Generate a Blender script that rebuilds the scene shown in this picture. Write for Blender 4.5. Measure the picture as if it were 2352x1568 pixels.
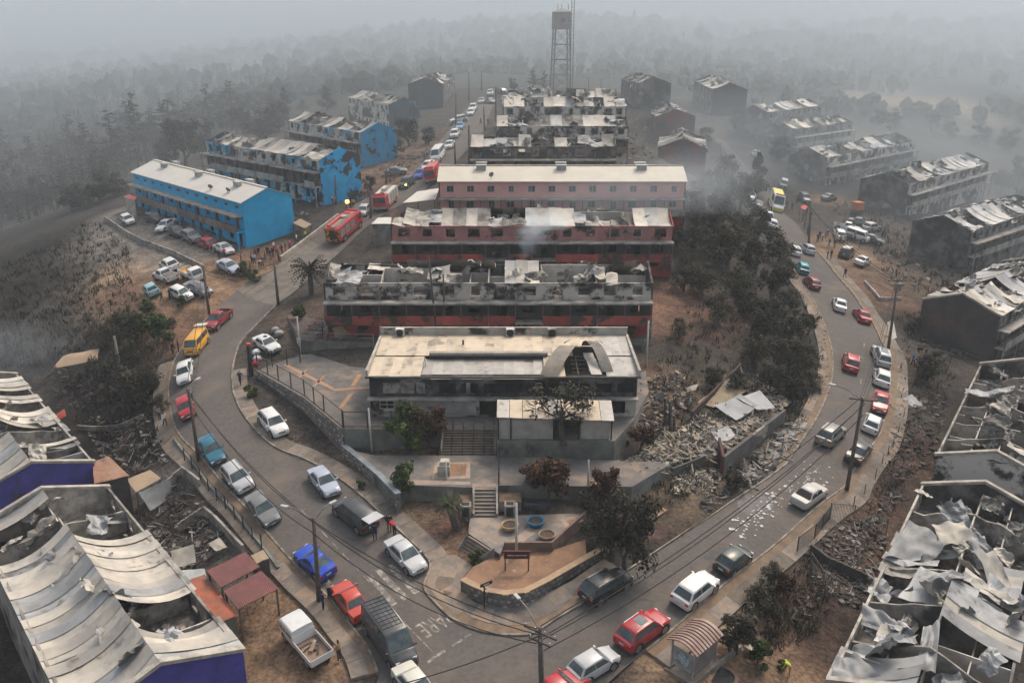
import bpy, math, random, bmesh
import numpy as np
from mathutils import Vector, Matrix, noise as mnoise

# ------------------------------------------------------------------ scene, camera, sky, sun
for o in list(bpy.data.objects): bpy.data.objects.remove(o)
SC = bpy.context.scene
COL = SC.collection
R = math.radians
FPX, CX, CY, PITCH, CAMZ = 2013.0, 1176.0, 784.0, R(20.1), 42.0
cam_d = bpy.data.cameras.new('camera'); cam = bpy.data.objects.new('camera', cam_d); COL.objects.link(cam)
cam.location = (0, 0, CAMZ); cam.rotation_euler = (R(90) - PITCH, 0, 0)
cam_d.sensor_width = 36; cam_d.lens = 36 * FPX / 2352; cam_d.clip_start = 1; cam_d.clip_end = 6000
SC.camera = cam
SUN_EL, SUN_AZ = R(52), R(35)          # azimuth measured from +Y towards +X
W = bpy.data.worlds.new('World'); SC.world = W; W.use_nodes = True
wn = W.node_tree.nodes; wl = W.node_tree.links
sky = wn.new('ShaderNodeTexSky'); sky.sky_type = 'NISHITA'; sky.sun_disc = False
sky.sun_elevation = SUN_EL; sky.sun_rotation = SUN_AZ; sky.altitude = 200; sky.dust_density = 6; sky.air_density = 1.2
hs = wn.new('ShaderNodeHueSaturation'); hs.inputs['Saturation'].default_value = 0.42
bg = wn['Background']; bg.inputs['Strength'].default_value = 0.15
wl.new(sky.outputs[0], hs.inputs['Color']); wl.new(hs.outputs[0], bg.inputs['Color'])
sun_d = bpy.data.lights.new('sun', 'SUN'); sun_d.energy = 1.5; sun_d.angle = R(14); sun_d.color = (1, .79, .56)
sun = bpy.data.objects.new('sun', sun_d); COL.objects.link(sun)
sun.rotation_euler = (R(90) - SUN_EL, 0, math.pi - SUN_AZ) if False else (0, 0, 0)
_sd = Vector((math.sin(SUN_AZ) * math.cos(SUN_EL), math.cos(SUN_AZ) * math.cos(SUN_EL), math.sin(SUN_EL)))
sun.rotation_euler = _sd.to_track_quat('Z', 'Y').to_euler()
SC.view_settings.view_transform = 'Standard'; SC.view_settings.look = 'None'
SC.view_settings.exposure = 0.5; SC.view_settings.gamma = 1; SC.view_settings.use_curve_mapping = False
SC.render.engine = 'CYCLES'
SC.cycles.max_bounces = 5; SC.cycles.diffuse_bounces = 3; SC.cycles.glossy_bounces = 2; SC.cycles.transparent_max_bounces = 6
SC.cycles.transmission_bounces = 2; SC.cycles.volume_bounces = 2; SC.cycles.use_denoising = True
SC.cycles.caustics_reflective = False; SC.cycles.caustics_refractive = False
HAZE, HAZEC = .00035, (.86, .94, 1.0)
random.seed(7)

# ------------------------------------------------------------------ pixel <-> world (pixels of the 2352 x 1568 view)
_F = Vector((0, math.cos(PITCH), -math.sin(PITCH))); _U = Vector((0, math.sin(PITCH), math.cos(PITCH))); _RT = Vector((1, 0, 0))
def ray(u, v): return _F + _RT * ((u - CX) / FPX) + _U * ((CY - v) / FPX)
def P(u, v, z):
    d = ray(u, v); t = (z - CAMZ) / d.z
    return Vector((d.x * t, d.y * t, z))
def PY(u, v, y):
    d = ray(u, v); t = y / d.y
    return Vector((d.x * t, y, CAMZ + d.z * t))
def proj(p):
    q = Vector(p) - Vector((0, 0, CAMZ)); z = q.dot(_F)
    return CX + FPX * q.x / z, CY - FPX * q.dot(_U) / z

# ------------------------------------------------------------------ terrain control points
CP = []
def cz(*rows):
    for u, v, z in rows: CP.append(P(u, v, z))
def cy_(*rows):
    for u, v, y in rows: CP.append(PY(u, v, y))
# crossing and left arm
cz((1176, 1560, 0), (900, 1568, 0), (1500, 1500, .3), (1240, 1470, .05), (1000, 1420, .2), (760, 1300, 1.0), (660, 1170, 1.8), (560, 1060, 2.5), (490, 960, 3.4),
   (470, 880, 4.0), (470, 810, 4.5), (520, 740, 5.3), (600, 670, 6.6), (680, 620, 8), (790, 560, 9.6), (880, 470, 11.8), (950, 415, 13.6),
   (990, 385, 15), (1030, 330, 17), (1060, 290, 18.5), (1085, 255, 20.3), (1115, 222, 21.5), (1287, 205, 22), (1180, 208, 22), (1400, 208, 22))
# right arm
cz((1650, 1330, .8), (1850, 1160, 1.4), (1960, 1000, 1.7), (1960, 850, 1.9), (1940, 740, 2.6), (1880, 650, 3.6), (1830, 560, 4.3), (1778, 487, 5), (1748, 400, 8),
   (1655, 317, 11), (1611, 277, 13))
# plaza / school hill (a little under the terrace tops)
cz((1160, 1340, 1.2), (1300, 1280, 1.3), (1120, 1240, 1.6), (1230, 1200, 1.9), (950, 1180, 1.8), (1050, 1090, 3.0), (900, 1060, 3.0), (1330, 1090, 3.0), (1450, 1180, 1.7),
   (1100, 960, 4.6), (800, 920, 4.3), (1300, 960, 4.6), (1500, 930, 4.6), (1650, 960, 3.4), (1560, 1100, 2.4), (660, 830, 4.9), (740, 860, 5.0), (700, 930, 3.9), (720, 1040, 2.6),
   (850, 770, 6.6), (1176, 770, 6.6), (1480, 770, 6.4), (1600, 800, 5.4), (1750, 850, 3.6), (1850, 950, 2.0), (1700, 1080, 1.6), (1650, 690, 6.2), (1750, 600, 6.0),
   (700, 690, 7.4), (1650, 560, 8.2), (1700, 480, 8.5), (1690, 400, 9.5))
# centre blocks
for (u0, u1, v, z) in ((900, 1545, 520, 8.9), (1010, 1573, 415, 11.9)):
    for u in (u0, (u0 + u1) / 2, u1):
        p = P(u, v, z + 6.4); CP.append(Vector((p.x, p.y, z)))
for (u0, u1, v, z) in ((1081, 1414, 337, 15.0), (1141, 1442, 290, 16.8), (1157, 1437, 245, 19.0), (1167, 1417, 227, 19.3)):
    for u in (u0, u1):
        p = P(u, v, z + 6.4); CP.append(Vector((p.x, p.y, z)))
# left: blue block lot, dirt lot, burnt slope, valley
cz((583, 573, 9.0), (480, 580, 8.8), (310, 505, 9.2), (380, 540, 9.1), (240, 490, 8.8), (410, 640, 7.4), (350, 680, 6.6), (470, 690, 6.4), (530, 610, 8.6), (610, 605, 8.8),
   (330, 620, 6.8), (250, 560, 7.2), (150, 620, 5.2), (60, 600, 4.6), (0, 625, 3.6), (-80, 660, 3), (200, 520, 8), (100, 560, 6), (120, 720, 2.6), (0, 750, .8), (250, 720, 4.2), (380, 760, 4.6), (300, 840, 2.4), (180, 840, .4), (0, 850, -2.4),
   (360, 850, 3.4), (400, 960, 3.0), (430, 1080, 2.0), (520, 1180, 1.2), (620, 1290, .6), (700, 1400, .0), (330, 980, .2), (250, 960, -1), (120, 900, -3), (300, 1100, -1.4), (400, 1180, -.9),
   (500, 1300, -.8), (480, 1420, -1.6), (600, 1400, -.5), (650, 1480, -.3), (620, 1568, -.6), (200, 1250, -3), (350, 1400, -3), (0, 1250, -3.6), (100, 1100, -3.4), (0, 1500, -4), (300, 1568, -3.2), (0, 1010, -4),
   (215, 455, 5))
cy_((100, 462, 235), (0, 520, 225), (50, 495, 230), (-100, 560, 215), (160, 440, 240))
for (u, v, z, g) in ((733, 367, 20, 12.4), (472, 325, 20, 12.0), (827, 304, 21, 14), (662, 277, 21, 13.6), (892, 240, 21.5, 15.4), (799, 223, 21.5, 15), (1017, 193, 25, 18.4), (936, 197, 25, 18),
                     (2299, 725, 5, -1.3), (2134, 683, 5, -.6), (2233, 530, 8, 1.4), (2107, 504, 8, 2.2), (2089, 424, 10, 3.6), (1983, 406, 10, 4.4), (2272, 374, 10, .5),
                     (1901, 362, 12, 5.6), (2101, 325, 12, 3.6), (1825, 297, 15, 8.6), (1958, 280, 15, 6), (1765, 258, 18, 11.6), (1888, 242, 18, 9.5), (1638, 205, 23, 16), (1721, 208, 23, 15.6),
                     (1507, 267, 19, 12.6), (1606, 267, 19, 12.4), (1512, 337, 15, 9.6), (1631, 350, 15, 9), (1462, 192, 26, 19.4), (1526, 197, 26, 19),
                     (2151, 1042, 3.5, -2), (2252, 836, 3.5, -2), (2118, 1112, 3, -2.4), (1905, 1558, 3, -2.6)):
    p = P(u, v, z); CP.append(Vector((p.x, p.y, g)))
# right slope
cz((2060, 800, 1.9), (2080, 950, 1.2), (2000, 680, 2.6), (1960, 600, 3.4), (1930, 540, 4.0), (2060, 600, 1.6), (2100, 680, .6), (2120, 900, -.4), (2200, 560, .8), (2050, 1060, .8), (1960, 1180, .6), (1900, 1260, .2),
   (1800, 1400, -.4), (1700, 1500, -.3), (1620, 1568, -.2), (1840, 1480, -1.4), (2100, 1100, -1.6), (2020, 1250, -1.8), (2352, 1400, -3), (2352, 1000, -3), (2352, 800, -3), (2352, 650, -3), (2352, 560, -2), (1850, 450, 5.6), (1900, 430, 5.2))
# far country
cy_((0, 420, 300), (0, 340, 340), (250, 340, 300), (300, 260, 380), (550, 240, 350), (700, 190, 400), (0, 200, 531), (400, 180, 531), (800, 165, 470), (0, 90, 1042.5), (600, 105, 934), (0, 0, 1740), (600, 0, 1740),
    (1200, 62, 717), (1000, 90, 655), (900, 128, 593), (1300, 58, 748), (1420, 150, 480), (1200, 150, 430), (1000, 170, 400), (1750, 92, 717), (2000, 70, 810), (2352, 45, 903), (1800, 190, 430), (1950, 200, 420), (2200, 236, 390),
    (2000, 248, 370), (2300, 300, 340), (2352, 400, 275), (2352, 480, 240), (2100, 280, 340), (1500, 120, 593), (1200, 0, 1895), (1800, 0, 1895), (2352, 0, 2050), (-500, 50, 1740), (2900, 0, 1895), (-300, 300, 420), (2700, 300, 420), (-300, 700, 150), (2700, 700, 150), (-200, 1300, 60), (2600, 1300, 60))
CP += [Vector((-40, 20, -2)), Vector((0, 25, -1)), Vector((40, 20, -2)), Vector((-900, 300, -10)), Vector((900, 300, -10)), Vector((-1400, 2100, 130)), Vector((1400, 2100, 130)), Vector((0, 2100, 130)), Vector((0, 1050, 30)), Vector((400, 1150, 40))]
_cp = np.array([tuple(p) for p in CP])
_n = len(_cp)
def _kern(d2): return np.sqrt(d2 + 9.0)
_A = _kern(((_cp[:, None, :2] - _cp[None, :, :2]) ** 2).sum(-1)) - 0.0
_M = np.zeros((_n + 3, _n + 3)); _M[:_n, :_n] = _A - np.eye(_n) * .6; _M[:_n, _n] = 1; _M[:_n, _n + 1:] = _cp[:, :2]; _M[_n:, :_n] = _M[:_n, _n:].T
_b = np.zeros(_n + 3); _b[:_n] = _cp[:, 2]
_w = np.linalg.lstsq(_M, _b, rcond=None)[0]
def rbf(xs, ys):
    xs = np.asarray(xs, float).ravel(); ys = np.asarray(ys, float).ravel(); out = np.empty(len(xs))
    for i in range(0, len(xs), 20000):
        x = xs[i:i + 20000]; y = ys[i:i + 20000]
        k = _kern((x[:, None] - _cp[None, :, 0]) ** 2 + (y[:, None] - _cp[None, :, 1]) ** 2)
        out[i:i + 20000] = k @ _w[:_n] + _w[_n] + _w[_n + 1] * x + _w[_n + 2] * y
    return out
def _axis(a, lo, hi, step, b, grow=1.12):
    c = list(np.arange(lo, hi + step / 2, step)); s = step; x = lo; left = []
    while x > a: s *= grow; x -= s; left.append(max(x, a))
    s = step; x = c[-1]; right = []
    while x < b: s *= grow; x += s; right.append(min(x, b))
    return np.array(left[::-1] + c + right)
GX = _axis(-1400, -80, 115, .8, 1400); GY = _axis(15, 38, 215, .8, 2100)
_gx, _gy = np.meshgrid(GX, GY)
GZ = rbf(_gx, _gy).reshape(_gx.shape)
# sharper crests of the distant hills
for pts, sf, sb in (([(560, 210, 400), (760, 160, 470), (900, 124, 540), (1080, 88, 600), (1220, 62, 640), (1340, 56, 680), (1460, 70, 760)], .10, .45), ([(1380, 162, 430), (1500, 130, 480), (1640, 100, 540), (1850, 76, 600), (2050, 66, 650), (2352, 52, 700), (2750, 40, 760)], .12, .4),
                    ([(-500, 205, 480), (0, 190, 540), (250, 176, 560), (480, 168, 600), (700, 150, 680)], .10, .35), ([(-500, 90, 1000), (100, 84, 1050), (600, 70, 1100), (1000, 40, 1200), (1500, 30, 1250), (2000, 20, 1250), (2900, 10, 1200)], .12, .2)):
    w = [PY(*q) for q in pts]; best = np.full(_gx.shape, -1e9)
    for a_, b_ in zip(w[:-1], w[1:]):
        dx, dy = b_.x - a_.x, b_.y - a_.y; l2 = dx * dx + dy * dy; t = np.clip(((_gx - a_.x) * dx + (_gy - a_.y) * dy) / l2, 0, 1); px_, py_ = a_.x + dx * t, a_.y + dy * t
        dist = np.hypot(_gx - px_, _gy - py_); back = _gy > py_; zc_ = a_.z + (b_.z - a_.z) * t + 3 * np.sin(px_ * .05) + 2 * np.sin(px_ * .13 + 1)
        best = np.maximum(best, zc_ - dist * np.where(back, sb, sf))
    k_ = 5.0; far_ = np.clip((_gy - 330) / 60, 0, 1); m_ = np.clip((best - GZ) / k_ + .5, 0, 1); GZ = GZ + far_ * np.where(best - GZ > k_ / 2, best - GZ, np.where(m_ > 0, m_ * m_ * k_ / 2, 0))
def hz(x, y):
    i = min(max(int(np.searchsorted(GX, x)) - 1, 0), len(GX) - 2); j = min(max(int(np.searchsorted(GY, y)) - 1, 0), len(GY) - 2)
    fx = (x - GX[i]) / (GX[i + 1] - GX[i]); fy = (y - GY[j]) / (GY[j + 1] - GY[j])
    return float((GZ[j, i] * (1 - fx) + GZ[j, i + 1] * fx) * (1 - fy) + (GZ[j + 1, i] * (1 - fx) + GZ[j + 1, i + 1] * fx) * fy)
def G(u, v, h=0.0):
    """first hit of the view ray through (u, v) with the ground raised by h"""
    d = ray(u, v); t = 25.0; st = 1.0; pt = t
    while t < 2500:
        if CAMZ + d.z * t <= hz(d.x * t, d.y * t) + h: break
        pt = t; t += st; st = min(st * 1.02, 8)
    lo, hi = pt, t
    for _ in range(18):
        m = (lo + hi) / 2
        if CAMZ + d.z * m <= hz(d.x * m, d.y * m) + h: hi = m
        else: lo = m
    return Vector((d.x * hi, d.y * hi, CAMZ + d.z * hi - h))
def ground(p): return Vector((p[0], p[1], hz(p[0], p[1])))

# ------------------------------------------------------------------ helpers
def lin(r, g, b):
    f = lambda c: ((c / 255) / 12.92) if c / 255 <= .04045 else (((c / 255) + .055) / 1.055) ** 2.4
    return (f(r), f(g), f(b))
def hx(s): return lin(int(s[0:2], 16), int(s[2:4], 16), int(s[4:6], 16))
MATS = {}
def mat(name, c1, c2=None, scale=1.0, rough=.85, metal=0.0, lo=.35, hi=.65, c3=None, s3=.3, t3=(.55, .7), bump=0.0, bscale=None, streak=None, emit=None, spec=None, coords='Object', detail=6, rnd=0.0, wave=None, rv=.25):
    """c1/c2 mixed by noise, c3 a second larger stain; wave=(scale,axis,strength) corrugation bump"""
    if name in MATS: return MATS[name]
    m = bpy.data.materials.new(name); m.use_nodes = True; nt = m.node_tree; N = nt.nodes; L = nt.links
    b = N['Principled BSDF']; b.inputs['Roughness'].default_value = rough; b.inputs['Metallic'].default_value = metal
    if spec is not None: b.inputs['Specular IOR Level'].default_value = spec
    b.inputs['Base Color'].default_value = (*c1, 1)
    tc = N.new('ShaderNodeTexCoord'); vec = tc.outputs[coords]
    if rnd:
        oi = N.new('ShaderNodeObjectInfo'); va = N.new('ShaderNodeVectorMath'); va.operation = 'ADD'
        ml = N.new('ShaderNodeMath'); ml.operation = 'MULTIPLY'; ml.inputs[1].default_value = 97.0
        L.new(oi.outputs['Random'], ml.inputs[0]); L.new(vec, va.inputs[0]); L.new(ml.outputs[0], va.inputs[1]); vec = va.outputs[0]
    def nz(sc, det=detail, st=None):
        n = N.new('ShaderNodeTexNoise'); n.inputs['Scale'].default_value = sc; n.inputs['Detail'].default_value = det; n.inputs['Roughness'].default_value = .62
        if st:
            mp = N.new('ShaderNodeMapping'); mp.inputs['Scale'].default_value = st; L.new(vec, mp.inputs['Vector']); L.new(mp.outputs[0], n.inputs['Vector'])
        else: L.new(vec, n.inputs['Vector'])
        return n.outputs['Fac']
    def ramp(f, a, c):
        r = N.new('ShaderNodeMapRange'); r.inputs['From Min'].default_value = a; r.inputs['From Max'].default_value = c; r.interpolation_type = 'SMOOTHSTEP'; L.new(f, r.inputs['Value']); return r.outputs[0]
    def mix(f, a, c):
        x = N.new('ShaderNodeMix'); x.data_type = 'RGBA'; L.new(f, x.inputs['Factor'])
        for v_, s in ((a, x.inputs['A']), (c, x.inputs['B'])):
            if isinstance(v_, tuple): s.default_value = (*v_, 1)
            else: L.new(v_, s)
        return x.outputs['Result']
    col = None
    if c2 is not None: col = mix(ramp(nz(scale, st=streak), lo, hi), tuple(c1), tuple(c2))
    if c3 is not None: col = mix(ramp(nz(s3), *t3), col if col is not None else tuple(c1), tuple(c3))
    if rnd and col is not None:
        br = N.new('ShaderNodeMapRange'); br.inputs[3].default_value = 1 - rv; br.inputs[4].default_value = 1 + rv * .9; L.new(oi.outputs['Random'], br.inputs[0]); vm = N.new('ShaderNodeVectorMath'); vm.operation = 'SCALE'; L.new(col, vm.inputs[0]); L.new(br.outputs[0], vm.inputs['Scale']); col = vm.outputs[0]
    if col is not None: L.new(col, b.inputs['Base Color'])
    h = None
    if bump: h = nz(bscale or scale * 4, 4)
    if wave:
        wv = N.new('ShaderNodeTexWave'); wv.bands_direction = wave[1]; wv.inputs['Scale'].default_value = wave[0]; L.new(tc.outputs['Object'], wv.inputs['Vector']); h = wv.outputs['Fac']; bump = wave[2]
    if h is not None:
        bp = N.new('ShaderNodeBump'); bp.inputs['Strength'].default_value = bump; bp.inputs['Distance'].default_value = .05; L.new(h, bp.inputs['Height']); L.new(bp.outputs[0], b.inputs['Normal'])
    if emit: b.inputs['Emission Color'].default_value = (*emit[0], 1); b.inputs['Emission Strength'].default_value = emit[1]
    MATS[name] = m
    return m

class MB:
    """collects faces; build() links them as one mesh object"""
    def __init__(s): s.v = []; s.f = []; s.m = []
    def quad(s, a, b, c, d, mi=0):
        i = len(s.v); s.v += [tuple(a), tuple(b), tuple(c), tuple(d)]; s.f.append((i, i + 1, i + 2, i + 3)); s.m.append(mi)
    def tri(s, a, b, c, mi=0):
        i = len(s.v); s.v += [tuple(a), tuple(b), tuple(c)]; s.f.append((i, i + 1, i + 2)); s.m.append(mi)
    def box(s, c, d, rz=0, mi=0, rx=0, ry=0):
        M = Matrix.Translation(c) @ Matrix.Rotation(rz, 4, 'Z') @ Matrix.Rotation(ry, 4, 'Y') @ Matrix.Rotation(rx, 4, 'X')
        i = len(s.v)
        for sx in (-.5, .5):
            for sy in (-.5, .5):
                for sz in (-.5, .5): s.v.append(tuple(M @ Vector((d[0] * sx, d[1] * sy, d[2] * sz))))
        for q in ((0, 1, 3, 2), (4, 6, 7, 5), (0, 4, 5, 1), (2, 3, 7, 6), (0, 2, 6, 4), (1, 5, 7, 3)): s.f.append(tuple(i + k for k in q)); s.m.append(mi)
    def bb(s, x0, x1, y0, y1, z0, z1, mi=0): s.box(((x0 + x1) / 2, (y0 + y1) / 2, (z0 + z1) / 2), (x1 - x0, y1 - y0, z1 - z0), 0, mi)
    def tube(s, p, q, r0, r1=None, n=6, mi=0, caps=True):
        p = Vector(p); q = Vector(q); r1 = r0 if r1 is None else r1; d = (q - p)
        if d.length < 1e-6: return
        a = d.normalized().orthogonal(); b = d.normalized().cross(a); i = len(s.v)
        for (c, r) in ((p, r0), (q, r1)):
            for k in range(n): t = 2 * math.pi * k / n; s.v.append(tuple(c + (a * math.cos(t) + b * math.sin(t)) * r))
        for k in range(n): s.f.append((i + k, i + (k + 1) % n, i + n + (k + 1) % n, i + n + k)); s.m.append(mi)
        if caps: s.f.append(tuple(i + k for k in range(n - 1, -1, -1))); s.m.append(mi); s.f.append(tuple(i + n + k for k in range(n))); s.m.append(mi)
    def path(s, pts, r, n=5, mi=0):
        for a, b in zip(pts[:-1], pts[1:]): s.tube(a, b, r, r, n, mi)
    def prism(s, poly, z0, z1, mi=0, side=None):
        """poly: list of (x, y) ccw; z1 may be a list of heights"""
        n = len(poly); i = len(s.v); zt = z1 if isinstance(z1, (list, tuple)) else [z1] * n; zb = z0 if isinstance(z0, (list, tuple)) else [z0] * n
        ar = sum(poly[k][0] * poly[(k + 1) % n][1] - poly[(k + 1) % n][0] * poly[k][1] for k in range(n))
        if ar < 0: poly = poly[::-1]; zt = zt[::-1]; zb = zb[::-1]
        for k in range(n): s.v.append((poly[k][0], poly[k][1], zb[k]))
        for k in range(n): s.v.append((poly[k][0], poly[k][1], zt[k]))
        s.f.append(tuple(i + n + k for k in range(n))); s.m.append(mi)
        s.f.append(tuple(i + k for k in range(n - 1, -1, -1))); s.m.append(mi)
        for k in range(n): s.f.append((i + k, i + (k + 1) % n, i + n + (k + 1) % n, i + n + k)); s.m.append(mi if side is None else side)
    def lathe(s, prof, c=(0, 0, 0), n=16, mi=0):
        i = len(s.v); c = Vector(c)
        for r, z in prof:
            for k in range(n): t = 2 * math.pi * k / n; s.v.append((c.x + r * math.cos(t), c.y + r * math.sin(t), c.z + z))
        for j in range(len(prof) - 1):
            for k in range(n): s.f.append((i + j * n + k, i + j * n + (k + 1) % n, i + (j + 1) * n + (k + 1) % n, i + (j + 1) * n + k)); s.m.append(mi)
    def grid(s, fn, nu, nv, mi=0):
        i = len(s.v)
        for a in range(nu + 1):
            for b in range(nv + 1): s.v.append(tuple(fn(a / nu, b / nv)))
        for a in range(nu):
            for b in range(nv): k = i + a * (nv + 1) + b; s.f.append((k, k + nv + 1, k + nv + 2, k + 1)); s.m.append(mi)
    def mesh(s, name, mats, smooth=False, ang=None):
        me = bpy.data.meshes.new(name); me.from_pydata(s.v, [], s.f)
        for m in (mats if isinstance(mats, (list, tuple)) else [mats]): me.materials.append(m)
        if len(me.materials) > 1: me.polygons.foreach_set('material_index', s.m)
        if smooth or ang: me.polygons.foreach_set('use_smooth', [True] * len(me.polygons))
        me.update()
        if ang: me.set_sharp_from_angle(angle=R(ang))
        return me
    def build(s, name, mats, parent=None, smooth=False, ang=None, loc=None, rz=0):
        return link(name, s.mesh(name, mats, smooth, ang), parent, loc, rz)
def link(name, me, parent=None, loc=None, rz=0, rot=None):
    o = bpy.data.objects.new(name, me); COL.objects.link(o)
    if parent: o.parent = parent
    if loc is not None: o.location = loc
    if rot is not None: o.rotation_euler = rot
    elif rz: o.rotation_euler = (0, 0, rz)
    return o
def thing(name, label, cat, loc=(0, 0, 0), rz=0, group=None, rot=None):
    o = bpy.data.objects.new(name, None); COL.objects.link(o); o.empty_display_size = .3
    o.location = loc; o.rotation_euler = rot if rot is not None else (0, 0, rz)
    return tag(o, label, cat, group)
def tag(o, label, cat, group=None, kind=None):
    o['label'] = label
    if cat: o['category'] = cat
    if group: o['group'] = group
    if kind: o['kind'] = kind
    return o
def struct(o, label=None, kind='structure'):
    o['kind'] = kind
    if label: o['label'] = label
    return o
ORD = ['first', 'second', 'third', 'fourth', 'fifth', 'sixth', 'seventh', 'eighth', 'ninth', 'tenth', 'eleventh', 'twelfth', 'thirteenth', 'fourteenth', 'fifteenth', 'sixteenth', 'seventeenth', 'eighteenth', 'nineteenth', 'twentieth'] + ['%d%s' % (i, 'st' if i % 10 == 1 else 'nd' if i % 10 == 2 else 'rd' if i % 10 == 3 else 'th') for i in range(21, 400)]
def nz3(x, y, z=0): return mnoise.noise(Vector((x, y, z)))
# ------------------------------------------------------------------ ground sheet with soil zones
def _blob(u, v, r, c, s=1.0, sx=1.0): return (G(u, v), r, c, s, sx)
BURNT, DIRT, RED, ASH, SAND, CHAR, DRY = (.058, .053, .049), (.2, .138, .095), (.15, .094, .07), (.17, .16, .15), (.36, .28, .2), (.026, .025, .025), (.11, .088, .066)
ZONES = [_blob(*a) for a in [
    (120, 600, 26, CHAR, .8), (60, 520, 26, CHAR, .7), (200, 720, 14, CHAR, .7), (100, 780, 10, ASH, .35), (250, 640, 10, (.10, .09, .085), .6), (330, 700, 8, (.1, .09, .08), .5),
    (380, 620, 11, DIRT, .95), (345, 600, 8, SAND, .6), (440, 680, 7, DIRT, .9), (340, 660, 7, DIRT, .8), (300, 660, 5, RED, .6), (520, 650, 6, DIRT, .8), (500, 690, 4, DIRT, .8),
    (420, 760, 5, RED, .9), (395, 810, 3.5, RED, .9), (380, 860, 3, RED, .7), (600, 600, 8, DIRT, .8), (560, 590, 5, RED, .6), (640, 585, 5, RED, .8),
    (360, 520, 14, (.16, .15, .14), .9), (440, 570, 8, (.16, .15, .14), .8), (290, 490, 7, (.15, .14, .13), .8),
    (300, 1000, 9, CHAR, .8), (330, 900, 8, CHAR, .7), (400, 1150, 6, BURNT, .6), (600, 1420, 5, DIRT, .8), (640, 1500, 6, DIRT, .8), (700, 1540, 4, DIRT, .7), (520, 1280, 5, ASH, .4), (330, 1140, 5, ASH, .5), (150, 940, 8, CHAR, .6),
    (960, 1230, 6, RED, .8), (900, 1150, 5, DRY, .8), (1000, 1290, 3, DIRT, .7), (930, 1050, 6, DRY, .8), (850, 1030, 5, DRY, .7), (1480, 1160, 5, RED, .8), (1560, 1150, 4, DRY, .8), (1450, 1230, 6, CHAR, .6),
    (1560, 720, 9, RED, .9), (1600, 700, 7, RED, .8), (1520, 830, 8, CHAR, .7), (1700, 800, 10, CHAR, .6), (1650, 900, 10, (.06, .055, .045), .8), (1750, 980, 8, (.07, .065, .055), .8), (1640, 640, 12, CHAR, .5), (1720, 1050, 5, ASH, .4),
    (1500, 880, 5, RED, .6), (1480, 960, 4, RED, .5), (1600, 1090, 4, DRY, .7),
    (1990, 640, 7, RED, .7), (1960, 590, 7, DIRT, .9), (1920, 560, 6, DIRT, .7), (2040, 690, 7, RED, .6), (1905, 460, 6, DIRT, .6), (2060, 640, 8, (.12, .09, .07), .6), (2100, 560, 14, (.09, .078, .07), .6),
    (2060, 830, 4, DIRT, .7), (2120, 760, 6, CHAR, .7), (2110, 900, 8, CHAR, .7), (2080, 1050, 6, RED, .5), (2040, 1130, 5, RED, .5), (1980, 1230, 6, RED, .45), (2080, 1120, 4, CHAR, .6),
    (1800, 1380, 6, (.08, .06, .05), .7), (1860, 1400, 4, RED, .5), (1690, 1540, 6, SAND, .85), (1620, 1568, 5, DIRT, .7), (1740, 1568, 5, DIRT, .7), (1840, 1470, 4, RED, .6), (1900, 1440, 4, CHAR, .6),
    (700, 720, 5, RED, .4), (780, 750, 5, CHAR, .5), (1500, 740, 5, RED, .5), (900, 390, 8, DIRT, .6), (860, 420, 7, RED, .6), (960, 340, 8, DIRT, .5), (1010, 300, 7, RED, .4), (940, 300, 8, CHAR, .6),
    (640, 520, 7, CHAR, .5), (820, 440, 5, RED, .5),
    (2000, 240, 13, SAND, .9), (2120, 238, 16, SAND, .9), (2060, 232, 13, SAND, .9), (1980, 222, 9, SAND, .7), (2060, 200, 8, SAND, .6), (2200, 285, 9, SAND, .5), (2300, 284, 10, SAND, .5), (2200, 241, 14, SAND, .8)]]
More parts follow.
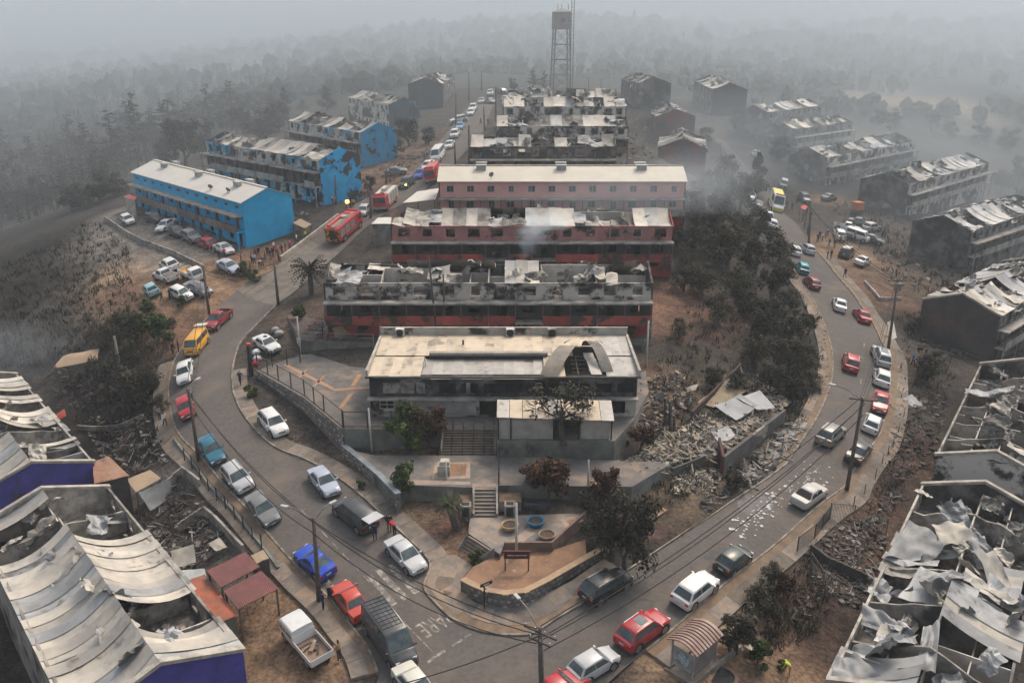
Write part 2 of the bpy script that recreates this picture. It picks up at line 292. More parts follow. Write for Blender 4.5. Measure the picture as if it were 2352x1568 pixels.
def _ground():
    ny, nx = GZ.shape
    X = _gx.ravel(); Y = _gy.ravel(); Z = GZ.ravel().copy()
    near = (Y < 230) & (np.abs(X) < 130)
    rough = np.array([nz3(x * .35, y * .35) * .10 + nz3(x * 1.1, y * 1.1, 3) * .05 if n else nz3(x * .02, y * .02) * 4 + nz3(x * .07, y * .07, 5) * 1.2 if y > 330 else 0 for x, y, n in zip(X, Y, near)])
    Z2 = Z + rough - .05
    c = np.tile(np.array(BURNT), (len(X), 1))
    far = np.clip((Y - 230) / 120, 0, 1)[:, None]; c = c * (1 - far) + np.array((.045, .047, .036)) * far
    for p, r, col, s, sx in ZONES:
        d = np.sqrt((X - p.x) ** 2 + (Y - p.y) ** 2) / r
        wgt = (np.clip(1.35 - d, 0, .7) / .7)[:, None] * s; wgt = wgt * wgt * (3 - 2 * wgt)
        c = c * (1 - wgt) + np.array(col) * wgt
    me = bpy.data.meshes.new('ground')
    idx = np.arange(nx * ny).reshape(ny, nx)
    F = np.stack([idx[:-1, :-1], idx[:-1, 1:], idx[1:, 1:], idx[1:, :-1]], -1).reshape(-1, 4)
    me.from_pydata(np.stack([X, Y, Z2], -1).tolist(), [], F.tolist())
    at = me.color_attributes.new('soil', 'FLOAT_COLOR', 'POINT')
    at.data.foreach_set('color', np.concatenate([c, np.ones((len(X), 1))], 1).astype(np.float32).ravel())
    me.polygons.foreach_set('use_smooth', [True] * len(me.polygons)); me.update()
    m = bpy.data.materials.new('ground_soil'); m.use_nodes = True; N = m.node_tree.nodes; L = m.node_tree.links; b = N['Principled BSDF']; b.inputs['Roughness'].default_value = 1; b.inputs['Specular IOR Level'].default_value = .1
    a = N.new('ShaderNodeVertexColor'); a.layer_name = 'soil'; tc = N.new('ShaderNodeTexCoord')
    def nz(s, d=8, r=.65):
        n = N.new('ShaderNodeTexNoise'); n.inputs['Scale'].default_value = s; n.inputs['Detail'].default_value = d; n.inputs['Roughness'].default_value = r; L.new(tc.outputs['Object'], n.inputs['Vector']); return n.outputs['Fac']
    def mr(f, a0, a1, b0, b1):
        r = N.new('ShaderNodeMapRange'); r.inputs[1].default_value = a0; r.inputs[2].default_value = a1; r.inputs[3].default_value = b0; r.inputs[4].default_value = b1; L.new(f, r.inputs[0]); return r.outputs[0]
    def mix(f, A, B, t='MIX'):
        x = N.new('ShaderNodeMix'); x.data_type = 'RGBA'; x.blend_type = t
        if isinstance(f, float): x.inputs['Factor'].default_value = f
        else: L.new(f, x.inputs['Factor'])
        for v_, s in ((A, x.inputs['A']), (B, x.inputs['B'])):
            if isinstance(v_, tuple): s.default_value = (*v_, 1)
            else: L.new(v_, s)
        return x.outputs['Result']
    base = mix(1.0, a.outputs['Color'], mix(mr(nz(.45), .3, .7, 0, 1), (.45, .46, .5), (1.5, 1.42, 1.32)), 'MULTIPLY')
    base = mix(1.0, base, mix(mr(nz(3.2, 5), .32, .68, 0, 1), (.5, .5, .5), (1.5, 1.5, 1.5)), 'MULTIPLY')
    base = mix(mr(nz(1.7, 6), .6, .7, 0, .6), base, (.018, .017, .017))
    base = mix(mr(nz(2.4, 9, .75), .66, .75, 0, .7), base, (.24, .225, .21))
    L.new(base, b.inputs['Base Color'])
    bp = N.new('ShaderNodeBump'); bp.inputs['Strength'].default_value = .8; bp.inputs['Distance'].default_value = .25; L.new(nz(2.2, 7), bp.inputs['Height']); L.new(bp.outputs[0], b.inputs['Normal'])
    me.materials.append(m)
    return struct(link('ground', me), 'burnt ash and bare earth ground of the hillside')
GROUND = _ground()

# ------------------------------------------------------------------ roads
M_ROAD = mat('road_surface', (.12, .106, .098), (.083, .075, .07), 2.6, .95, lo=.25, hi=.75, c3=(.14, .118, .102), s3=.22, t3=(.48, .7), bump=.3, bscale=14, spec=.2, detail=11)
M_CONC = mat('concrete_pale', (.27, .235, .2), (.17, .15, .13), .9, .95, c3=(.32, .25, .19), s3=.4, t3=(.55, .7), bump=.2, bscale=9, spec=.2)
M_KERB = mat('kerb_concrete', (.3, .26, .215), (.13, .115, .1), 1.2, .95, spec=.2)
M_PAVE = mat('paving', (.21, .178, .148), (.135, .118, .104), 1.6, .95, lo=.3, hi=.7, c3=(.26, .19, .14), s3=.35, t3=(.5, .66), bump=.15, bscale=8, rnd=1, spec=.2)
M_PATCH = mat('asphalt_patch', (.05, .05, .052), (.075, .073, .07), 1.5, .92, spec=.2)
M_LINE = mat('road_paint', (.36, .33, .28), (.14, .13, .12), 2.4, .9, lo=.36, hi=.56, coords='Object')
RP = [((1099, 227), (1139, 233)), ((1077, 247), (1125, 262)), ((1037, 293), (1112, 300)), ((1017, 320), (1077, 340)), ((986, 366), (1039, 380)), ((958, 391), (1005, 410)), ((915, 428), (960, 450)), ((862, 448), (905, 480)),
      ((826, 469), (870, 503)), ((782, 499), (843, 523)), ((752, 523), (815, 548)), ((711, 554), (780, 582)), ((680, 577), (745, 612)), ((640, 610), (705, 645)), ((588, 639), (672, 675)), ((545, 668), (633, 703)),
      ((482, 727), (595, 741)), ((450, 765), (568, 768)), ((424, 793), (549, 792)), ((403, 830), (540, 817)), ((392, 870), (532, 854)), ((389, 905), (533, 885)), ((393, 940), (537, 910)), ((406, 985), (555, 950)),
      ((449, 1036), (590, 995)), ((500, 1095), (635, 1032)), ((560, 1160), (705, 1060)), ((610, 1218), (792, 1112)), ((660, 1275), (870, 1180)), ((700, 1318), (930, 1235)), ((761, 1378), (985, 1295)), ((804, 1433), (972, 1350)),
      ((846, 1489), (998, 1388)), ((869, 1547), (1044, 1429)), ((872, 1600), (1098, 1452)), ((1000, 1680), (1137, 1460)), ((1200, 1690), (1180, 1463)), ((1350, 1620), (1227, 1458)), ((1400, 1567), (1284, 1422)),
      ((1482, 1496), (1351, 1382)), ((1544, 1446), (1437, 1318)), ((1668, 1338), (1567, 1232)), ((1795, 1238), (1668, 1165)), ((1931, 1125), (1790, 1082)), ((1955, 1087), (1812, 1062)), ((2006, 1019), (1845, 1012)),
      ((2031, 963), (1876, 965)), ((2042, 900), (1908, 890)), ((2043, 841), (1914, 847)), ((2038, 810), (1913, 815)), ((2023, 786), (1905, 780)), ((2004, 745), (1892, 742)), ((1975, 702), (1868, 691)),
      ((1936, 652), (1842, 656)), ((1901, 608), (1825, 620)), ((1876, 581), (1812, 580)), ((1855, 555), (1795, 540)), ((1804, 494), (1760, 490)), ((1746, 410), (1712, 410)), ((1700, 365), (1680, 365)), ((1655, 320), (1640, 322))]
RO = [G(*a).xy for a, b in RP]; RI = [G(*b).xy for a, b in RP]
def cr(pts, i, t):
    n = len(pts); p0, p1, p2, p3 = pts[max(i - 1, 0)], pts[i], pts[min(i + 1, n - 1)], pts[min(i + 2, n - 1)]
    return .5 * ((2 * p1) + (p2 - p0) * t + (2 * p0 - 5 * p1 + 4 * p2 - p3) * t * t + (3 * p1 - p0 - 3 * p2 + p3) * t ** 3)
SUB = 6
def dense(pts, a=0, b=None):
    b = len(pts) - 1 if b is None else b; out = []
    for i in range(a, b):
        for k in range(SUB): out.append(cr(pts, i, k / SUB))
    out.append(pts[b]); return out
DO, DI = dense(RO), dense(RI)
def drape(name, left, right, nacross, dz, mats, parent=None, kind='structure', label=None):
    mb = MB()
    def row(i):
        return [Vector((*(left[i].lerp(right[i], k / nacross)), 0)) for k in range(nacross + 1)]
    rows = []
    for i in range(len(left)):
        r = row(i)
        for p in r: p.z = hz(p.x, p.y) + dz
        rows.append(r)
    base = len(mb.v)
    for r in rows: mb.v += [tuple(p) for p in r]
    w = nacross + 1
    for i in range(len(rows) - 1):
        for k in range(nacross): a = i * w + k; mb.f.append((a, a + w, a + w + 1, a + 1)); mb.m.append(0)
    o = mb.build(name, mats, parent, smooth=True)
    if kind and not parent: struct(o, label, kind)
    return o
drape('road', DO, DI, 8, .10, M_ROAD, label='worn grey street bending round the plaza')
def sect(pts, a, b): return pts[a * SUB:b * SUB + 1]
# newer concrete lengths and asphalt patches laid on the road
drape('concrete_road_section', sect(DO, 11, 15), sect(DI, 11, 15), 6, .104, mat('concrete_road', (.17, .15, .13), (.12, .108, .096), .8, .95, bump=.15, bscale=8, spec=.2), label='paler concrete stretch of the street')
def patch(name, cx, cy_px, rx, ry, m, n=14, dz=.106, label=None, seed=0):
    rr = random.Random(seed); c = G(cx, cy_px); pts = []
    for k in range(n):
        t = 2 * math.pi * k / n; s = rr.uniform(.75, 1.15); q = G(cx + rx * math.cos(t) * s, cy_px + ry * math.sin(t) * s); q.z = hz(q.x, q.y) + dz; pts.append(q)
    c.z = hz(c.x, c.y) + dz; mb = MB()
    for k in range(n): mb.tri(c, pts[(k + 1) % n], pts[k])
    return struct(mb.build(name, m), label)
patch('asphalt_patch', 693, 1040, 30, 22, M_PATCH, seed=1); patch('asphalt_patch', 760, 1175, 55, 42, mat('asphalt_patch_b', (.095, .086, .08), (.07, .066, .062), 1.2, .95), seed=2, dz=.105)
patch('asphalt_patch', 800, 1230, 45, 30, MATS['asphalt_patch_b'], seed=3, dz=.107); patch('asphalt_patch', 1640, 1300, 60, 40, MATS['asphalt_patch_b'], seed=4); patch('asphalt_patch', 1990, 870, 30, 60, MATS['asphalt_patch_b'], seed=5)
patch('ash_spill', 1735, 1160, 40, 26, mat('ash_spill', (.16, .155, .15), (.11, .1, .094), 2.5, .95, lo=.35, hi=.65), seed=6, n=22)
patch('asphalt_patch', 1420, 1400, 90, 40, MATS['asphalt_patch_b'], seed=8, dz=.108)

def offset(pts, d):
    out = []
    for i in range(len(pts)):
        t = (pts[min(i + 1, len(pts) - 1)] - pts[max(i - 1, 0)]).normalized(); out.append(pts[i] + Vector((t.y, -t.x)) * d)
    return out
def strip_solid(name, A, B, z0, z1, m, parent=None, label=None):
    """raised strip between polylines A and B (2D), bottom sunk in the ground"""
    mb = MB()
    for i in range(len(A)):
        for p, dz in ((A[i], z0), (A[i], z1), (B[i], z1), (B[i], z0)): mb.v.append((p.x, p.y, hz(p.x, p.y) + dz))
    for i in range(len(A) - 1):
        a = i * 4; b = a + 4
        for k in range(3): mb.f.append((a + k, b + k, b + k + 1, a + k + 1)); mb.m.append(0)
    mb.f.append((0, 1, 2, 3)); mb.m.append(0); e = (len(A) - 1) * 4; mb.f.append((e + 3, e + 2, e + 1, e)); mb.m.append(0)
    bm = bmesh.new(); me = mb.mesh(name, m); bm.from_mesh(me); bmesh.ops.recalc_face_normals(bm, faces=bm.faces); bm.to_mesh(me); bm.free()
    o = link(name, me, parent)
    if not parent: struct(o, label)
    return o
def pavement(label, pts, sgn, w, verge=0.0, slab=1.6, gap=.03, kerb=True, km=None, soil=None):
    """kerb, soil verge and single slabs along an edge polyline; sgn says on which side of it"""
    root = thing('pavement', label, None); root['kind'] = 'structure'
    a = pts; b = offset(pts, sgn * .16)
    if kerb: strip_solid('kerb', a, b, -.2, .24, km or M_KERB, root)
    c = offset(pts, sgn * (.16 + verge))
    if verge: strip_solid('verge', b, c, -.2, .17, soil or mat('verge_soil', (.13, .1, .075), (.2, .14, .09), 1.5, 1), root)
    d = offset(pts, sgn * (.16 + verge + w)); acc = 0; start = 0; k = 0
    for i in range(1, len(c)):
        acc += (c[i] - c[i - 1]).length
        if acc >= slab or i == len(c) - 1:
            A = [x.copy() for x in c[start:i + 1]]; B = [x.copy() for x in d[start:i + 1]]
            for L_ in (A, B):
                t = (L_[-1] - L_[-2]).normalized(); L_[-1] = L_[-1] - t * gap
            strip_solid('paving_slab', A, B, -.2, .2 + random.uniform(-.012, .012), M_PAVE, root); start = i; acc = 0
    return root
pavement('pale slab pavement along the outer side of the right street', sect(DO, 39, 55), 1, 1.3, .7)
pavement('narrow pavement above the burnt gardens along the left bend', sect(DO, 19, 33), 1, 1.2, .5)
pavement('pavement round the plaza corner', sect(DI, 30, 40), -1, 1.3, .8)
pavement('pavement below the stone wall beside parked cars', sect(DI, 20, 30), -1, 1.5, 0.0)
pavement('dusty pavement at the foot of the tree slope', sect(DI, 43, 54), -1, .9, .7)
strip_solid('kerb', sect(DI, 15, 20), offset(sect(DI, 15, 20), -.16), -.2, .22, M_KERB, label='kerb by the walled alcove')
strip_solid('kerb', sect(DO, 16, 19), offset(sect(DO, 16, 19), .16), -.2, .22, M_KERB, label='kerb beside the yellow van')
strip_solid('kerb', sect(DI, 40, 43), offset(sect(DI, 40, 43), -.16), -.2, .22, M_KERB, label='kerb under the dark roadside tree')
strip_solid('kerb', sect(DO, 3, 11), offset(sect(DO, 3, 11), .16), -.2, .22, M_KERB, label='kerb of the uphill street')
_rr = random.Random(9); _sp_m = mat('ash_speck', (.5, .5, .49), (.35, .35, .34), 4, .95); _mb = MB()
for _ in range(160):
    _t = _rr.random(); _p = G(1700 + 190 * _t + _rr.gauss(0, 18), 1215 - 140 * _t + _rr.gauss(0, 16)); _s = _rr.uniform(.05, .22) * _rr.choice((1, 1, 2)); _mb.box((_p.x, _p.y, hz(_p.x, _p.y) + .125), (_s, _s * .7, .03), _rr.uniform(0, 6))
struct(_mb.build('ash_flakes', _sp_m), 'white ash flakes scattered on the right street', 'stuff')
# ------------------------------------------------------------------ materials of the houses
SOOT = (.028, .027, .027)
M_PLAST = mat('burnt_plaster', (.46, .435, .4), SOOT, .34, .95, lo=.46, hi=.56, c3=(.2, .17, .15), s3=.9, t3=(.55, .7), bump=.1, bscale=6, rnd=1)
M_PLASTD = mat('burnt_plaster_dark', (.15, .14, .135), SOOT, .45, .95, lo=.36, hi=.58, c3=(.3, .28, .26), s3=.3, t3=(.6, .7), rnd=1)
M_INNER = mat('room_plaster', (.5, .47, .425), (.34, .315, .28), .5, .95, c3=(.05, .047, .045), s3=.28, t3=(.56, .72), bump=.08, bscale=7, rnd=1)
M_PARTY = mat('party_wall', (.4, .37, .325), (.2, .185, .165), .8, .95, c3=(.05, .048, .046), s3=.35, t3=(.5, .66), rnd=1)
M_SLABD = mat('charred_floor', (.075, .068, .062), (.16, .145, .13), 1.1, 1, c3=(.2, .19, .18), s3=2.2, t3=(.6, .68), bump=.5, bscale=5, rnd=1)
M_SHEET = mat('roof_sheet_burnt', (.46, .42, .355), (.31, .295, .27), .55, .62, c3=(.15, .13, .115), s3=.5, t3=(.58, .72), rnd=1, metal=.15, wave=(5.5, 'X', .35))
M_SHEETG = mat('roof_sheet_grey', (.34, .345, .345), (.22, .225, .23), .5, .55, c3=(.10, .095, .09), s3=.45, t3=(.56, .7), rnd=1, metal=.25, wave=(5.5, 'X', .35))
M_SHEETD = mat('roof_sheet_charred', (.13, .12, .11), (.26, .24, .21), .7, .8, c3=(.04, .04, .04), s3=.5, t3=(.5, .66), rnd=1, wave=(5.5, 'X', .35))
M_COPE = mat('coping_concrete', (.42, .385, .33), (.24, .215, .19), 1.1, .95)
M_LEDGE = mat('ledge_concrete', (.33, .305, .27), (.14, .13, .12), .6, .95, c3=(.06, .055, .05), s3=.5, t3=(.56, .7))
M_BLUE = mat('blue_wall', (.016, .38, .68), (.012, .31, .58), .6, .85, c3=(.035, .44, .72), s3=.25, t3=(.5, .7))
M_BLUEB = mat('blue_wall_burnt', (.38, .36, .33), (.022, .27, .46), .3, .9, lo=.5, hi=.55, c3=(.04, .038, .037), s3=.42, t3=(.5, .58), rnd=1)
M_BLUEG = mat('blue_gable_burnt', (.014, .32, .58), (.012, .24, .47), .5, .9, c3=(.04, .038, .038), s3=.42, t3=(.53, .58), rnd=1)
M_BLUED = mat('blue_gable_dark', (.02, .075, .12), SOOT, .3, .9, lo=.45, hi=.62, c3=(.22, .2, .18), s3=.45, t3=(.62, .66), rnd=1)
M_PINK = mat('pink_wall', (.64, .35, .32), (.58, .3, .28), .7, .9, c3=(.48, .25, .23), s3=.3, t3=(.5, .7))
M_REDW = mat('red_wall', (.3, .05, .042), (.2, .042, .037), .7, .9, c3=(.045, .036, .034), s3=.4, t3=(.46, .56), rnd=1)
M_REDG = mat('red_gable', (.16, .032, .03), (.09, .03, .03), .5, .9, c3=(.05, .045, .045), s3=.3, t3=(.5, .62), rnd=1)
M_PURP = mat('purple_wall', (.075, .06, .3), (.05, .045, .2), .9, .85, c3=(.05, .045, .05), s3=.35, t3=(.55, .66), wave=(3.2, 'X', .5))
M_ROOFP = mat('roof_paint_cream', (.56, .52, .43), (.5, .465, .39), .4, .7, wave=(6, 'X', .12))
M_ROOFW = mat('roof_paint_white', (.52, .5, .455), (.47, .455, .42), .3, .7, wave=(6, 'X', .12))
M_FRAME = mat('window_frame_brown', (.2, .15, .12), (.14, .11, .09), 3, .8)
M_FRAMEW = mat('window_frame_grey', (.4, .4, .39), (.3, .3, .29), 3, .7)
M_GLASS = mat('dark_glass', (.03, .035, .04), (.06, .07, .075), 1.5, .12, rnd=1)
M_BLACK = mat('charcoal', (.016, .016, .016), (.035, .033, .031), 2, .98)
M_PANEL = mat('gallery_panel', (.2, .165, .135), (.13, .11, .095), .9, .95, c3=(.27, .245, .2), s3=.5, t3=(.55, .68), rnd=1)
M_PANELR = mat('gallery_panel_red', (.36, .075, .06), (.25, .055, .046), .8, .9, c3=(.045, .04, .04), s3=.35, t3=(.47, .56), rnd=1)
M_STEEL = mat('burnt_steel', (.1, .085, .075), (.16, .12, .095), 2, .8)
M_GALV = mat('galvanised', (.4, .4, .39), (.28, .28, .275), 1.2, .5, metal=.4)
M_WOODB = mat('charred_timber', (.035, .03, .028), (.09, .075, .065), 2.5, .95)
M_WOOD = mat('bare_timber', (.28, .2, .13), (.18, .125, .085), 1.5, .9)

M_GALDARK = mat('gallery_dark', (.05, .047, .045), SOOT, .5, .95, c3=(.16, .15, .14), s3=.6, t3=(.6, .68))  # near-black gallery wall colour, makes the recessed opening read dark
M_RUBR = mat('room_brick', (.2, .13, .1), (.3, .27, .24), 3, .95)
def setmat_(o, m):
    if o.data.materials[0] is not m: o.material_slots[0].link = 'OBJECT'; o.material_slots[0].material = m
def wallholes(mb, x0, x1, z0, z1, holes, y=0.0, th=.18, mi=0, top=None):
    """wall in the xz plane from y to y+th with rectangular openings"""
    xs = sorted({x0, x1, *[h[0] for h in holes], *[h[1] for h in holes]}); zs = sorted({z0, z1, *[h[2] for h in holes], *[h[3] for h in holes]})
    for i in range(len(xs) - 1):
        for j in range(len(zs) - 1):
            cx, cz_ = (xs[i] + xs[i + 1]) / 2, (zs[j] + zs[j + 1]) / 2
            if any(h[0] < cx < h[1] and h[2] < cz_ < h[3] for h in holes): continue
            a, b, c, d = xs[i], xs[i + 1], zs[j], zs[j + 1]
            mb.quad((a, y, c), (b, y, c), (b, y, d), (a, y, d), mi); mb.quad((b, y + th, c), (a, y + th, c), (a, y + th, d), (b, y + th, d), mi)
    for (a, b, c, d) in list(holes) + [None] if False else holes:
        mb.quad((a, y, c), (a, y + th, c), (b, y + th, c), (b, y, c), mi); mb.quad((a, y, d), (b, y, d), (b, y + th, d), (a, y + th, d), mi)
        mb.quad((a, y, c), (a, y, d), (a, y + th, d), (a, y + th, c), mi); mb.quad((b, y, c), (b, y + th, c), (b, y + th, d), (b, y, d), mi)
    mb.quad((x0, y, z1), (x1, y, z1), (x1, y + th, z1), (x0, y + th, z1), mi); mb.quad((x0, y, z0), (x0, y + th, z0), (x0, y + th, z1), (x0, y, z1), mi); mb.quad((x1, y, z0), (x1, y, z1), (x1, y + th, z1), (x1, y + th, z0), mi)
def gablemesh(x, W_, z0, h, rise, th, mb, mi=0, jag=0, rr=None):
    """pitched wall across the block at x (thickness th)"""
    n = 10; prof = []
    for k in range(n + 1):
        y = W_ * k / n; z = h + rise * (1 - abs(2 * k / n - 1))
        if jag and 0 < k < n: z -= rr.random() * jag
        prof.append((y, z))
    for k in range(n):
        (ya, za), (yb, zb) = prof[k], prof[k + 1]
        mb.quad((x, ya, z0), (x, ya, za), (x, yb, zb), (x, yb, z0), mi); mb.quad((x + th, ya, z0), (x + th, yb, z0), (x + th, yb, zb), (x + th, ya, za), mi)
        mb.quad((x, ya, za), (x + th, ya, za), (x + th, yb, zb), (x, yb, zb), mi)
    mb.quad((x, 0, z0), (x + th, 0, z0), (x + th, 0, h), (x, 0, h), mi); mb.quad((x, W_, z0), (x, W_, h), (x + th, W_, h), (x + th, W_, z0), mi)

_CRM = []
def crumpled():
    if not _CRM:
        for k in range(8):
            mb = MB()
            def fn(p, q, k=k):
                x, y = (p - .5) * 2.4, (q - .5) * 1.6; z = .55 * abs(nz3(p * 2.2 + k * 7, q * 1.4, k)) + .5 * nz3(p * 1.3, q * 2.4 + k, k + 3) + .25 * nz3(p * 5, q * 5, k + 8); return (x + .35 * nz3(p * 2, q * 2, k + 20), y + .35 * nz3(p * 2, q * 2, k + 30), z)
            mb.grid(fn, 9, 7); _CRM.append(mb.mesh('crumpled_sheet', M_SHEET))
    return _CRM
def block(label, A, B, ez, h, W_, side, seed=0, bays=6, roof='burnt', front=None, back=None, gable0=None, gable1=None, sheets=None, gallery=True, gal_mats=None, sheetw=1.6, roofF=None, roofB=None,
          wins=2, burntwin=True, cope=False, L_=None, name='apartment_block', cat='building', group=None, rooms=True, rise=None, low=None, lowh=0.0, ledge=None, inner=None, gdepth=1.3, ground_floor=None, chim=0, crump=.8, gwall=None, topst=2.15):
    """terrace block whose visible eave runs from pixel A to pixel B at height ez; side +1: interior to the left of A->B"""
    rr = random.Random(seed); a = P(*A, ez); b = P(*B, ez); d = (b - a); d.z = 0
    L = L_ or d.length; d.normalize(); ang = math.atan2(d.y, d.x); s = side; rise = rise or W_ * .19
    root = thing(name, label, cat, (a.x, a.y, ez - h), ang, group)
    Y = lambda y: y * s
    def bld(nm, mb, mats, par=None, **k):
        if s < 0: mb.v = [(x, -y, z) for x, y, z in mb.v]; mb.f = [f[::-1] for f in mb.f]
        return mb.build(nm, mats, par or root, **k)
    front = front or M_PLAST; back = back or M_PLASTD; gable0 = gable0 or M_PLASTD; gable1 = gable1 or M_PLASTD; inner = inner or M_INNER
    sheets = sheets or [M_SHEET, M_SHEET, M_SHEETG, M_SHEETD]
    bw = L / bays; f2 = h - topst; f1 = f2 - 2.3
    # front wall
    top_w, bot_w = [], []
    for i in range(bays):
        for k in range(wins):
            c = bw * (i + (k + .5) / wins); ww = min(1.7, bw / wins * (.5 if roof != 'intact' else .36)) * rr.choice((1, 1, .75)); top_w.append((c - ww / 2, c + ww / 2, f2 + (.6 if roof != 'intact' else .95), h - (.4 if roof != 'intact' else .75)))
    mb = MB()
    if gallery:
        for i in range(bays):
            for k in range(2):
                c = bw * (i + .27 + .46 * k); bot_w.append((c - .45, c + .45, f1 + .05, f1 + 2.0)) if k == 0 else bot_w.append((c - .6, c + .6, f1 + .85, f1 + 1.9))
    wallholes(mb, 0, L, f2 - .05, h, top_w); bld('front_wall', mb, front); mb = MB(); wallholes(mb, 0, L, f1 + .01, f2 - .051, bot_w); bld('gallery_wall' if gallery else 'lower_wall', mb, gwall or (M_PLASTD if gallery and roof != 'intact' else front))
    if f1 > .3:
        mb = MB(); gw = []
        for i in range(bays):
            gw.append((bw * (i + .15), bw * (i + .15) + .9, 0.05, f1 - .25)); gw.append((bw * (i + .55), bw * (i + .55) + 1.2, .9, f1 - .3))
        wallholes(mb, 0, L, -1.5, f1, gw, y=.02); bld('ground_floor_wall', mb, ground_floor or front)
        mb = MB(); mb.bb(.2, L - .2, .45, .5, -.2, f1 - .02); bld('black_backing', mb, M_BLACK)  # black panel behind the openings, its colour stands in for the unlit interior
    for wn_ in top_w + bot_w:
        if burntwin:
            if rr.random() < .16 and wn_ in top_w:
                mb = MB(); x0, x1, z0, z1 = wn_; t = .06
                mb.bb(x0, x1, -.02, .06, z0, z0 + t); mb.bb(x0, x1, -.02, .06, z1 - t, z1); mb.bb(x0, x0 + t, -.02, .06, z0 + t, z1 - t); mb.bb(x1 - t, x1, -.02, .06, z0 + t, z1 - t); bld('window_frame', mb, M_FRAMEW)
        else:
            x0, x1, z0, z1 = wn_; t = .07; mb = MB()
            mb.bb(x0, x1, -.03, .07, z0, z0 + t); mb.bb(x0, x1, -.03, .07, z1 - t, z1); mb.bb(x0, x0 + t, -.03, .07, z0 + t, z1 - t); mb.bb(x1 - t, x1, -.03, .07, z0 + t, z1 - t); mb.bb((x0 + x1) / 2 - .03, (x0 + x1) / 2 + .03, -.03, .07, z0 + t, z1 - t)
            w_ = bld('window', mb, M_FRAME if front is M_BLUE else M_FRAMEW); mb = MB(); mb.bb(x0 + t, x1 - t, .03, .05, z0 + t, z1 - t); bld('pane', mb, M_GLASS, w_)
    mb = MB(); wallholes(mb, .18, L - .18, -1.5, h, [(bw * (i + .35), bw * (i + .35) + 1.1, f2 + .95, f2 + 2) for i in range(bays)], y=W_ - .18); bld('back_wall', mb, back)
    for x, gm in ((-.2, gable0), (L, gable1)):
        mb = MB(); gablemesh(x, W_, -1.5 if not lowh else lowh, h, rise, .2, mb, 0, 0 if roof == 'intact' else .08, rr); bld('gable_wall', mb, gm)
        if lowh: mb = MB(); mb.bb(x - .01, x + .21, -.01, W_ + .01, -1.5, lowh); bld('gable_base', mb, low)
        if cope:
            mb = MB()
            for (ya, za, yb, zb) in ((-.15, h - .05, W_ / 2, h + rise), (W_ / 2, h + rise, W_ + .15, h - .05)):
                mb.quad((x - .12, ya, za + .16), (x + .32, ya, za + .16), (x + .32, yb, zb + .16), (x - .12, yb, zb + .16)); mb.quad((x - .12, ya, za - .1), (x - .12, ya, za + .16), (x - .12, yb, zb + .16), (x - .12, yb, zb - .1))
                mb.quad((x + .32, ya, za - .1), (x + .32, yb, zb - .1), (x + .32, yb, zb + .16), (x + .32, ya, za + .16))
            bld('coping', mb, M_COPE)
    ov = .35
    if roof == 'intact':
        rm = sheets[0]
        for sd in (0, 1):
            mb = MB(); ya = -ov if sd == 0 else W_ + ov; za = h - ov * rise / (W_ / 2) + .06
            mb.quad((-.4, ya, za), (L + .4, ya, za), (L + .4, W_ / 2, h + rise + .06), (-.4, W_ / 2, h + rise + .06)); mb.quad((-.4, ya, za - .1), (-.4, W_ / 2, h + rise - .04), (L + .4, W_ / 2, h + rise - .04), (L + .4, ya, za - .1))
            mb.quad((-.4, ya, za - .1), (L + .4, ya, za - .1), (L + .4, ya, za), (-.4, ya, za)); mb.quad((-.4, ya, za - .1), (-.4, ya, za), (-.4, W_ / 2, h + rise + .06), (-.4, W_ / 2, h + rise - .04)); mb.quad((L + .4, ya, za - .1), (L + .4, W_ / 2, h + rise - .04), (L + .4, W_ / 2, h + rise + .06), (L + .4, ya, za))
            bld('roof_slope', mb, rm)
        mb = MB(); mb.bb(-.42, L + .42, W_ / 2 - .2, W_ / 2 + .2, h + rise + .05, h + rise + .14); bld('ridge_cap', mb, M_ROOFP if rm is M_ROOFW else M_COPE)
    else:
        # party walls, upper floor, middle wall
        for i in range(1, bays):
            mb = MB(); gablemesh(bw * i - .08, W_ - .4, f2 + .02, h - rr.uniform(.05, .5), rise * rr.choice((1, .9, .6, .35)), .15, mb, 0, .5 if rr.random() < .7 else .15, rr); mb.v = [(x, y + .2, z) for x, y, z in mb.v]; bld('party_wall', mb, M_PARTY)
        for i in range(bays):
            mb = MB(); wallholes(mb, bw * i + .09, bw * (i + 1) - .09, f2 + .02, h + rise * rr.uniform(-.3, .7), [(bw * (i + .3), bw * (i + .3) + .85, f2 + .03, f2 + 1.4)], y=W_ / 2 - .06, th=.12); bld('middle_wall', mb, inner)
        for i in range(bays):
            mb = MB(); x0, x1 = bw * i + .1, bw * (i + 1) - .1
            mb.grid(lambda p, q: (x0 + (x1 - x0) * p, .2 + (W_ - .4) * q, f2 + .02 + max(0, nz3(p * 4 + seed, q * 6, i * 3.1)) * .9), 6, 10); bld('charred_floor', mb, M_SLABD)
            if rooms and crump > 1:
                for q_ in (.26, .74):
                    mb = MB(); y_ = W_ * q_; wallholes(mb, x0, x1, f2 + .03, h + rr.uniform(-.5, .15), [(x0 + .4, x0 + 1.2, f2 + .04, f2 + 1.6)], y=y_, th=.1); bld('room_wall', mb, inner)
            if rooms and rr.random() < .8:
                q = rr.choice((.28, .35, .68, .74)); y0 = W_ * q; mb = MB(); xm = x0 + (x1 - x0) * rr.uniform(.35, .7)
                mb.bb(xm - .05, xm + .05, .2 if q < .5 else W_ / 2 + .1, W_ / 2 - .1 if q < .5 else W_ - .2, f2 + .03, h + rr.uniform(-.9, .3)); bld('room_wall', mb, inner)
        # roof sheets
        def state(pat, x):
            for x0, x1, st, sg in pat:
                if x0 <= x / L < x1: return st, sg
            return 'gone', 0
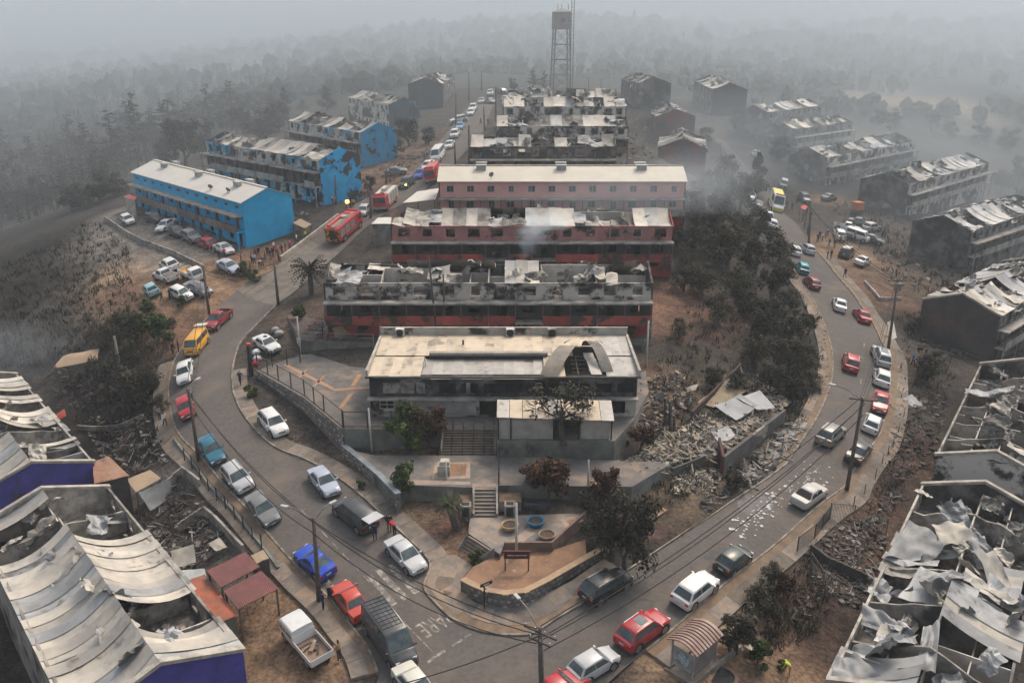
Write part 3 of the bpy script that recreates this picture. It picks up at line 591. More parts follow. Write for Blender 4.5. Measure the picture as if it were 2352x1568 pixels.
        for sd, pat in ((0, roofF), (1, roofB)):
            if pat is None:
                pat = []; x = 0
                while x < 1:
                    w_ = rr.uniform(.06, .2); pat.append((x, x + w_, rr.choice(('sag', 'sag', 'fold', 'gone', 'crumple', 'crumple')), rr.uniform(.3, 1.0))); x += w_
            n = max(1, int(L / sheetw)); sw = L / n
            for i in range(n):
                xa = i * sw; st, sg = state(pat, xa + sw / 2)
                if st == 'gone': continue
                nx, ny = (2, 8); sgx = sg * (.85 + .4 * nz3(i * (.12 if st == 'sag' else .31) * sheetw + seed, sd * 9.1)); dz = rr.uniform(-.025, .025) + .07 * (i % 2); tw = rr.uniform(-.12, .12) if st != 'sag' else rr.uniform(-.03, .03)
                ymax = 1.0 if st in ('sag', 'ok') else rr.uniform(.55, 1.0); ymin = 0 if st in ('sag', 'ok') else rr.choice((0, 0, .15, .35))
                drop = rr.uniform(.5, 1.6) if st == 'fold' else 0; cr_ = rr.uniform(.15, .4) if st == 'crumple' else .03; off = rr.random() * 50
                def fn(p, q):
                    x = xa - .06 + (sw + .12) * p; t = ymin + (ymax - ymin) * q; y = -ov * .6 + (W_ / 2 + ov * .6) * t; z = h + rise * t + dz
                    z -= sgx * 4 * t * (1 - t)
                    if drop: z -= drop * (t if sgx > .5 else (1 - t)) * .9
                    z += cr_ * nz3(x * .9, y * .9, off) * (1 if st != 'crumple' else 1.6) + tw * (p - .5) * 2
                    if st == 'crumple': x += .3 * nz3(x, y * 1.3, off + 7); y += .25 * nz3(x * 1.2, y, off + 3)
                    return (x, y if sd == 0 else W_ - y, max(z, f2 + .1))
                mb = MB(); mb.grid(fn, nx, ny); m_ = rr.choice(sheets)
                bld('roof_sheet', mb, m_, smooth=(st == 'sag'))
        for _ in range(int(L * crump)):
            x, y = rr.uniform(.5, L - .5), W_ / 2 + rr.gauss(0, W_ * .2); t = 1 - abs(2 * y / W_ - 1)
            o_ = link('crumpled_sheet', rr.choice(crumpled()), root, (x, Y(min(max(y, .4), W_ - .4)), h + rise * max(0, t) * rr.uniform(.2, 1) - rr.uniform(0, .9)), rot=(rr.gauss(0, .5), rr.gauss(0, .5), rr.uniform(0, 6.3))); sc_ = rr.uniform(.5, 1.25); o_.scale = (sc_ * rr.uniform(.7, 1.3), sc_, sc_)
            setmat_(o_, rr.choice(sheets + [M_SHEETD]))
        if crump > .3:
            mb = MB()
            for _ in range(int(L * 14)):
                s_ = rr.uniform(.08, .4); mb.box((rr.uniform(.3, L - .3), rr.uniform(.4, W_ - .4), f2 + .05 + rr.random() * .35), (s_ * rr.uniform(.6, 2.2), s_, s_ * .3), rr.uniform(0, 6), rr.randrange(4), rr.gauss(0, .4), rr.gauss(0, .4))
            struct(bld('room_rubble', mb, [M_PARTY, M_WOODB, M_SHEETD, M_RUBR]), None, 'stuff')
        for _ in range(int(L / 4)):
            mb = MB(); c = Vector((rr.uniform(1, L - 1), rr.uniform(1, W_ - 1), f2 + .4)); d_ = Vector((rr.uniform(-1, 1), rr.uniform(-1, 1), rr.uniform(-.1, .9))).normalized() * rr.uniform(.8, 1.9)
            mb.tube(c - d_ * .2, c + d_, .06, .05, 4); bld('fallen_rafter', mb, rr.choice((M_WOODB, M_STEEL, M_WOODB)))
    if gallery:
        pm, lm = gal_mats or (M_PANEL, M_LEDGE); gd = -gdepth
        mb = MB(); mb.bb(-.1, L + .1, gd - .15, -.02, f2 - .1, f2 + .12); bld('gallery_roof', mb, ledge or lm)
        mb = MB(); mb.bb(-.1, L + .1, gd, -.02, f1 - .22, f1); bld('gallery_floor', mb, lm)
        np_ = bays * 2
        for i in range(np_ + 1):
            mb = MB(); x = L * i / np_; mb.bb(x - .05, x + .05, gd + .02, gd + .12, f1 + .01, f2 - .11); bld('post', mb, M_STEEL)
        npn = bays * 2
        for i in range(npn):
            if roof != 'intact' and rr.random() < .12: continue
            mb = MB(); mb.bb(L * i / npn + .03, L * (i + 1) / npn - .03, gd - .06, gd + .01, f1 - .3, f1 + .85); bld('parapet_panel', mb, pm)
        if f1 > .5:
            for i in range(bays + 1):
                mb = MB(); x = L * i / bays; mb.bb(x - .1, x + .1, gd + .02, gd + .22, -1.2, f1 - .23); bld('column', mb, gable0 if roof == 'intact' else M_LEDGE)
    for i in range(chim):
        x = L * (i + .5) / chim
        for yy in ((W_ * .36, W_ * .62) if roof == 'intact' else (W_ * .42,)):
            mb = MB(); zb = h + rise * (1 - abs(2 * yy / W_ - 1)); mb.bb(x - .75, x + .75, yy - .35, yy + .35, zb - .2, zb + .65); mb.bb(x - .9, x + .9, yy - .45, yy + .45, zb + .66, zb + .78); bld('roof_vent', mb, M_GALV if roof == 'intact' else M_PARTY)
    return root, L, bld, ang

# ------------------------------------------------------------------ the terrace blocks
BL = {}
BL['A'] = block('intact bright blue three-storey block with white roof beside the lot', (554, 464), (305, 394.5), 16.2, 7.2, 8.6, -1, 1, bays=6, roof='intact', front=M_BLUE, back=M_BLUE, gable0=M_BLUE, gable1=M_BLUE, sheets=[M_ROOFW], burntwin=False, gal_mats=(M_PANEL, M_BLUE), ledge=M_COPE, chim=3, ground_floor=M_BLUE)
GAL_R = (M_PANELR, M_LEDGE)
BL['F'] = block('burnt three-storey block with red parapets just behind the school', (746, 650), (1497, 650), 13.3, 6.6, 8.4, 1, 2, bays=6, front=M_PLAST, gable0=M_PLASTD, gable1=M_PLASTD, gal_mats=GAL_R, sheetw=1.3, ground_floor=M_REDW, wins=2, gwall=M_GALDARK,
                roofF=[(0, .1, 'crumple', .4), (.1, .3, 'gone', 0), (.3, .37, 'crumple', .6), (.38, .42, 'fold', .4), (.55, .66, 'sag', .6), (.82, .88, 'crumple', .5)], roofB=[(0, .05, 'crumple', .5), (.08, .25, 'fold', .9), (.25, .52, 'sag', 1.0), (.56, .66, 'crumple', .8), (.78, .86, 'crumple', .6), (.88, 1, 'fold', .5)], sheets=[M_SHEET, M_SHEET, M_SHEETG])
BL['G'] = block('burnt block with pink upper wall and smoke, in front of the intact pink block', (900, 519), (1545, 519), 15.8, 6.6, 8.4, 1, 3, bays=6, front=mat('burnt_pink', (.46, .2, .18), (.34, .16, .15), .5, .9, c3=SOOT, s3=.3, t3=(.5, .62), rnd=1), gal_mats=GAL_R, sheetw=1.6, ground_floor=M_REDW, gwall=M_GALDARK, gable0=M_REDW, gable1=M_REDW, sheets=[M_SHEET, M_SHEETG, M_SHEETD])
BL['H'] = block('intact long pink block with cream roof in the middle of the hill', (1010, 415), (1573, 415), 18.8, 6.8, 8.6, 1, 4, bays=6, roof='intact', front=M_PINK, back=M_PINK, gable0=M_REDW, gable1=M_REDW, sheets=[M_ROOFP], burntwin=False, gal_mats=(M_LEDGE, M_LEDGE), chim=3, ground_floor=M_REDW, topst=2.75)
for k, (a, b, ez, sd, lab) in enumerate((((1081, 337), (1414, 337), 21.7, 11, 'burnt grey row just uphill of the intact pink block'), ((1141, 290), (1442, 290), 23.5, 12, 'second burnt grey row uphill of the intact pink block'),
                                         ((1157, 245), (1437, 245), 25.8, 13, 'third burnt grey row uphill of the intact pink block'), ((1167, 224), (1417, 224), 26.2, 14, 'topmost burnt grey row below the water tower'))):
    BL['I%d' % k] = block(lab, a, b, ez, 6.4, 8.2, 1, sd, bays=5, sheetw=2.0, gallery=(k < 2), wins=2, front=M_PLAST if k else M_PLASTD, sheets=[M_SHEET, M_SHEETG, M_SHEETD], group='burnt grey rows on the hill')
BL['B'] = block('burnt block with blue gable mural, uphill of the intact blue block', (733, 367), (472, 325), 20, 7.6, 8.6, -1, 21, bays=6, front=M_BLUEB, gable0=M_BLUEG, gable1=M_BLUED, sheetw=1.8, gal_mats=(M_LEDGE, M_LEDGE), sheets=[M_SHEET, M_SHEET, M_SHEETD])
BL['C'] = block('burnt pale block with blue end wall, second uphill of the intact blue block', (827, 304), (662, 277), 21, 7.2, 8.6, -1, 22, bays=5, front=M_BLUEB, gable0=M_BLUEG, gable1=M_BLUED, sheetw=2.0, gal_mats=(M_LEDGE, M_LEDGE), sheets=[M_SHEET, M_SHEET, M_SHEETD])
BL['D'] = block('burnt block with dark teal end wall by the uphill street', (892, 240), (799, 223), 21.5, 7.0, 9, -1, 23, bays=5, front=M_PLAST, gable0=M_BLUED, gable1=M_BLUED, sheetw=2.2, gallery=False, sheets=[M_SHEET, M_SHEET, M_SHEETD])
BL['E'] = block('dark gutted block at the top left of the uphill street', (1017, 193), (1047, 177), 25, 7.4, 10, 1, 24, bays=4, L_=30, front=M_PLASTD, gable0=mat('teal_soot', (.03, .05, .06), SOOT, .4, .95), gable1=M_PLASTD, sheetw=2.5, gallery=False, sheets=[M_SHEET, M_SHEETD])
BL['J'] = block('gutted block with dark red end wall right of the grey rows', (1507, 267), (1457, 230), 19, 7.0, 10, -1, 31, bays=5, L_=38, front=M_PLASTD, gable0=M_REDG, sheetw=2.4, gallery=False, sheets=[M_SHEETG, M_SHEETD, M_SHEET])
BL['K'] = block('short gutted house with dark red end wall behind the pink block', (1512, 337), (1519, 306), 15.6, 6.4, 10.5, -1, 32, bays=3, L_=17, front=M_PLASTD, gable0=M_REDG, sheetw=2.0, gallery=False, sheets=[M_SHEETG, M_SHEETD])
BL['L'] = block('small gutted block on the crest right of the water tower', (1462, 192), (1426, 180), 26, 7.0, 9.5, -1, 33, bays=3, L_=22, front=M_PLASTD, gable0=M_PLASTD, sheetw=2.5, gallery=False, sheets=[M_SHEETD, M_SHEET])
BL['M'] = block('dark gutted block on the crest with broken pale roof', (1638, 205), (1588, 182), 23, 7.4, 10, -1, 34, bays=5, L_=40, front=M_PLASTD, gable0=M_BLACK, sheetw=2.5, gallery=False, sheets=[M_SHEETD, M_SHEET])
NG = (M_LEDGE, M_LEDGE); GR = 'burnt terraces on the right slope'
BL['N1'] = block('burnt terrace at the top of the right slope', (1765, 258), (1888, 242), 18, 6.6, 9, 1, 41, bays=5, sheetw=2.4, front=M_PLASTD, gallery=False, gal_mats=NG, group=GR, sheets=[M_SHEET, M_SHEETD, M_SHEETG])
BL['N2'] = block('burnt terrace second from the top of the right slope', (1825, 297), (1958, 280), 15, 6.6, 9.5, 1, 42, bays=5, sheetw=2.4, front=M_PLASTD, gal_mats=NG, group=GR, sheets=[M_SHEET, M_SHEETD, M_SHEETG])
BL['N3'] = block('burnt terrace third from the top of the right slope', (1901, 362), (2101, 325), 12, 6.6, 10, 1, 43, bays=6, sheetw=2.2, front=M_PLAST, gal_mats=NG, group=GR, sheets=[M_SHEET, M_SHEETG, M_SHEETD])
BL['N4'] = block('burnt terrace fourth from the top of the right slope', (2089, 424), (2272, 374), 10, 6.6, 10.5, 1, 44, bays=6, sheetw=2.2, front=M_PLAST, gal_mats=NG, group=GR, sheets=[M_SHEET, M_SHEETG, M_SHEETD])
BL['N5'] = block('burnt terrace with curled roof sheets above the wrecked cars', (2233, 530), (2400, 478), 8, 6.6, 10.5, 1, 45, bays=6, sheetw=2.0, front=M_PLASTD, gal_mats=NG, group=GR, sheets=[M_SHEETG, M_SHEETG, M_SHEET])
BL['N6'] = block('burnt terrace with black end wall and curled grey sheets', (2299, 725), (2480, 620), 5, 6.4, 10.3, 1, 46, bays=6, sheetw=1.6, front=M_PLASTD, gable0=mat('sooty_gable', (.05, .048, .046), (.085, .07, .065), .5, .95, c3=(.13, .07, .06), s3=.2, t3=(.58, .7)), gal_mats=NG, cope=True, group=GR, sheets=[M_SHEETG, M_SHEETG, M_SHEET], L_=30)
BL['N7'] = block('roofless burnt terrace beside the outer pavement of the right street', (2151, 1042), (2252, 836), 3.5, 5.6, 9.6, -1, 47, bays=6, sheetw=1.3, gallery=False, cope=True, front=M_PARTY, gable0=M_PLAST, inner=M_INNER, rise=1.7, L_=28, crump=1.1, sheets=[M_SHEETG, M_SHEET, M_SHEETD],
                 roofF=[(.12, .18, 'fold', .6), (.62, .68, 'crumple', .5)], roofB=[(.1, .2, 'crumple', .5)])
BL['N8'] = block('large roofless burnt terrace in the bottom right corner', (1905, 1558), (2118, 1112), 3, 5.6, 9.6, -1, 48, bays=6, sheetw=1.15, gallery=False, cope=True, front=M_PARTY, inner=M_INNER, rise=1.7, crump=1.2, sheets=[M_SHEETG, M_SHEETG, M_SHEET],
                 roofF=[(0, .12, 'sag', .8), (.18, .24, 'crumple', .5), (.5, .58, 'crumple', .6), (.6, .7, 'fold', .9)], roofB=[(.3, .46, 'sag', .35), (.5, .56, 'crumple', .5), (.58, .7, 'fold', .8), (.0, .06, 'crumple', .6)])
BL['P3'] = block('large burnt terrace with sagging pale roof and purple end wall, bottom left', (555, 1488), (250, 1118), 3.5, 6.0, 10.2, 1, 51, bays=6, sheetw=1.0, gallery=False, cope=True, front=M_PARTY, back=M_PARTY, gable0=M_PURP, gable1=M_PARTY, inner=M_INNER, rise=1.7, sheets=[M_SHEET, M_SHEET, M_SHEETG],
                 roofF=[(0.0, .06, 'sag', .3), (.06, .10, 'sag', 1.0), (.1, .13, 'sag', 1.6), (.3, .66, 'sag', .9), (.8, .84, 'fold', .5)], roofB=[(0, .74, 'sag', .9), (.92, 1, 'sag', .5)])
BL['P2'] = block('burnt terrace with purple end wall at the left edge', (214, 1058), (39, 859), 3, 6.0, 10.2, 1, 52, bays=6, sheetw=1.1, gallery=False, cope=True, front=M_PARTY, back=M_PARTY, gable0=M_PURP, gable1=M_PARTY, inner=M_INNER, rise=1.7, sheets=[M_SHEET, M_SHEET, M_SHEETG],
                 roofF=[(.18, .26, 'fold', .6), (.4, .56, 'sag', .9), (.66, .72, 'sag', .5), (.82, .95, 'sag', .6)], roofB=[(0, .3, 'sag', .6), (.5, 1, 'sag', .8)])
# satellite dishes
def dish(root, x, y, z, rz):
    mb = MB(); mb.lathe([(.0, 0), (.2, .03), (.42, .14)], n=12); o = mb.build('satellite_dish', mat('dish_grey', (.2, .2, .2), (.14, .14, .14), 3, .6), root, loc=(x, y, z + .6)); o.rotation_euler = (R(60), 0, rz)
    mb = MB(); mb.tube((0, 0, 0), (0, 0, .65), .03, .03, 5); mb.build('dish_mast', M_STEEL, root, loc=(x, y, z))
_r, _L, _b, _a = BL['A']; dish(_r, 6, -1.0, 7.5, R(20)); dish(_r, 11, -.6, 7.4, R(40))
_r, _L, _b, _a = BL['H']; dish(_r, 8, .6, 7.0, R(-30))
# ------------------------------------------------------------------ vehicles
def paint(name, c, rough=.32, metal=.0, dust=.24):
    c2 = tuple(x * (1 - dust) + .2 * dust for x in c)
    return mat('paint_' + name, c, c2, .9, rough, metal, lo=.4, hi=.7, spec=.5)
PC = {'white': (.62, .62, .61), 'silver': (.42, .43, .44), 'grey': (.17, .175, .18), 'dark': (.035, .037, .042), 'black': (.012, .012, .014), 'red': (.36, .014, .022), 'darkred': (.25, .016, .02), 'orange': (.44, .05, .03), 'blue': (.006, .05, .4), 'teal': (.012, .12, .19),
      'lightblue': (.23, .42, .46), 'yellow': (.62, .3, .012), 'green': (.02, .032, .03), 'bluegrey': (.33, .37, .45), 'turq': (.03, .33, .34), 'lime': (.6, .55, .02), 'cream': (.55, .54, .47), 'ash': (.4, .39, .37), 'sky': (.2, .36, .55), 'bronze': (.2, .19, .17)}
PAINT = {k: paint(k, c, .45 if k == 'ash' else .3) for k, c in PC.items()}
M_CGL = mat('car_glass', (.035, .05, .056), (.075, .1, .105), 1.2, .1, rnd=1)
M_TYRE = mat('tyre_rubber', (.015, .015, .015), (.03, .03, .03), 5, .9)
M_RIM = mat('wheel_rim', (.35, .35, .35), (.22, .22, .22), 4, .4, metal=.7)
M_HEAD = mat('headlamp', (.6, .62, .62), (.45, .46, .47), 4, .15); M_TAIL = mat('tail_lamp', (.4, .01, .01), (.25, .01, .01), 4, .25); M_PLATE = mat('number_plate', (.6, .6, .58), (.45, .45, .43), 6, .5)
M_TRIM = mat('black_trim', (.02, .02, .02), (.035, .035, .035), 5, .6)
SPEC = {  # L, W, H, belt, hood z, x rear base, x front base, x rear roof, x front roof, tail z, clearance, wheel r
    'sedan': (4.45, 1.72, 1.44, .92, .86, -1.45, .95, -.85, .25, .98, .2, .31), 'hatch': (3.85, 1.66, 1.48, .93, .9, -1.75, .95, -1.3, .35, .95, .2, .3), 'suv': (4.45, 1.84, 1.68, 1.05, 1.03, -2.05, 1.05, -1.55, .4, 1.05, .26, .36),
    'coupe': (4.3, 1.74, 1.36, .88, .82, -1.55, .85, -.75, .05, .95, .18, .32), 'estate': (4.5, 1.72, 1.5, .95, .88, -2.1, .95, -1.8, .35, .97, .2, .31), 'minivan': (4.85, 1.88, 1.78, 1.05, 1.02, -2.3, 1.5, -2.15, .75, 1.05, .22, .34),
    'van': (4.6, 1.75, 1.95, 1.15, 1.1, -2.2, 1.95, -2.12, 1.35, 1.15, .24, .33), 'minibus': (5.9, 1.98, 2.4, 1.35, 1.25, -2.85, 2.2, -2.8, 1.35, 1.35, .26, .36), 'pickup': (5.2, 1.82, 1.75, 1.12, 1.08, -.75, 1.2, -.55, .55, 1.05, .34, .38), 'ambulance': (5.8, 2.0, 2.7, 1.35, 1.25, -2.85, 2.2, -2.8, 1.35, 1.4, .28, .37)}
_VM = {}
def ring_loft(mb, sts):
    """sts: (x, halfwidth, zbottom, ztop, crown)"""
    base = len(mb.v); n = 12
    for x, w, zb, zt, cw in sts:
        m_ = zb + (zt - zb) * .45
        pr = [(-.9 * w, zb), (-w, zb + .12), (-w * 1.0, m_), (-w * .97, zt - .09), (-w * cw, zt), (-w * cw * .4, zt + .025), (w * cw * .4, zt + .025), (w * cw, zt), (w * .97, zt - .09), (w, m_), (w, zb + .12), (.9 * w, zb)]
        mb.v += [(x, y, z) for y, z in pr]
    for i in range(len(sts) - 1):
        for k in range(n): a = base + i * n + k; b = base + i * n + (k + 1) % n; mb.f.append((a, b, b + n, a + n)); mb.m.append(0)
    mb.f.append(tuple(base + k for k in range(n))); mb.m.append(0); e = base + (len(sts) - 1) * n; mb.f.append(tuple(e + k for k in range(n - 1, -1, -1))); mb.m.append(0)
def vmesh(kind):
    if kind in _VM: return _VM[kind]
    L, W_, H, bz, hzd, xr, xf, rr_, rf, tz, cl, wr = SPEC[kind]; w = W_ / 2; parts = []
    mb = MB(); e = L / 2
    bed = kind == 'pickup'
    st = [(-e, w * .86, cl + .18, tz - .22, .9), (-e + .06, w * .93, cl + .05, tz - .06, .9), (-e + .25, w * .98, cl, tz, .92)]
    if bed: st = [(-e, w * .95, cl + .12, .72, .98), (-e + .1, w * .97, cl, .74, .98), (xr - .05, w * .98, cl, .74, .98), (xr - .04, w, cl, bz, .94)]
    else: st += [(xr + .1, w, cl, max(bz, tz - .02), .94)]
    st += [(0, w, cl, bz, .94), (xf - .1, w, cl, bz - .01, .93), (xf + .15, w * .99, cl, hzd, .9), (e - .55, w * .97, cl, hzd - .05, .86), (e - .2, w * .9, cl + .02, hzd - .14, .84), (e - .04, w * .8, cl + .08, hzd - .28, .86), (e, w * .76, cl + .14, hzd - .38, .9)]
    ring_loft(mb, st)
    # cabin frustum
    wb, wt = w * .93, w * .74 if kind not in ('minibus', 'ambulance', 'van') else w * .86
    def ringv(xa, xb, hw, z, cr_=0): return [(xa, -hw, z), (xb, -hw, z), (xb, hw, z), (xa, hw, z)]
    lo = ringv(xr, xf, wb, bz - .03); hi = ringv(rr_, rf, wt, H - .06); tp = ringv(rr_ + .12, rf - .12, wt * .86, H)
    i = len(mb.v); mb.v += lo + hi + tp
    for a in (0, 4):
        for k in range(4): mb.f.append((i + a + k, i + a + (k + 1) % 4, i + a + 4 + (k + 1) % 4, i + a + 4 + k)); mb.m.append(0)
    mb.f.append((i + 8, i + 9, i + 10, i + 11)); mb.m.append(0)
    if bed:
        bx0, bx1 = -e + .02, xr - .06
        mb.bb(bx0, bx1, -w + .02, -w + .1, .74, 1.08); mb.bb(bx0, bx1, w - .1, w - .02, .74, 1.08); mb.bb(bx0, bx0 + .07, -w + .1, w - .1, .74, 1.08)
    parts.append(('body', mb.mesh('body', PAINT['white'], ang=38), 'P', None, (0, 0, 0)))
    def pane(nm, q, m0=.1, m1=.12, off=.012):
        a, b, c, d = [Vector(x) for x in q]; n_ = (b - a).cross(d - a).normalized(); f = lambda s, t: (a.lerp(b, s)).lerp(d.lerp(c, s), t) + n_ * off
        mb = MB(); mb.quad(f(m0, m1), f(1 - m0, m1), f(1 - m0, 1 - m1 * .7), f(m0, 1 - m1 * .7)); parts.append((nm, mb.mesh(nm, M_CGL), M_CGL, None, (0, 0, 0)))
    lo3, hi3 = lo, hi
    pane('windscreen', (lo3[1], lo3[2], hi3[2], hi3[1]), .05, .06); pane('rear_window', (lo3[3], lo3[0], hi3[0], hi3[3]), .07, .14)
    for sgn in (-1, 1):
        mb = MB(); nseg = 2 if kind not in ('minibus', 'ambulance') else 4
        xl = lambda t: xr + .12 + (xf - xr - .24) * t; xh = lambda t: rr_ + .1 + (rf - rr_ - .16) * t
        for k in range(nseg):
            if kind == 'ambulance' and k < 2: continue
            t0, t1 = k / nseg + .012, (k + 1) / nseg - .012
            def pt(t, f):
                x = xl(t) * (1 - f) + xh(t) * f; y = (wb * (1 - f) + wt * f) + .012; z = (bz - .03) * (1 - f) + (H - .06) * f; return (x, sgn * y, z)
            q = [pt(t0, .12), pt(t1, .12), pt(t1, .86), pt(t0, .86)]
            mb.quad(*(q if sgn < 0 else q[::-1]))
        parts.append(('side_windows', mb.mesh('side_windows', M_CGL), M_CGL, None, (0, 0, 0)))
    mb = MB(); mb.tube((0, -.09, 0), (0, .09, 0), wr, wr, 14); wm = mb.mesh('wheel', M_TYRE, ang=40); mb = MB(); mb.tube((0, -.1, 0), (0, .1, 0), wr * .62, wr * .62, 10); rm = mb.mesh('rim', M_RIM, ang=40)
    for sx, x in ((1, e - .82 if kind not in ('van',) else e - .75), (-1, -e + .85)):
        for sy in (-1, 1): parts.append(('wheel', wm, M_TYRE, ('rim', rm, M_RIM), (x, sy * (w - .085), wr)))
    for sy in (-1, 1):
        mb = MB(); mb.box((e - .13, sy * w * .62, hzd - .27), (.16, w * .34, .13), sy * -.25); parts.append(('headlight', mb.mesh('headlight', M_HEAD), M_HEAD, None, (0, 0, 0)))
        mb = MB(); mb.box((-e + .05, sy * w * .74, tz - .2 if kind not in ('minibus', 'ambulance', 'van') else tz - .1), (.12, w * .28, .17 if kind != 'minibus' else .35)); parts.append(('tail_light', mb.mesh('tail_light', M_TAIL), M_TAIL, None, (0, 0, 0)))
        mb = MB(); mb.box((xf - .12, sy * (w + .07), bz + .06), (.12, .2, .13)); parts.append(('mirror', mb.mesh('mirror', PAINT['white']), 'P', None, (0, 0, 0)))
        if kind in ('suv', 'estate'): mb = MB(); mb.box(((rr_ + rf) / 2, sy * wt * .92, H - .01), ((rf - rr_) * .8, .05, .05)); parts.append(('roof_rail', mb.mesh('roof_rail', M_RIM), M_RIM, None, (0, 0, 0)))
    mb = MB(); mb.box((-e - .005, 0, tz - .32), (.03, .42, .13)); parts.append(('number_plate', mb.mesh('number_plate', M_PLATE), M_PLATE, None, (0, 0, 0)))
    mb = MB(); mb.box((e + .004, 0, cl + .22), (.03, .42, .12)); parts.append(('number_plate', mb.mesh('number_plate', M_PLATE), M_PLATE, None, (0, 0, 0)))
    mb = MB(); mb.box((e - .03, 0, hzd - .3), (.06, w * .75, .12)); parts.append(('grille', mb.mesh('grille', M_TRIM), M_TRIM, None, (0, 0, 0)))
    mb = MB(); mb.box((0, 0, cl + .02), (L * .93, W_ * .93, .14)); parts.append(('underbody', mb.mesh('underbody', M_TRIM), M_TRIM, None, (0, 0, 0)))
    if bed: mb = MB(); mb.bb(-e + .1, xr - .08, -w + .1, w - .1, .745, .775); parts.append(('bed_floor', mb.mesh('bed_floor', M_TRIM), M_TRIM, None, (0, 0, 0)))
    _VM[kind] = parts; return parts
def slope_rot(p, hd):
    f = Vector((hd.x, hd.y, 0)).normalized(); e = 1.2
    f.z = (hz(p.x + f.x * e, p.y + f.y * e) - hz(p.x - f.x * e, p.y - f.y * e)) / (2 * e); f.normalize()
    l = Vector((-f.y, f.x, 0)).normalized(); l.z = (hz(p.x + l.x * .7, p.y + l.y * .7) - hz(p.x - l.x * .7, p.y - l.y * .7)) / 1.4; l = (l - f * l.dot(f)).normalized(); u = f.cross(l)
    return Matrix((f, l, u)).transposed().to_euler()
def setmat(o, m):
    if o.data.materials and o.data.materials[0] is not m: o.material_slots[0].link = 'OBJECT'; o.material_slots[0].material = m
def on_road(p):
    """height of the carriageway / pavement top is a touch above the ground sheet"""
    return .105
def spot(u, v, du, dv, hc):
    c = G(u, v, hc); k = 20 / max(abs(du), abs(dv), 1); a = G(u - du * k, v - dv * k, hc); b = G(u + du * k, v + dv * k, hc); hd = b - a; c.z = hz(c.x, c.y) + .105
    return c, hd
def vehicle(kind, col, u, v, du, dv, label, name='parked_car', cat='car', group=None, skip=(), scale=1.0):
    H = SPEC[kind][2]; c, hd = spot(u, v, du, dv, H * .45)
    root = thing(name, label, cat, c, 0, group, rot=slope_rot(c, hd)); root.scale = (scale,) * 3
    for nm, me, m, sub, loc in vmesh(kind):
        if nm in skip: continue
        o = link(nm, me, root, loc)
        if m == 'P': setmat(o, PAINT[col])
        if sub: link(sub[0], sub[1], o)
    return root
LG, RG, DG, TG = 'cars along the left street', 'cars along the right street', 'cars on the dirt lots', 'cars up the hill street'
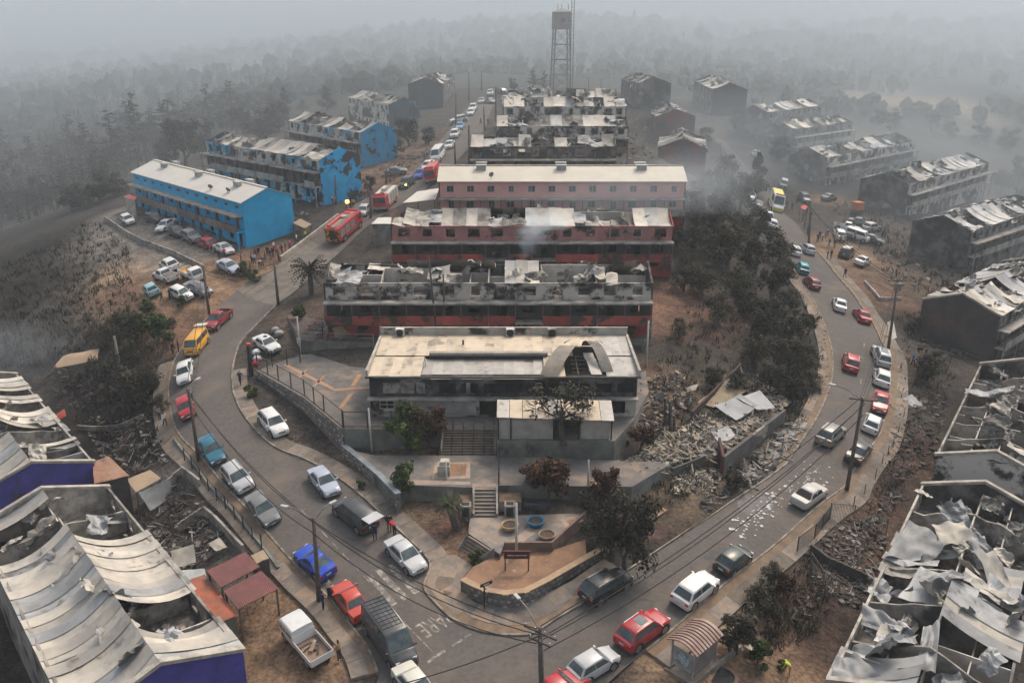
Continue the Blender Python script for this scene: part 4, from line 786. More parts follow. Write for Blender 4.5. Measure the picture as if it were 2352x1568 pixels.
V = [  # kind, colour, u, v, du, dv, label, group
    ('pickup', 'darkred', 502, 733, -140, 130, 'dark red pickup truck parked by the left bend', LG), ('van', 'yellow', 453, 788, -110, 140, 'yellow van with raised tailgate behind the red pickup', LG),
    ('sedan', 'white', 428, 853, -20, 140, 'white sedan in front of the yellow van', LG), ('hatch', 'red', 430, 935, 50, 160, 'red hatchback in front of the white sedan on the left bend', LG),
    ('sedan', 'teal', 488, 1031, 240, 360, 'teal blue old sedan beside the leaning pole', LG), ('suv', 'silver', 549, 1094, 350, 420, 'silver people carrier between teal and grey sedans', LG),
    ('sedan', 'grey', 606, 1166, 320, 400, 'dull grey sedan parked nose downhill on the left street', LG), ('sedan', 'bluegrey', 745, 1105, 390, 470, 'bluish silver sedan driving down past the stone wall', LG),
    ('minivan', 'dark', 815, 1178, -500, -400, 'dark people carrier with open tailgate being loaded', LG), ('sedan', 'silver', 932, 1273, 500, 500, 'silver sedan by the zebra crossing', LG),
    ('suv', 'white', 627, 970, 360, 390, 'white crossover parked half on the pavement under the stone wall', LG), ('coupe', 'blue', 724, 1287, -180, -160, 'bright blue coupe beside the lamp pole', LG),
    ('sedan', 'orange', 806, 1376, -280, -380, 'orange red sedan beside two people and the black minibus', LG), ('minibus', 'dark', 894, 1459, 460, 650, 'black minibus with roof rack near the stop line', LG),
    ('sedan', 'cream', 957, 1578, 300, 380, 'cream car cut off by the bottom edge', LG), ('sedan', 'white', 614, 789, 300, 180, 'white sedan with broken sunroof in the walled alcove', LG),
    ('suv', 'white', 391, 607, -180, -100, 'white crossover seen from behind on the dirt lot', DG), ('hatch', 'lightblue', 349, 664, -90, -90, 'pale blue small hatchback at the edge of the dirt lot', DG),
    ('hatch', 'white', 416, 673, 210, 90, 'white hatchback with black grille on the dirt lot', DG), ('sedan', 'grey', 455, 662, 190, 70, 'grey car under a dust sheet on the dirt lot', DG), ('sedan', 'bluegrey', 526, 611, 200, 100, 'dusty blue grey sedan on the bank below the blue block', DG),
    ('hatch', 'white', 295, 504, 110, 80, 'white hatchback at the far end of the blue block lot', DG), ('estate', 'dark', 356, 500, 250, 60, 'dark car under the gallery of the blue block', DG), ('sedan', 'white', 383, 517, -160, 100, 'white sedan with dark windows nosing out of the blue block row', DG),
    ('sedan', 'dark', 407, 531, 170, 60, 'dark navy sedan in the blue block row', DG), ('suv', 'grey', 441, 542, 180, 80, 'dark grey crossover next to the red car of the blue block row', DG), ('hatch', 'red', 475, 557, -160, -60, 'red rounded car in the blue block row', DG), ('sedan', 'white', 515, 571, 220, 100, 'white sedan at the near end of the blue block row', DG),
    ('hatch', 'silver', 835, 484, -80, 100, 'pale small car between the two fire engines', TG), ('suv', 'dark', 935, 420, -170, 120, 'dark pickup with amber light on the hill street', TG), ('sedan', 'blue', 967, 399, -60, 60, 'blue car left of the red fire van', TG), ('sedan', 'white', 984, 380, -60, 60, 'white car just behind the blue car uphill', TG),
    ('minibus', 'white', 1007, 354, -110, 140, 'white high roof minibus on the hill street', TG), ('sedan', 'white', 1034, 333, -60, 80, 'white sedan just uphill of the white minibus', TG), ('suv', 'white', 1046, 308, -60, 80, 'white pickup two places uphill of the minibus', TG), ('sedan', 'sky', 1057, 290, -50, 80, 'pale blue car three places uphill of the minibus', TG),
    ('sedan', 'grey', 910, 393, 180, -20, 'grey sedan parked on bare earth above the mural block', TG), ('suv', 'white', 1054, 275, -110, 20, 'white pickup parked across the verge uphill', TG), ('sedan', 'white', 1082, 258, -40, 60, 'lower of two white cars near the crest', TG), ('suv', 'white', 1087, 248, -40, 60, 'upper of two white cars near the crest', TG),
    ('sedan', 'silver', 1107, 232, -40, 60, 'silver car at the left of the crest queue', TG), ('sedan', 'grey', 1127, 233, 60, 10, 'grey car at the right of the crest queue', TG), ('suv', 'white', 1127, 214, -10, 40, 'white pickup at the very top of the street', TG), ('suv', 'green', 1154, 211, 60, 0, 'dark car parked at the crest', TG),
    ('sedan', 'white', 1161, 238, -10, 60, 'white car parked at the end of the grey rows', TG), ('sedan', 'silver', 1161, 228, -10, 60, 'silver car parked uphill at the end of the grey rows', TG), ('hatch', 'white', 1399, 213, 60, 0, 'white car on the crest right of the water tower', TG), ('sedan', 'grey', 1200, 210, 60, 0, 'grey car by the trees left of the water tower', TG),
    ('hatch', 'silver', 1364, 1524, 250, -150, 'silver beige hatchback at the bottom of the right street', RG), ('sedan', 'red', 1284, 1580, 250, -150, 'red car cut off by the bottom edge', RG), ('suv', 'red', 1476, 1443, 240, -170, 'bright red crossover with sunroof by the bus shelter', RG), ('suv', 'white', 1596, 1351, 500, -400, 'white crossover in front of the bright red crossover', RG),
    ('suv', 'black', 1392, 1342, 190, -110, 'black crossover with lit tail lights under the dark tree', RG), ('hatch', 'green', 1683, 1283, 130, -100, 'dark green small car ahead of the white crossover', RG), ('suv', 'bronze', 1907, 996, 250, -220, 'bronze grey crossover driving up the right street', RG), ('sedan', 'black', 1971, 1034, 200, -250, 'black car behind the utility pole on the right street', RG),
    ('hatch', 'white', 2000, 971, 80, -200, 'small white hatchback between black and red cars', RG), ('sedan', 'red', 2021, 923, -50, 300, 'red sedan facing downhill in the parked row', RG), ('suv', 'white', 2022, 867, -10, -270, 'white rounded crossover in the middle of the parked row', RG), ('suv', 'silver', 2021, 816, -80, -240, 'silver crossover with panorama roof at the top of the parked row', RG),
    ('suv', 'red', 1952, 831, -10, -270, 'bright red crossover driving up alone in the lane', RG), ('sedan', 'red', 1978, 725, -150, -200, 'red saloon car driving behind the white car uphill', RG), ('sedan', 'white', 1926, 699, -40, -180, 'white saloon car driving uphill ahead of the red saloon', RG), ('hatch', 'darkred', 1863, 650, -170, -170, 'dark red hatchback parked at the inner kerb', RG),
    ('hatch', 'turq', 1841, 615, -70, -140, 'turquoise and blue car behind the dark red hatchback', RG), ('estate', 'silver', 1853, 572, -160, -140, 'silver estate car driving by the crowd', RG), ('minivan', 'dark', 1944, 580, 150, -100, 'dark people carrier with white roof beside the crowd', DG), ('sedan', 'white', 1980, 599, 210, -80, 'white sedan parked alone on bare earth', DG),
    ('pickup', 'white', 1946, 522, 150, 30, 'white pickup at the back of the wreck lot', DG), ('suv', 'white', 1927, 538, -40, -90, 'white crossover by the crowd on the wreck lot', DG), ('van', 'white', 1968, 540, 120, 40, 'white van by the crowd on the wreck lot', DG), ('sedan', 'dark', 2003, 549, 140, 40, 'dark wrecked car at the front of the wreck lot', DG), ('suv', 'ash', 2001, 522, 120, -20, 'ash covered wreck at the back of the lot', DG), ('sedan', 'grey', 1975, 510, 120, 20, 'grey dusty car behind the wreck lot pickup', DG),
    ('suv', 'green', 1798, 423, -20, 120, 'dark crossover with white roof above the ambulance', DG), ('suv', 'dark', 1847, 455, 60, 60, 'dark car by the red awning', DG), ('sedan', 'grey', 1904, 453, 120, -20, 'grey car on the upper dirt patch', DG), ('sedan', 'white', 1723, 449, -20, 100, 'white car left of the ambulance', RG), ('sedan', 'dark', 1740, 470, -20, 100, 'dark car left of the ambulance', RG),
    ('hatch', 'white', 1762, 495, -40, -100, 'upper white car half hidden by the tree slope', RG), ('hatch', 'white', 1771, 513, -40, -100, 'lower white car half hidden by the tree slope', RG), ('hatch', 'silver', 1738, 353, 130, -20, 'pale car parked across the far right street', RG), ('hatch', 'white', 1824, 576, -60, -90, 'white car half hidden beside the silver estate', RG)]
for k, c, u, v, du, dv, lab, g in V: vehicle(k, c, u, v, du, dv, lab, name='parked_van' if k in ('van', 'minibus', 'minivan') else 'pickup_truck' if k == 'pickup' else 'parked_car', cat='van' if k in ('van', 'minibus') else 'pickup' if k == 'pickup' else 'car', group=g)
# open tailgates
def byl(s): return next(o for o in COL.objects if o.get('label', '') == s)
o = byl('dark people carrier with open tailgate being loaded'); mb = MB(); mb.box((-2.75, 0, 1.88), (1.15, 1.5, .06), 0, 0, 0, .12); mb.build('tailgate', PAINT['silver'], o)
o = byl('yellow van with raised tailgate behind the red pickup'); mb = MB(); mb.box((-2.6, 0, 2.1), (.95, 1.5, .06), 0, 0, 0, -.1); mb.build('tailgate', PAINT['cream'], o)
mb = MB(); mb.box((.2, -.885, 1.45), (1.1, .02, .5)); mb.build('side_window_rear', M_CGL, o)
for lab in ('dark people carrier with white roof beside the crowd', 'dark crossover with white roof above the ambulance'):
    o = byl(lab); mb = MB(); mb.box((-.6, 0, 1.79 if 'carrier' in lab else 1.69), (2.4, 1.25, .03)); mb.build('roof_panel', PAINT['white'], o)
o = byl('turquoise and blue car behind the dark red hatchback'); mb = MB(); mb.box((-1.75, 0, .62), (.4, 1.5, .4)); mb.build('rear_panel', paint('navy', (.01, .04, .14)), o)
for lab in ('bright red crossover with sunroof by the bus shelter', 'silver crossover with panorama roof at the top of the parked row'):
    o = byl(lab); mb = MB(); mb.box((-.3, 0, 1.685), (.75 if 'red' in lab else 1.35, .85, .02)); mb.build('sunroof', M_CGL, o)
o = byl('white sedan with broken sunroof in the walled alcove'); mb = MB(); mb.box((-.2, .1, 1.44), (.5, .4, .05), .4); mb.build('roof_hole', M_BLACK, o)
o = byl('black minibus with roof rack near the stop line')
for i in range(9): mb = MB(); mb.box((-2.6 + i * .42, 0, 2.42), (.03, 1.5, .03)); mb.build('rack_bar', M_TRIM, o)
for y in (-.72, -.36, 0, .36, .72): mb = MB(); mb.box((-.9, y, 2.44), (3.5, .02, .02)); mb.build('rack_rail', M_TRIM, o)
# grey dust sheet over the covered car
o = byl('grey car under a dust sheet on the dirt lot'); mb = MB()
mb.grid(lambda p, q: (-2.1 + 4.1 * p, -.95 + 1.9 * q, .55 + (1.0 * math.sin(math.pi * min(1, max(0, (p - .05) / .9))) ** .6 if .05 < p < .95 else 0) * math.sin(math.pi * q) ** .45 + .05 * nz3(p * 5, q * 5)), 16, 10); mb.build('dust_sheet', mat('dust_sheet', (.2, .2, .21), (.12, .12, .15), 1.4, .9), o, smooth=True)

# light trucks
def light_truck(u, v, du, dv, label, cabL=1.5, bedcol=None, bedH=.42, L=5.0, dbl=False, cargo=False):
    c, hd = spot(u, v, du, dv, .8); root = thing('light_truck', label, 'truck', c, 0, 'light trucks', rot=slope_rot(c, hd)); Wd = 1.72; e = L / 2; w = Wd / 2; P_ = PAINT['white']; cabL = 2.5 if dbl else cabL
    mb = MB(); ring_loft(mb, [(e - cabL, w, .45, 1.95, .84), (e - cabL + .15, w, .4, 1.98, .86), (e - .75, w, .4, 1.98, .86), (e - .45, w, .4, 1.88, .84), (e - .16, w * .98, .4, 1.15, .95), (e - .03, w * .95, .42, 1.0, .95), (e, w * .9, .5, .9, .95)]); mb.build('cab', P_, root, ang=35)
    mb = MB(); mb.quad((e - .12, -w * .82, 1.2), (e - .12, w * .82, 1.2), (e - .40, w * .76, 1.86), (e - .40, -w * .76, 1.86)); mb.v = [(x + .03, y, z + .02) for x, y, z in mb.v]; mb.build('windscreen', M_CGL, root)
    for s in (-1, 1):
        for k in range(2 if dbl else 1):
            mb = MB(); x1 = e - .5 - k * 1.0; x0 = x1 - .8; q = [(x0, s * (w + .012), 1.2), (x1 + .15, s * (w + .012), 1.2), (x1 - .1, s * (w * .95), 1.78), (x0, s * (w * .95), 1.78)]; mb.quad(*(q if s < 0 else q[::-1])); mb.build('side_window', M_CGL, root)
        mb = MB(); mb.box((e - .02, s * .6, .78), (.08, .3, .2)); mb.build('headlight', M_HEAD, root)
        for x in (e - .75, -e + 1.0):
            mb = MB(); mb.tube((0, -.1, 0), (0, .1, 0), .33, .33, 14); wo = mb.build('wheel', M_TYRE, root, ang=40, loc=(x, s * (w - .1), .33)); mb = MB(); mb.tube((0, -.11, 0), (0, .11, 0), .2, .2, 10); mb.build('rim', M_RIM, wo)
    bm_ = bedcol or mat('truck_bed_floor', (.16, .11, .09), (.24, .17, .12), 1.5, .9); x1 = e - cabL - .08; z0 = .82
    mb = MB(); mb.bb(-e, x1, -w, w, z0 - .1, z0); mb.build('bed_floor', bm_, root)
    for nm, (a, b, y0, y1) in (('side_board', (-e, x1, -w - .04, -w)), ('side_board', (-e, x1, w, w + .04)), ('tail_board', (-e - .04, -e, -w, w))):
        mb = MB(); mb.bb(a, b, y0, y1, z0 - .08, z0 + bedH); mb.build(nm, P_, root)
    mb = MB(); mb.bb(x1, x1 + .05, -w, w, z0, z0 + bedH + (.75 if bedcol else .3)); mb.build('headboard', bedcol or P_, root)
    mb = MB(); mb.bb(-e + .2, e - .5, -.4, .4, .35, .72); mb.build('chassis', M_TRIM, root)
    if cargo:
        for i in range(7): mb = MB(); mb.box((random.uniform(-e + .5, x1 - .4), random.uniform(-.5, .5), z0 + .1 + i * .02), (random.uniform(.3, 1.1), random.uniform(.1, .4), .06), random.uniform(0, 3)); mb.build('timber_scrap', random.choice((M_WOOD, M_WOODB, M_SHEET)), root)
    return root
light_truck(441, 629, 210, 100, 'small white truck with yellow load bed on the dirt lot', bedcol=PAINT['yellow'], L=4.6)
light_truck(705, 1472, -380, -440, 'white double cab truck with scrap in its bed', dbl=True, L=5.3, cargo=True)
# stripped white pickup wreck
r_ = vehicle('pickup', 'white', 381, 632, -270, -90, 'stripped white pickup without bonnet on the dirt lot', name='pickup_wreck', cat='pickup', skip=('grille', 'headlight'))
mb = MB(); mb.box((-1.6, 0, .95), (1.6, 1.3, .3)); mb.build('engine_scrap', M_STEEL, r_)
# burnt out sedan on the right street
r_ = vehicle('sedan', 'ash', 1858, 1135, 140, -100, 'burnt out ash white sedan without windows', name='burnt_car', cat='car', skip=('windscreen', 'rear_window', 'side_windows', 'headlight', 'tail_light', 'number_plate', 'wheel', 'mirror'))
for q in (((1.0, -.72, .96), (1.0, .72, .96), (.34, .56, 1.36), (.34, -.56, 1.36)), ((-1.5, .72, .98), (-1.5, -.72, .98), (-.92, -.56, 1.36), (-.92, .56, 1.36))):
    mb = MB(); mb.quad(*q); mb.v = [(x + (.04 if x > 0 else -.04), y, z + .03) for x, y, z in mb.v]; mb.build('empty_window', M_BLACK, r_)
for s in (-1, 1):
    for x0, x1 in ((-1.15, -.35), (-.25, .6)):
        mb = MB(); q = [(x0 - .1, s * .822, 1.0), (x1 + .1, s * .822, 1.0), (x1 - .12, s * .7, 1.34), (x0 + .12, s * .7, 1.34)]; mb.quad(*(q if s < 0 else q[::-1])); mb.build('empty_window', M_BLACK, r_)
    for x in (1.4, -1.37): mb = MB(); mb.tube((x, s * .7, .26), (x, s * .84, .26), .24, .24, 12); mb.build('bare_rim', M_STEEL, r_)
# ambulance
r_ = vehicle('ambulance', 'white', 1780, 466, 100, 170, 'white and yellow ambulance on the right street', name='ambulance', cat='ambulance', scale=1.22)
mb = MB(); mb.box((-.75, 0, 2.715), (3.7, 1.55, .04)); mb.build('roof_panel', PAINT['lime'], r_); mb = MB(); mb.box((1.0, 0, 2.8), (.3, 1.4, .14)); mb.build('light_bar', M_TAIL, r_)
mb = MB(); mb.box((2.55, 0, .75), (.75, 1.75, .5)); mb.build('nose_panel', PAINT['lime'], r_)
for s in (-1, 1): mb = MB(); mb.box((-.6, s * 1.005, 1.0), (4.2, .02, .35)); mb.build('side_stripe', PAINT['lime'], r_)
# fire engines
M_FIRE = paint('fire_red', (.45, .015, .018)); M_CHEV = mat('chevron', (.6, .22, .01), (.02, .02, .02), 3, .6, lo=.49, hi=.51); M_LOCK = mat('locker_shutter', (.42, .42, .43), (.3, .3, .31), 2, .4, metal=.5)
def fire_engine(u, v, du, dv, label, body, L=8.2, ladder=False, van=False, Wd=2.4):
    c, hd = spot(u, v, du, dv, 1.3); root = thing('fire_engine', label, 'fire engine', c, 0, 'fire engines on the hill street', rot=slope_rot(c, hd)); e = L / 2; w = Wd / 2; cl = 2.0
    mb = MB(); ring_loft(mb, [(e - cl, w, .5, 2.75, .9), (e - cl + .1, w, .45, 2.8, .92), (e - .5, w, .45, 2.8, .9), (e - .15, w * .98, .45, 2.5, .9), (e - .03, w * .97, .45, 1.6, .96), (e, w * .95, .5, 1.4, .96)]); mb.build('cab', M_FIRE, root, ang=35)
    mb = MB(); mb.quad((e + .02, -w * .86, 1.55), (e + .02, w * .86, 1.55), (e - .1, w * .82, 2.42), (e - .1, -w * .82, 2.42)); mb.build('windscreen', M_CGL, root)
    mb = MB(); mb.box((e + .03, 0, .75), (.12, Wd * .95, .4)); mb.build('bumper', M_LOCK, root)
    mb = MB(); mb.bb(-e, e - cl - .05, -w, w, .55, 2.7); mb.build('body', body, root)
    for s in (-1, 1):
        mb = MB(); q = [(e - 1.6, s * (w + .012), 1.6), (e - .35, s * (w + .012), 1.6), (e - .5, s * (w + .012), 2.35), (e - 1.6, s * (w + .012), 2.35)]; mb.quad(*(q if s < 0 else q[::-1])); mb.build('side_window', M_CGL, root)
        if not van:
            for k in range(3):
                x = -e + .5 + k * 1.75; mb = MB(); mb.bb(x, x + 1.45, s * w - .015, s * w + .02, 1.1, 2.4); mb.build('locker', M_LOCK, root)
            mb = MB(); mb.bb(-e + .1, e - cl - .1, s * w - .012, s * w + .016, .62, .95); mb.build('stripe', M_FIRE, root)
        for x in (e - 1.1, -e + 1.7):
            mb = MB(); mb.tube((0, -.14, 0), (0, .14, 0), .48, .48, 14); wo = mb.build('wheel', M_TYRE, root, ang=40, loc=(x, s * (w - .12), .48)); mb = MB(); mb.tube((0, -.15, 0), (0, .15, 0), .26, .26, 10); mb.build('rim', M_RIM, wo)
    mb = MB(); mb.bb(-e - .02, -e, -w * .95, w * .95, .6, 2.6); mb.build('rear_panel', M_CHEV if not van else M_FIRE, root); mb = MB(); mb.bb(-e - .04, -e - .02, -.5, .5, 1.0, 2.4); mb.build('rear_shutter', M_TRIM, root)
    mb = MB(); mb.box((e - .8, 0, 2.9), (.35, Wd * .8, .18)); mb.build('light_bar', M_TAIL, root)
    if not van:
        mb = MB(); mb.bb(-e + .3, e - cl - .5, -.35, .35, 2.71, 2.85); mb.build('roof_deck', mat('deck_tan', (.25, .2, .14), (.18, .15, .11), 2, .9), root); mb = MB(); mb.lathe([(0, .3), (.45, .28), (.5, 0)], n=14); mb.build('hose_reel', M_LOCK, root, loc=(.2, 0, 2.86))
    if ladder:
        for y in (-.62, -1.0):
            mb = MB(); mb.box((-.8, y, 3.0), (6.0, .06, .1)); mb.build('ladder_rail', M_LOCK, root)
        for k in range(14): mb = MB(); mb.box((-3.6 + k * .42, -.81, 3.0), (.04, .36, .04)); mb.build('ladder_rung', M_LOCK, root)
        mb = MB(); mb.bb(-e + .6, e - cl - .4, .55, 1.05, 2.71, 2.95); mb.build('hose_bed', paint('hose_red', (.5, .03, .03)), root)
    return root
fire_engine(793, 522, 250, -210, 'red fire engine with ladder and chevron tail', M_FIRE, ladder=True)
fire_engine(887, 458, -230, 250, 'fire engine with red cab and white body', PAINT['cream'], L=8.5)
fire_engine(997, 398, -120, 180, 'plain orange red fire van facing downhill', paint('fire_orange', (.5, .045, .025)), L=6.0, van=True, Wd=2.1)
# ------------------------------------------------------------------ helpers for walls, slabs, sheets, debris
def zz(p): return P(p[0], p[1], p[2])
def slab_px(name, pts, z, down, m, kind='structure', label=None, cat=None, side=None, parent=None, group=None):
    poly = [P(u, v, z).xy for u, v in pts]; mb = MB(); mb.prism([tuple(p) for p in poly], z - down, z, 0, 1 if side else None)
    o = mb.build(name, [m, side] if side else m, parent)
    if parent: return o
    if kind: struct(o, label, kind)
    else: tag(o, label, cat, group)
    return o
def wall_pts(pts, top, bot, th, m, name='wall', parent=None):
    """straight wall pieces through world xy points; top / bot: number or list"""
    mb = MB(); n = len(pts); T = top if isinstance(top, list) else [top] * n; Bt = bot if isinstance(bot, list) else [bot] * n
    for i in range(n - 1):
        a, b = Vector(pts[i][:2]), Vector(pts[i + 1][:2]); d = (b - a).normalized(); q = Vector((-d.y, d.x)) * th / 2; a = a - d * (th * .5 if i else 0); b = b + d * (th * .5 if i < n - 2 else 0); e_ = .003 * (i % 2)
        mb.prism([tuple(a - q), tuple(b - q), tuple(b + q), tuple(a + q)], [Bt[i], Bt[i + 1], Bt[i + 1], Bt[i]], [T[i] + e_, T[i + 1] + e_, T[i + 1] + e_, T[i] + e_])
    return mb.build(name, m, parent)
def sheet(name, c, m, parent=None, nu=6, nv=6, amp=.06, sag=0.0, seed=0, th=.03):
    """warped rectangular sheet through 4 world corners"""
    a, b, c_, d = [Vector(x) for x in c]; mb = MB()
    def fn(p, q):
        v = a.lerp(b, p).lerp(d.lerp(c_, p), q); k = nz3(p * 3 + seed, q * 3, seed * 1.7) * amp - sag * 4 * p * (1 - p); return v + Vector((nz3(p * 4, q * 4, seed + 9) * amp * .6, 0, k))
    mb.grid(fn, nu, nv); mb.grid(lambda p, q: fn(p, q) - Vector((0, 0, th)), nu, nv)
    return mb.build(name, m, parent, smooth=True)
def roof_px(name, label, cat, pts, m, posts=True, pm=None, amp=.05, sag=0.0, seed=0, group=None, th=.06, walls=None):
    """small roof given by 4 (u, v, z) corners, standing on posts (or on plank walls)"""
    c = [zz(p) for p in pts]; cen = sum(c, Vector()) / 4; root = thing(name, label, cat, ground(cen), 0, group); off = -root.location
    sheet('roof_sheet', [x + off for x in c], m, root, amp=amp, sag=sag, seed=seed, th=th)
    if posts:
        for x in c:
            x = cen.lerp(x, .92); g = hz(x.x, x.y); mb = MB(); mb.tube((x.x, x.y, g - .3), (x.x, x.y, x.z - .03 - sag), .06, .06, 6); o = mb.build('post', pm or M_STEEL, root); o.location = off
    if walls:
        w = [cen.lerp(x, .88) for x in c]; w.append(w[0]); o = wall_pts([x.xy for x in w], [x.z - .12 for x in w], [hz(x.x, x.y) - .4 for x in w], .1, walls, 'wall', root); o.location = off
    return root
def inpoly(x, y, poly):
    r = False; n = len(poly)
    for i in range(n):
        a, b = poly[i], poly[i - 1]
        if (a[1] > y) != (b[1] > y) and x < (b[0] - a[0]) * (y - a[1]) / (b[1] - a[1]) + a[0]: r = not r
    return r
def debris(name, label, px, n, size, mats, seed=0, z=None, flat=.2, lift=.1, pile=0.0, longp=.3):
    rr = random.Random(seed); us = [p[0] for p in px]; vs = [p[1] for p in px]; mb = MB(); k = 0
    cu, cv = sum(us) / len(us), sum(vs) / len(vs)
    while k < n:
        u, v = rr.uniform(min(us), max(us)), rr.uniform(min(vs), max(vs))
        if not inpoly(u, v, px): continue
        k += 1; p = P(u, v, z) if z is not None else G(u, v); s = rr.uniform(*size); e = 1 - min(1, math.hypot((u - cu) / (max(us) - min(us)), (v - cv) / (max(vs) - min(vs))) * 2)
        d = (s * rr.uniform(.6, 1.6), s * rr.uniform(.4, 1), s * rr.uniform(.08, flat))
        if rr.random() < longp: d = (s * rr.uniform(2, 5), s * .18, s * .14)
        mb.box((p.x, p.y, p.z + lift * rr.random() + pile * e * rr.random()), d, rr.uniform(0, 6.3), rr.randrange(len(mats)), rr.gauss(0, .35), rr.gauss(0, .35))
    o = mb.build(name, mats); return struct(o, label, 'stuff')
def fence(label, pts, h=1.6, step=2.0, m=None, rails=(.15, .95), bars=0, cat='fence', zoff=0.0, group=None, r=.035, z=None):
    """posts and rails through world points"""
    m = m or M_STEEL; base = Vector(pts[0]); root = thing('fence', label, cat, (base.x, base.y, hz(base.x, base.y) if z is None else z), 0, group); org = root.location
    def gz(p): return (hz(p.x, p.y) if z is None else z) + zoff
    prev = None
    for a, b in zip(pts[:-1], pts[1:]):
        a, b = Vector(a[:2]), Vector(b[:2]); n = max(1, int((b - a).length / step))
        for i in range(n + 1):
            if prev is not None and i == 0: continue
            p = a.lerp(b, i / n); mb = MB(); mb.tube((p.x - org.x, p.y - org.y, gz(p) - .3 - org.z), (p.x - org.x, p.y - org.y, gz(p) + h - org.z), r, r, 5); mb.build('post', m, root)
            if prev is not None:
                for t in rails: mb = MB(); mb.tube((prev.x - org.x, prev.y - org.y, gz(prev) + h * t - org.z), (p.x - org.x, p.y - org.y, gz(p) + h * t - org.z), r * .7, r * .7, 4); mb.build('rail', m, root)
                if bars:
                    mb = MB(); nb = int((p - prev).length / bars)
                    for j in range(1, nb): q = prev.lerp(p, j / nb); mb.tube((q.x - org.x, q.y - org.y, gz(q) + h * rails[0] - org.z), (q.x - org.x, q.y - org.y, gz(q) + h * rails[-1] - org.z), .014, .014, 4, caps=False)
                    mb.build('bars', m, root)
            prev = p
    return root
M_STONEW = mat('stone_mortar', (.16, .145, .13), (.1, .09, .085), 2, .95); M_STONES = [mat('field_stone_%d' % i, c, tuple(x * .6 for x in c), 3, .95, rnd=1) for i, c in enumerate(((.27, .26, .25), (.2, .19, .185), (.16, .14, .125), (.33, .3, .27)))]
def _stone(seed):
    bm = bmesh.new(); bmesh.ops.create_icosphere(bm, subdivisions=1, radius=1); rr = random.Random(seed)
    for v in bm.verts: v.co *= rr.uniform(.8, 1.15)
    me = bpy.data.meshes.new('stone'); bm.to_mesh(me); bm.free(); me.materials.append(M_STONES[seed % 4]); return me
STONE_ME = [_stone(i) for i in range(8)]
def stone_wall(label, pts, top, bot, th=.4, cope=None, side=1, size=.42, maxn=280, seed=1):
    """mortared wall with single stones standing proud of the face that looks to the street"""
    rr = random.Random(seed); n = len(pts); T = top if isinstance(top, list) else [top] * n; Bt = bot if isinstance(bot, list) else [bot] * n
    root = thing('stone_wall', label, 'wall', (pts[0][0], pts[0][1], Bt[0])); off = -root.location
    o = wall_pts(pts, T, [b - .5 for b in Bt], th, M_STONEW, 'mortar', root); o.location = off; k = 0
    for i in range(n - 1):
        a, b = Vector(pts[i][:2]), Vector(pts[i + 1][:2]); d = (b - a); ln = d.length; d.normalize(); q = Vector((d.y, -d.x)) * side
        nx = max(1, int(ln / size))
        for ix in range(nx):
            t = (ix + .5) / nx; zb = Bt[i] + (Bt[i + 1] - Bt[i]) * t; zt = T[i] + (T[i + 1] - T[i]) * t - .06; rows = max(1, int((zt - zb) / (size * .8)))
            for r_ in range(rows):
                if k >= maxn: break
                p = a + d * (ln * t + rr.uniform(-.1, .1) + (size * .5 if r_ % 2 else 0)) + q * th * .5; z = zb + (zt - zb) * (r_ + .5) / rows
                s = link('stone', rr.choice(STONE_ME), root, Vector((p.x, p.y, z)) + off); s.scale = (size * rr.uniform(.38, .55), .09, size * rr.uniform(.3, .42)); s.rotation_euler = (0, rr.uniform(-.4, .4), math.atan2(d.y, d.x)); k += 1
    if cope:
        c = wall_pts(pts, [t + .1 for t in T], [t + .002 for t in T], th + .16, cope, 'coping', root); c.location = off
    return root
def ppx(pts, z): return [P(u, v, z).xy for u, v in pts]

# ------------------------------------------------------------------ terraces of the plaza and the school
M_PAVER = mat('plaza_paving', (.16, .145, .135), (.11, .105, .1), .9, .95, c3=(.24, .19, .15), s3=.35, t3=(.5, .65), rnd=1); M_PAVER2 = mat('plaza_paving_warm', (.3, .23, .18), (.22, .175, .145), .9, .95, rnd=1)
M_EARTH = mat('orange_earth', (.24, .14, .085), (.15, .09, .06), .8, 1, c3=(.3, .2, .13), s3=1.6, t3=(.55, .7), bump=.5, bscale=4); M_RETW = mat('retaining_wall', (.17, .175, .155), (.1, .1, .09), .6, .95, c3=(.06, .055, .05), s3=.5, t3=(.56, .7)); M_DARKW = mat('dark_wall', (.085, .08, .075), (.05, .047, .045), .8, .95)
T1, T2, T3, T4, T0 = 5.4, 3.7, 2.4, 1.9, 6.75
slab_px('school_yard', [(592, 850), (700, 912), (790, 985), (1010, 985), (1016, 983), (1137, 983), (1142, 1012), (1412, 1012), (1455, 965), (1490, 900), (1475, 790), (860, 800), (685, 815)], T1, 3.2, M_PAVER, label='grey paved yard round the school', side=M_RETW)
slab_px('upper_terrace', [(800, 1032), (860, 1045), (1145, 1045), (1430, 1058), (1520, 1060), (1535, 1068), (1452, 1117), (1145, 1114), (1143, 1119), (1085, 1119), (930, 1113), (905, 1135)], T2, 2.6, M_PAVER, label='upper terrace of the plaza', side=M_RETW)
slab_px('lower_plaza', [(1080, 1186), (1347, 1178), (1267, 1252), (1157, 1253), (1148, 1272), (1075, 1224)], T3, 2.2, M_PAVER, label='lower paved plaza with round planters', side=M_DARKW)
slab_px('planted_bed', [(1062, 1330), (1117, 1355), (1161, 1362), (1207, 1357), (1347, 1280), (1345, 1238), (1265, 1264), (1157, 1266), (1084, 1302)], T4, 2.0, M_EARTH, label='bare orange planting bed at the plaza tip', side=M_STONEW)
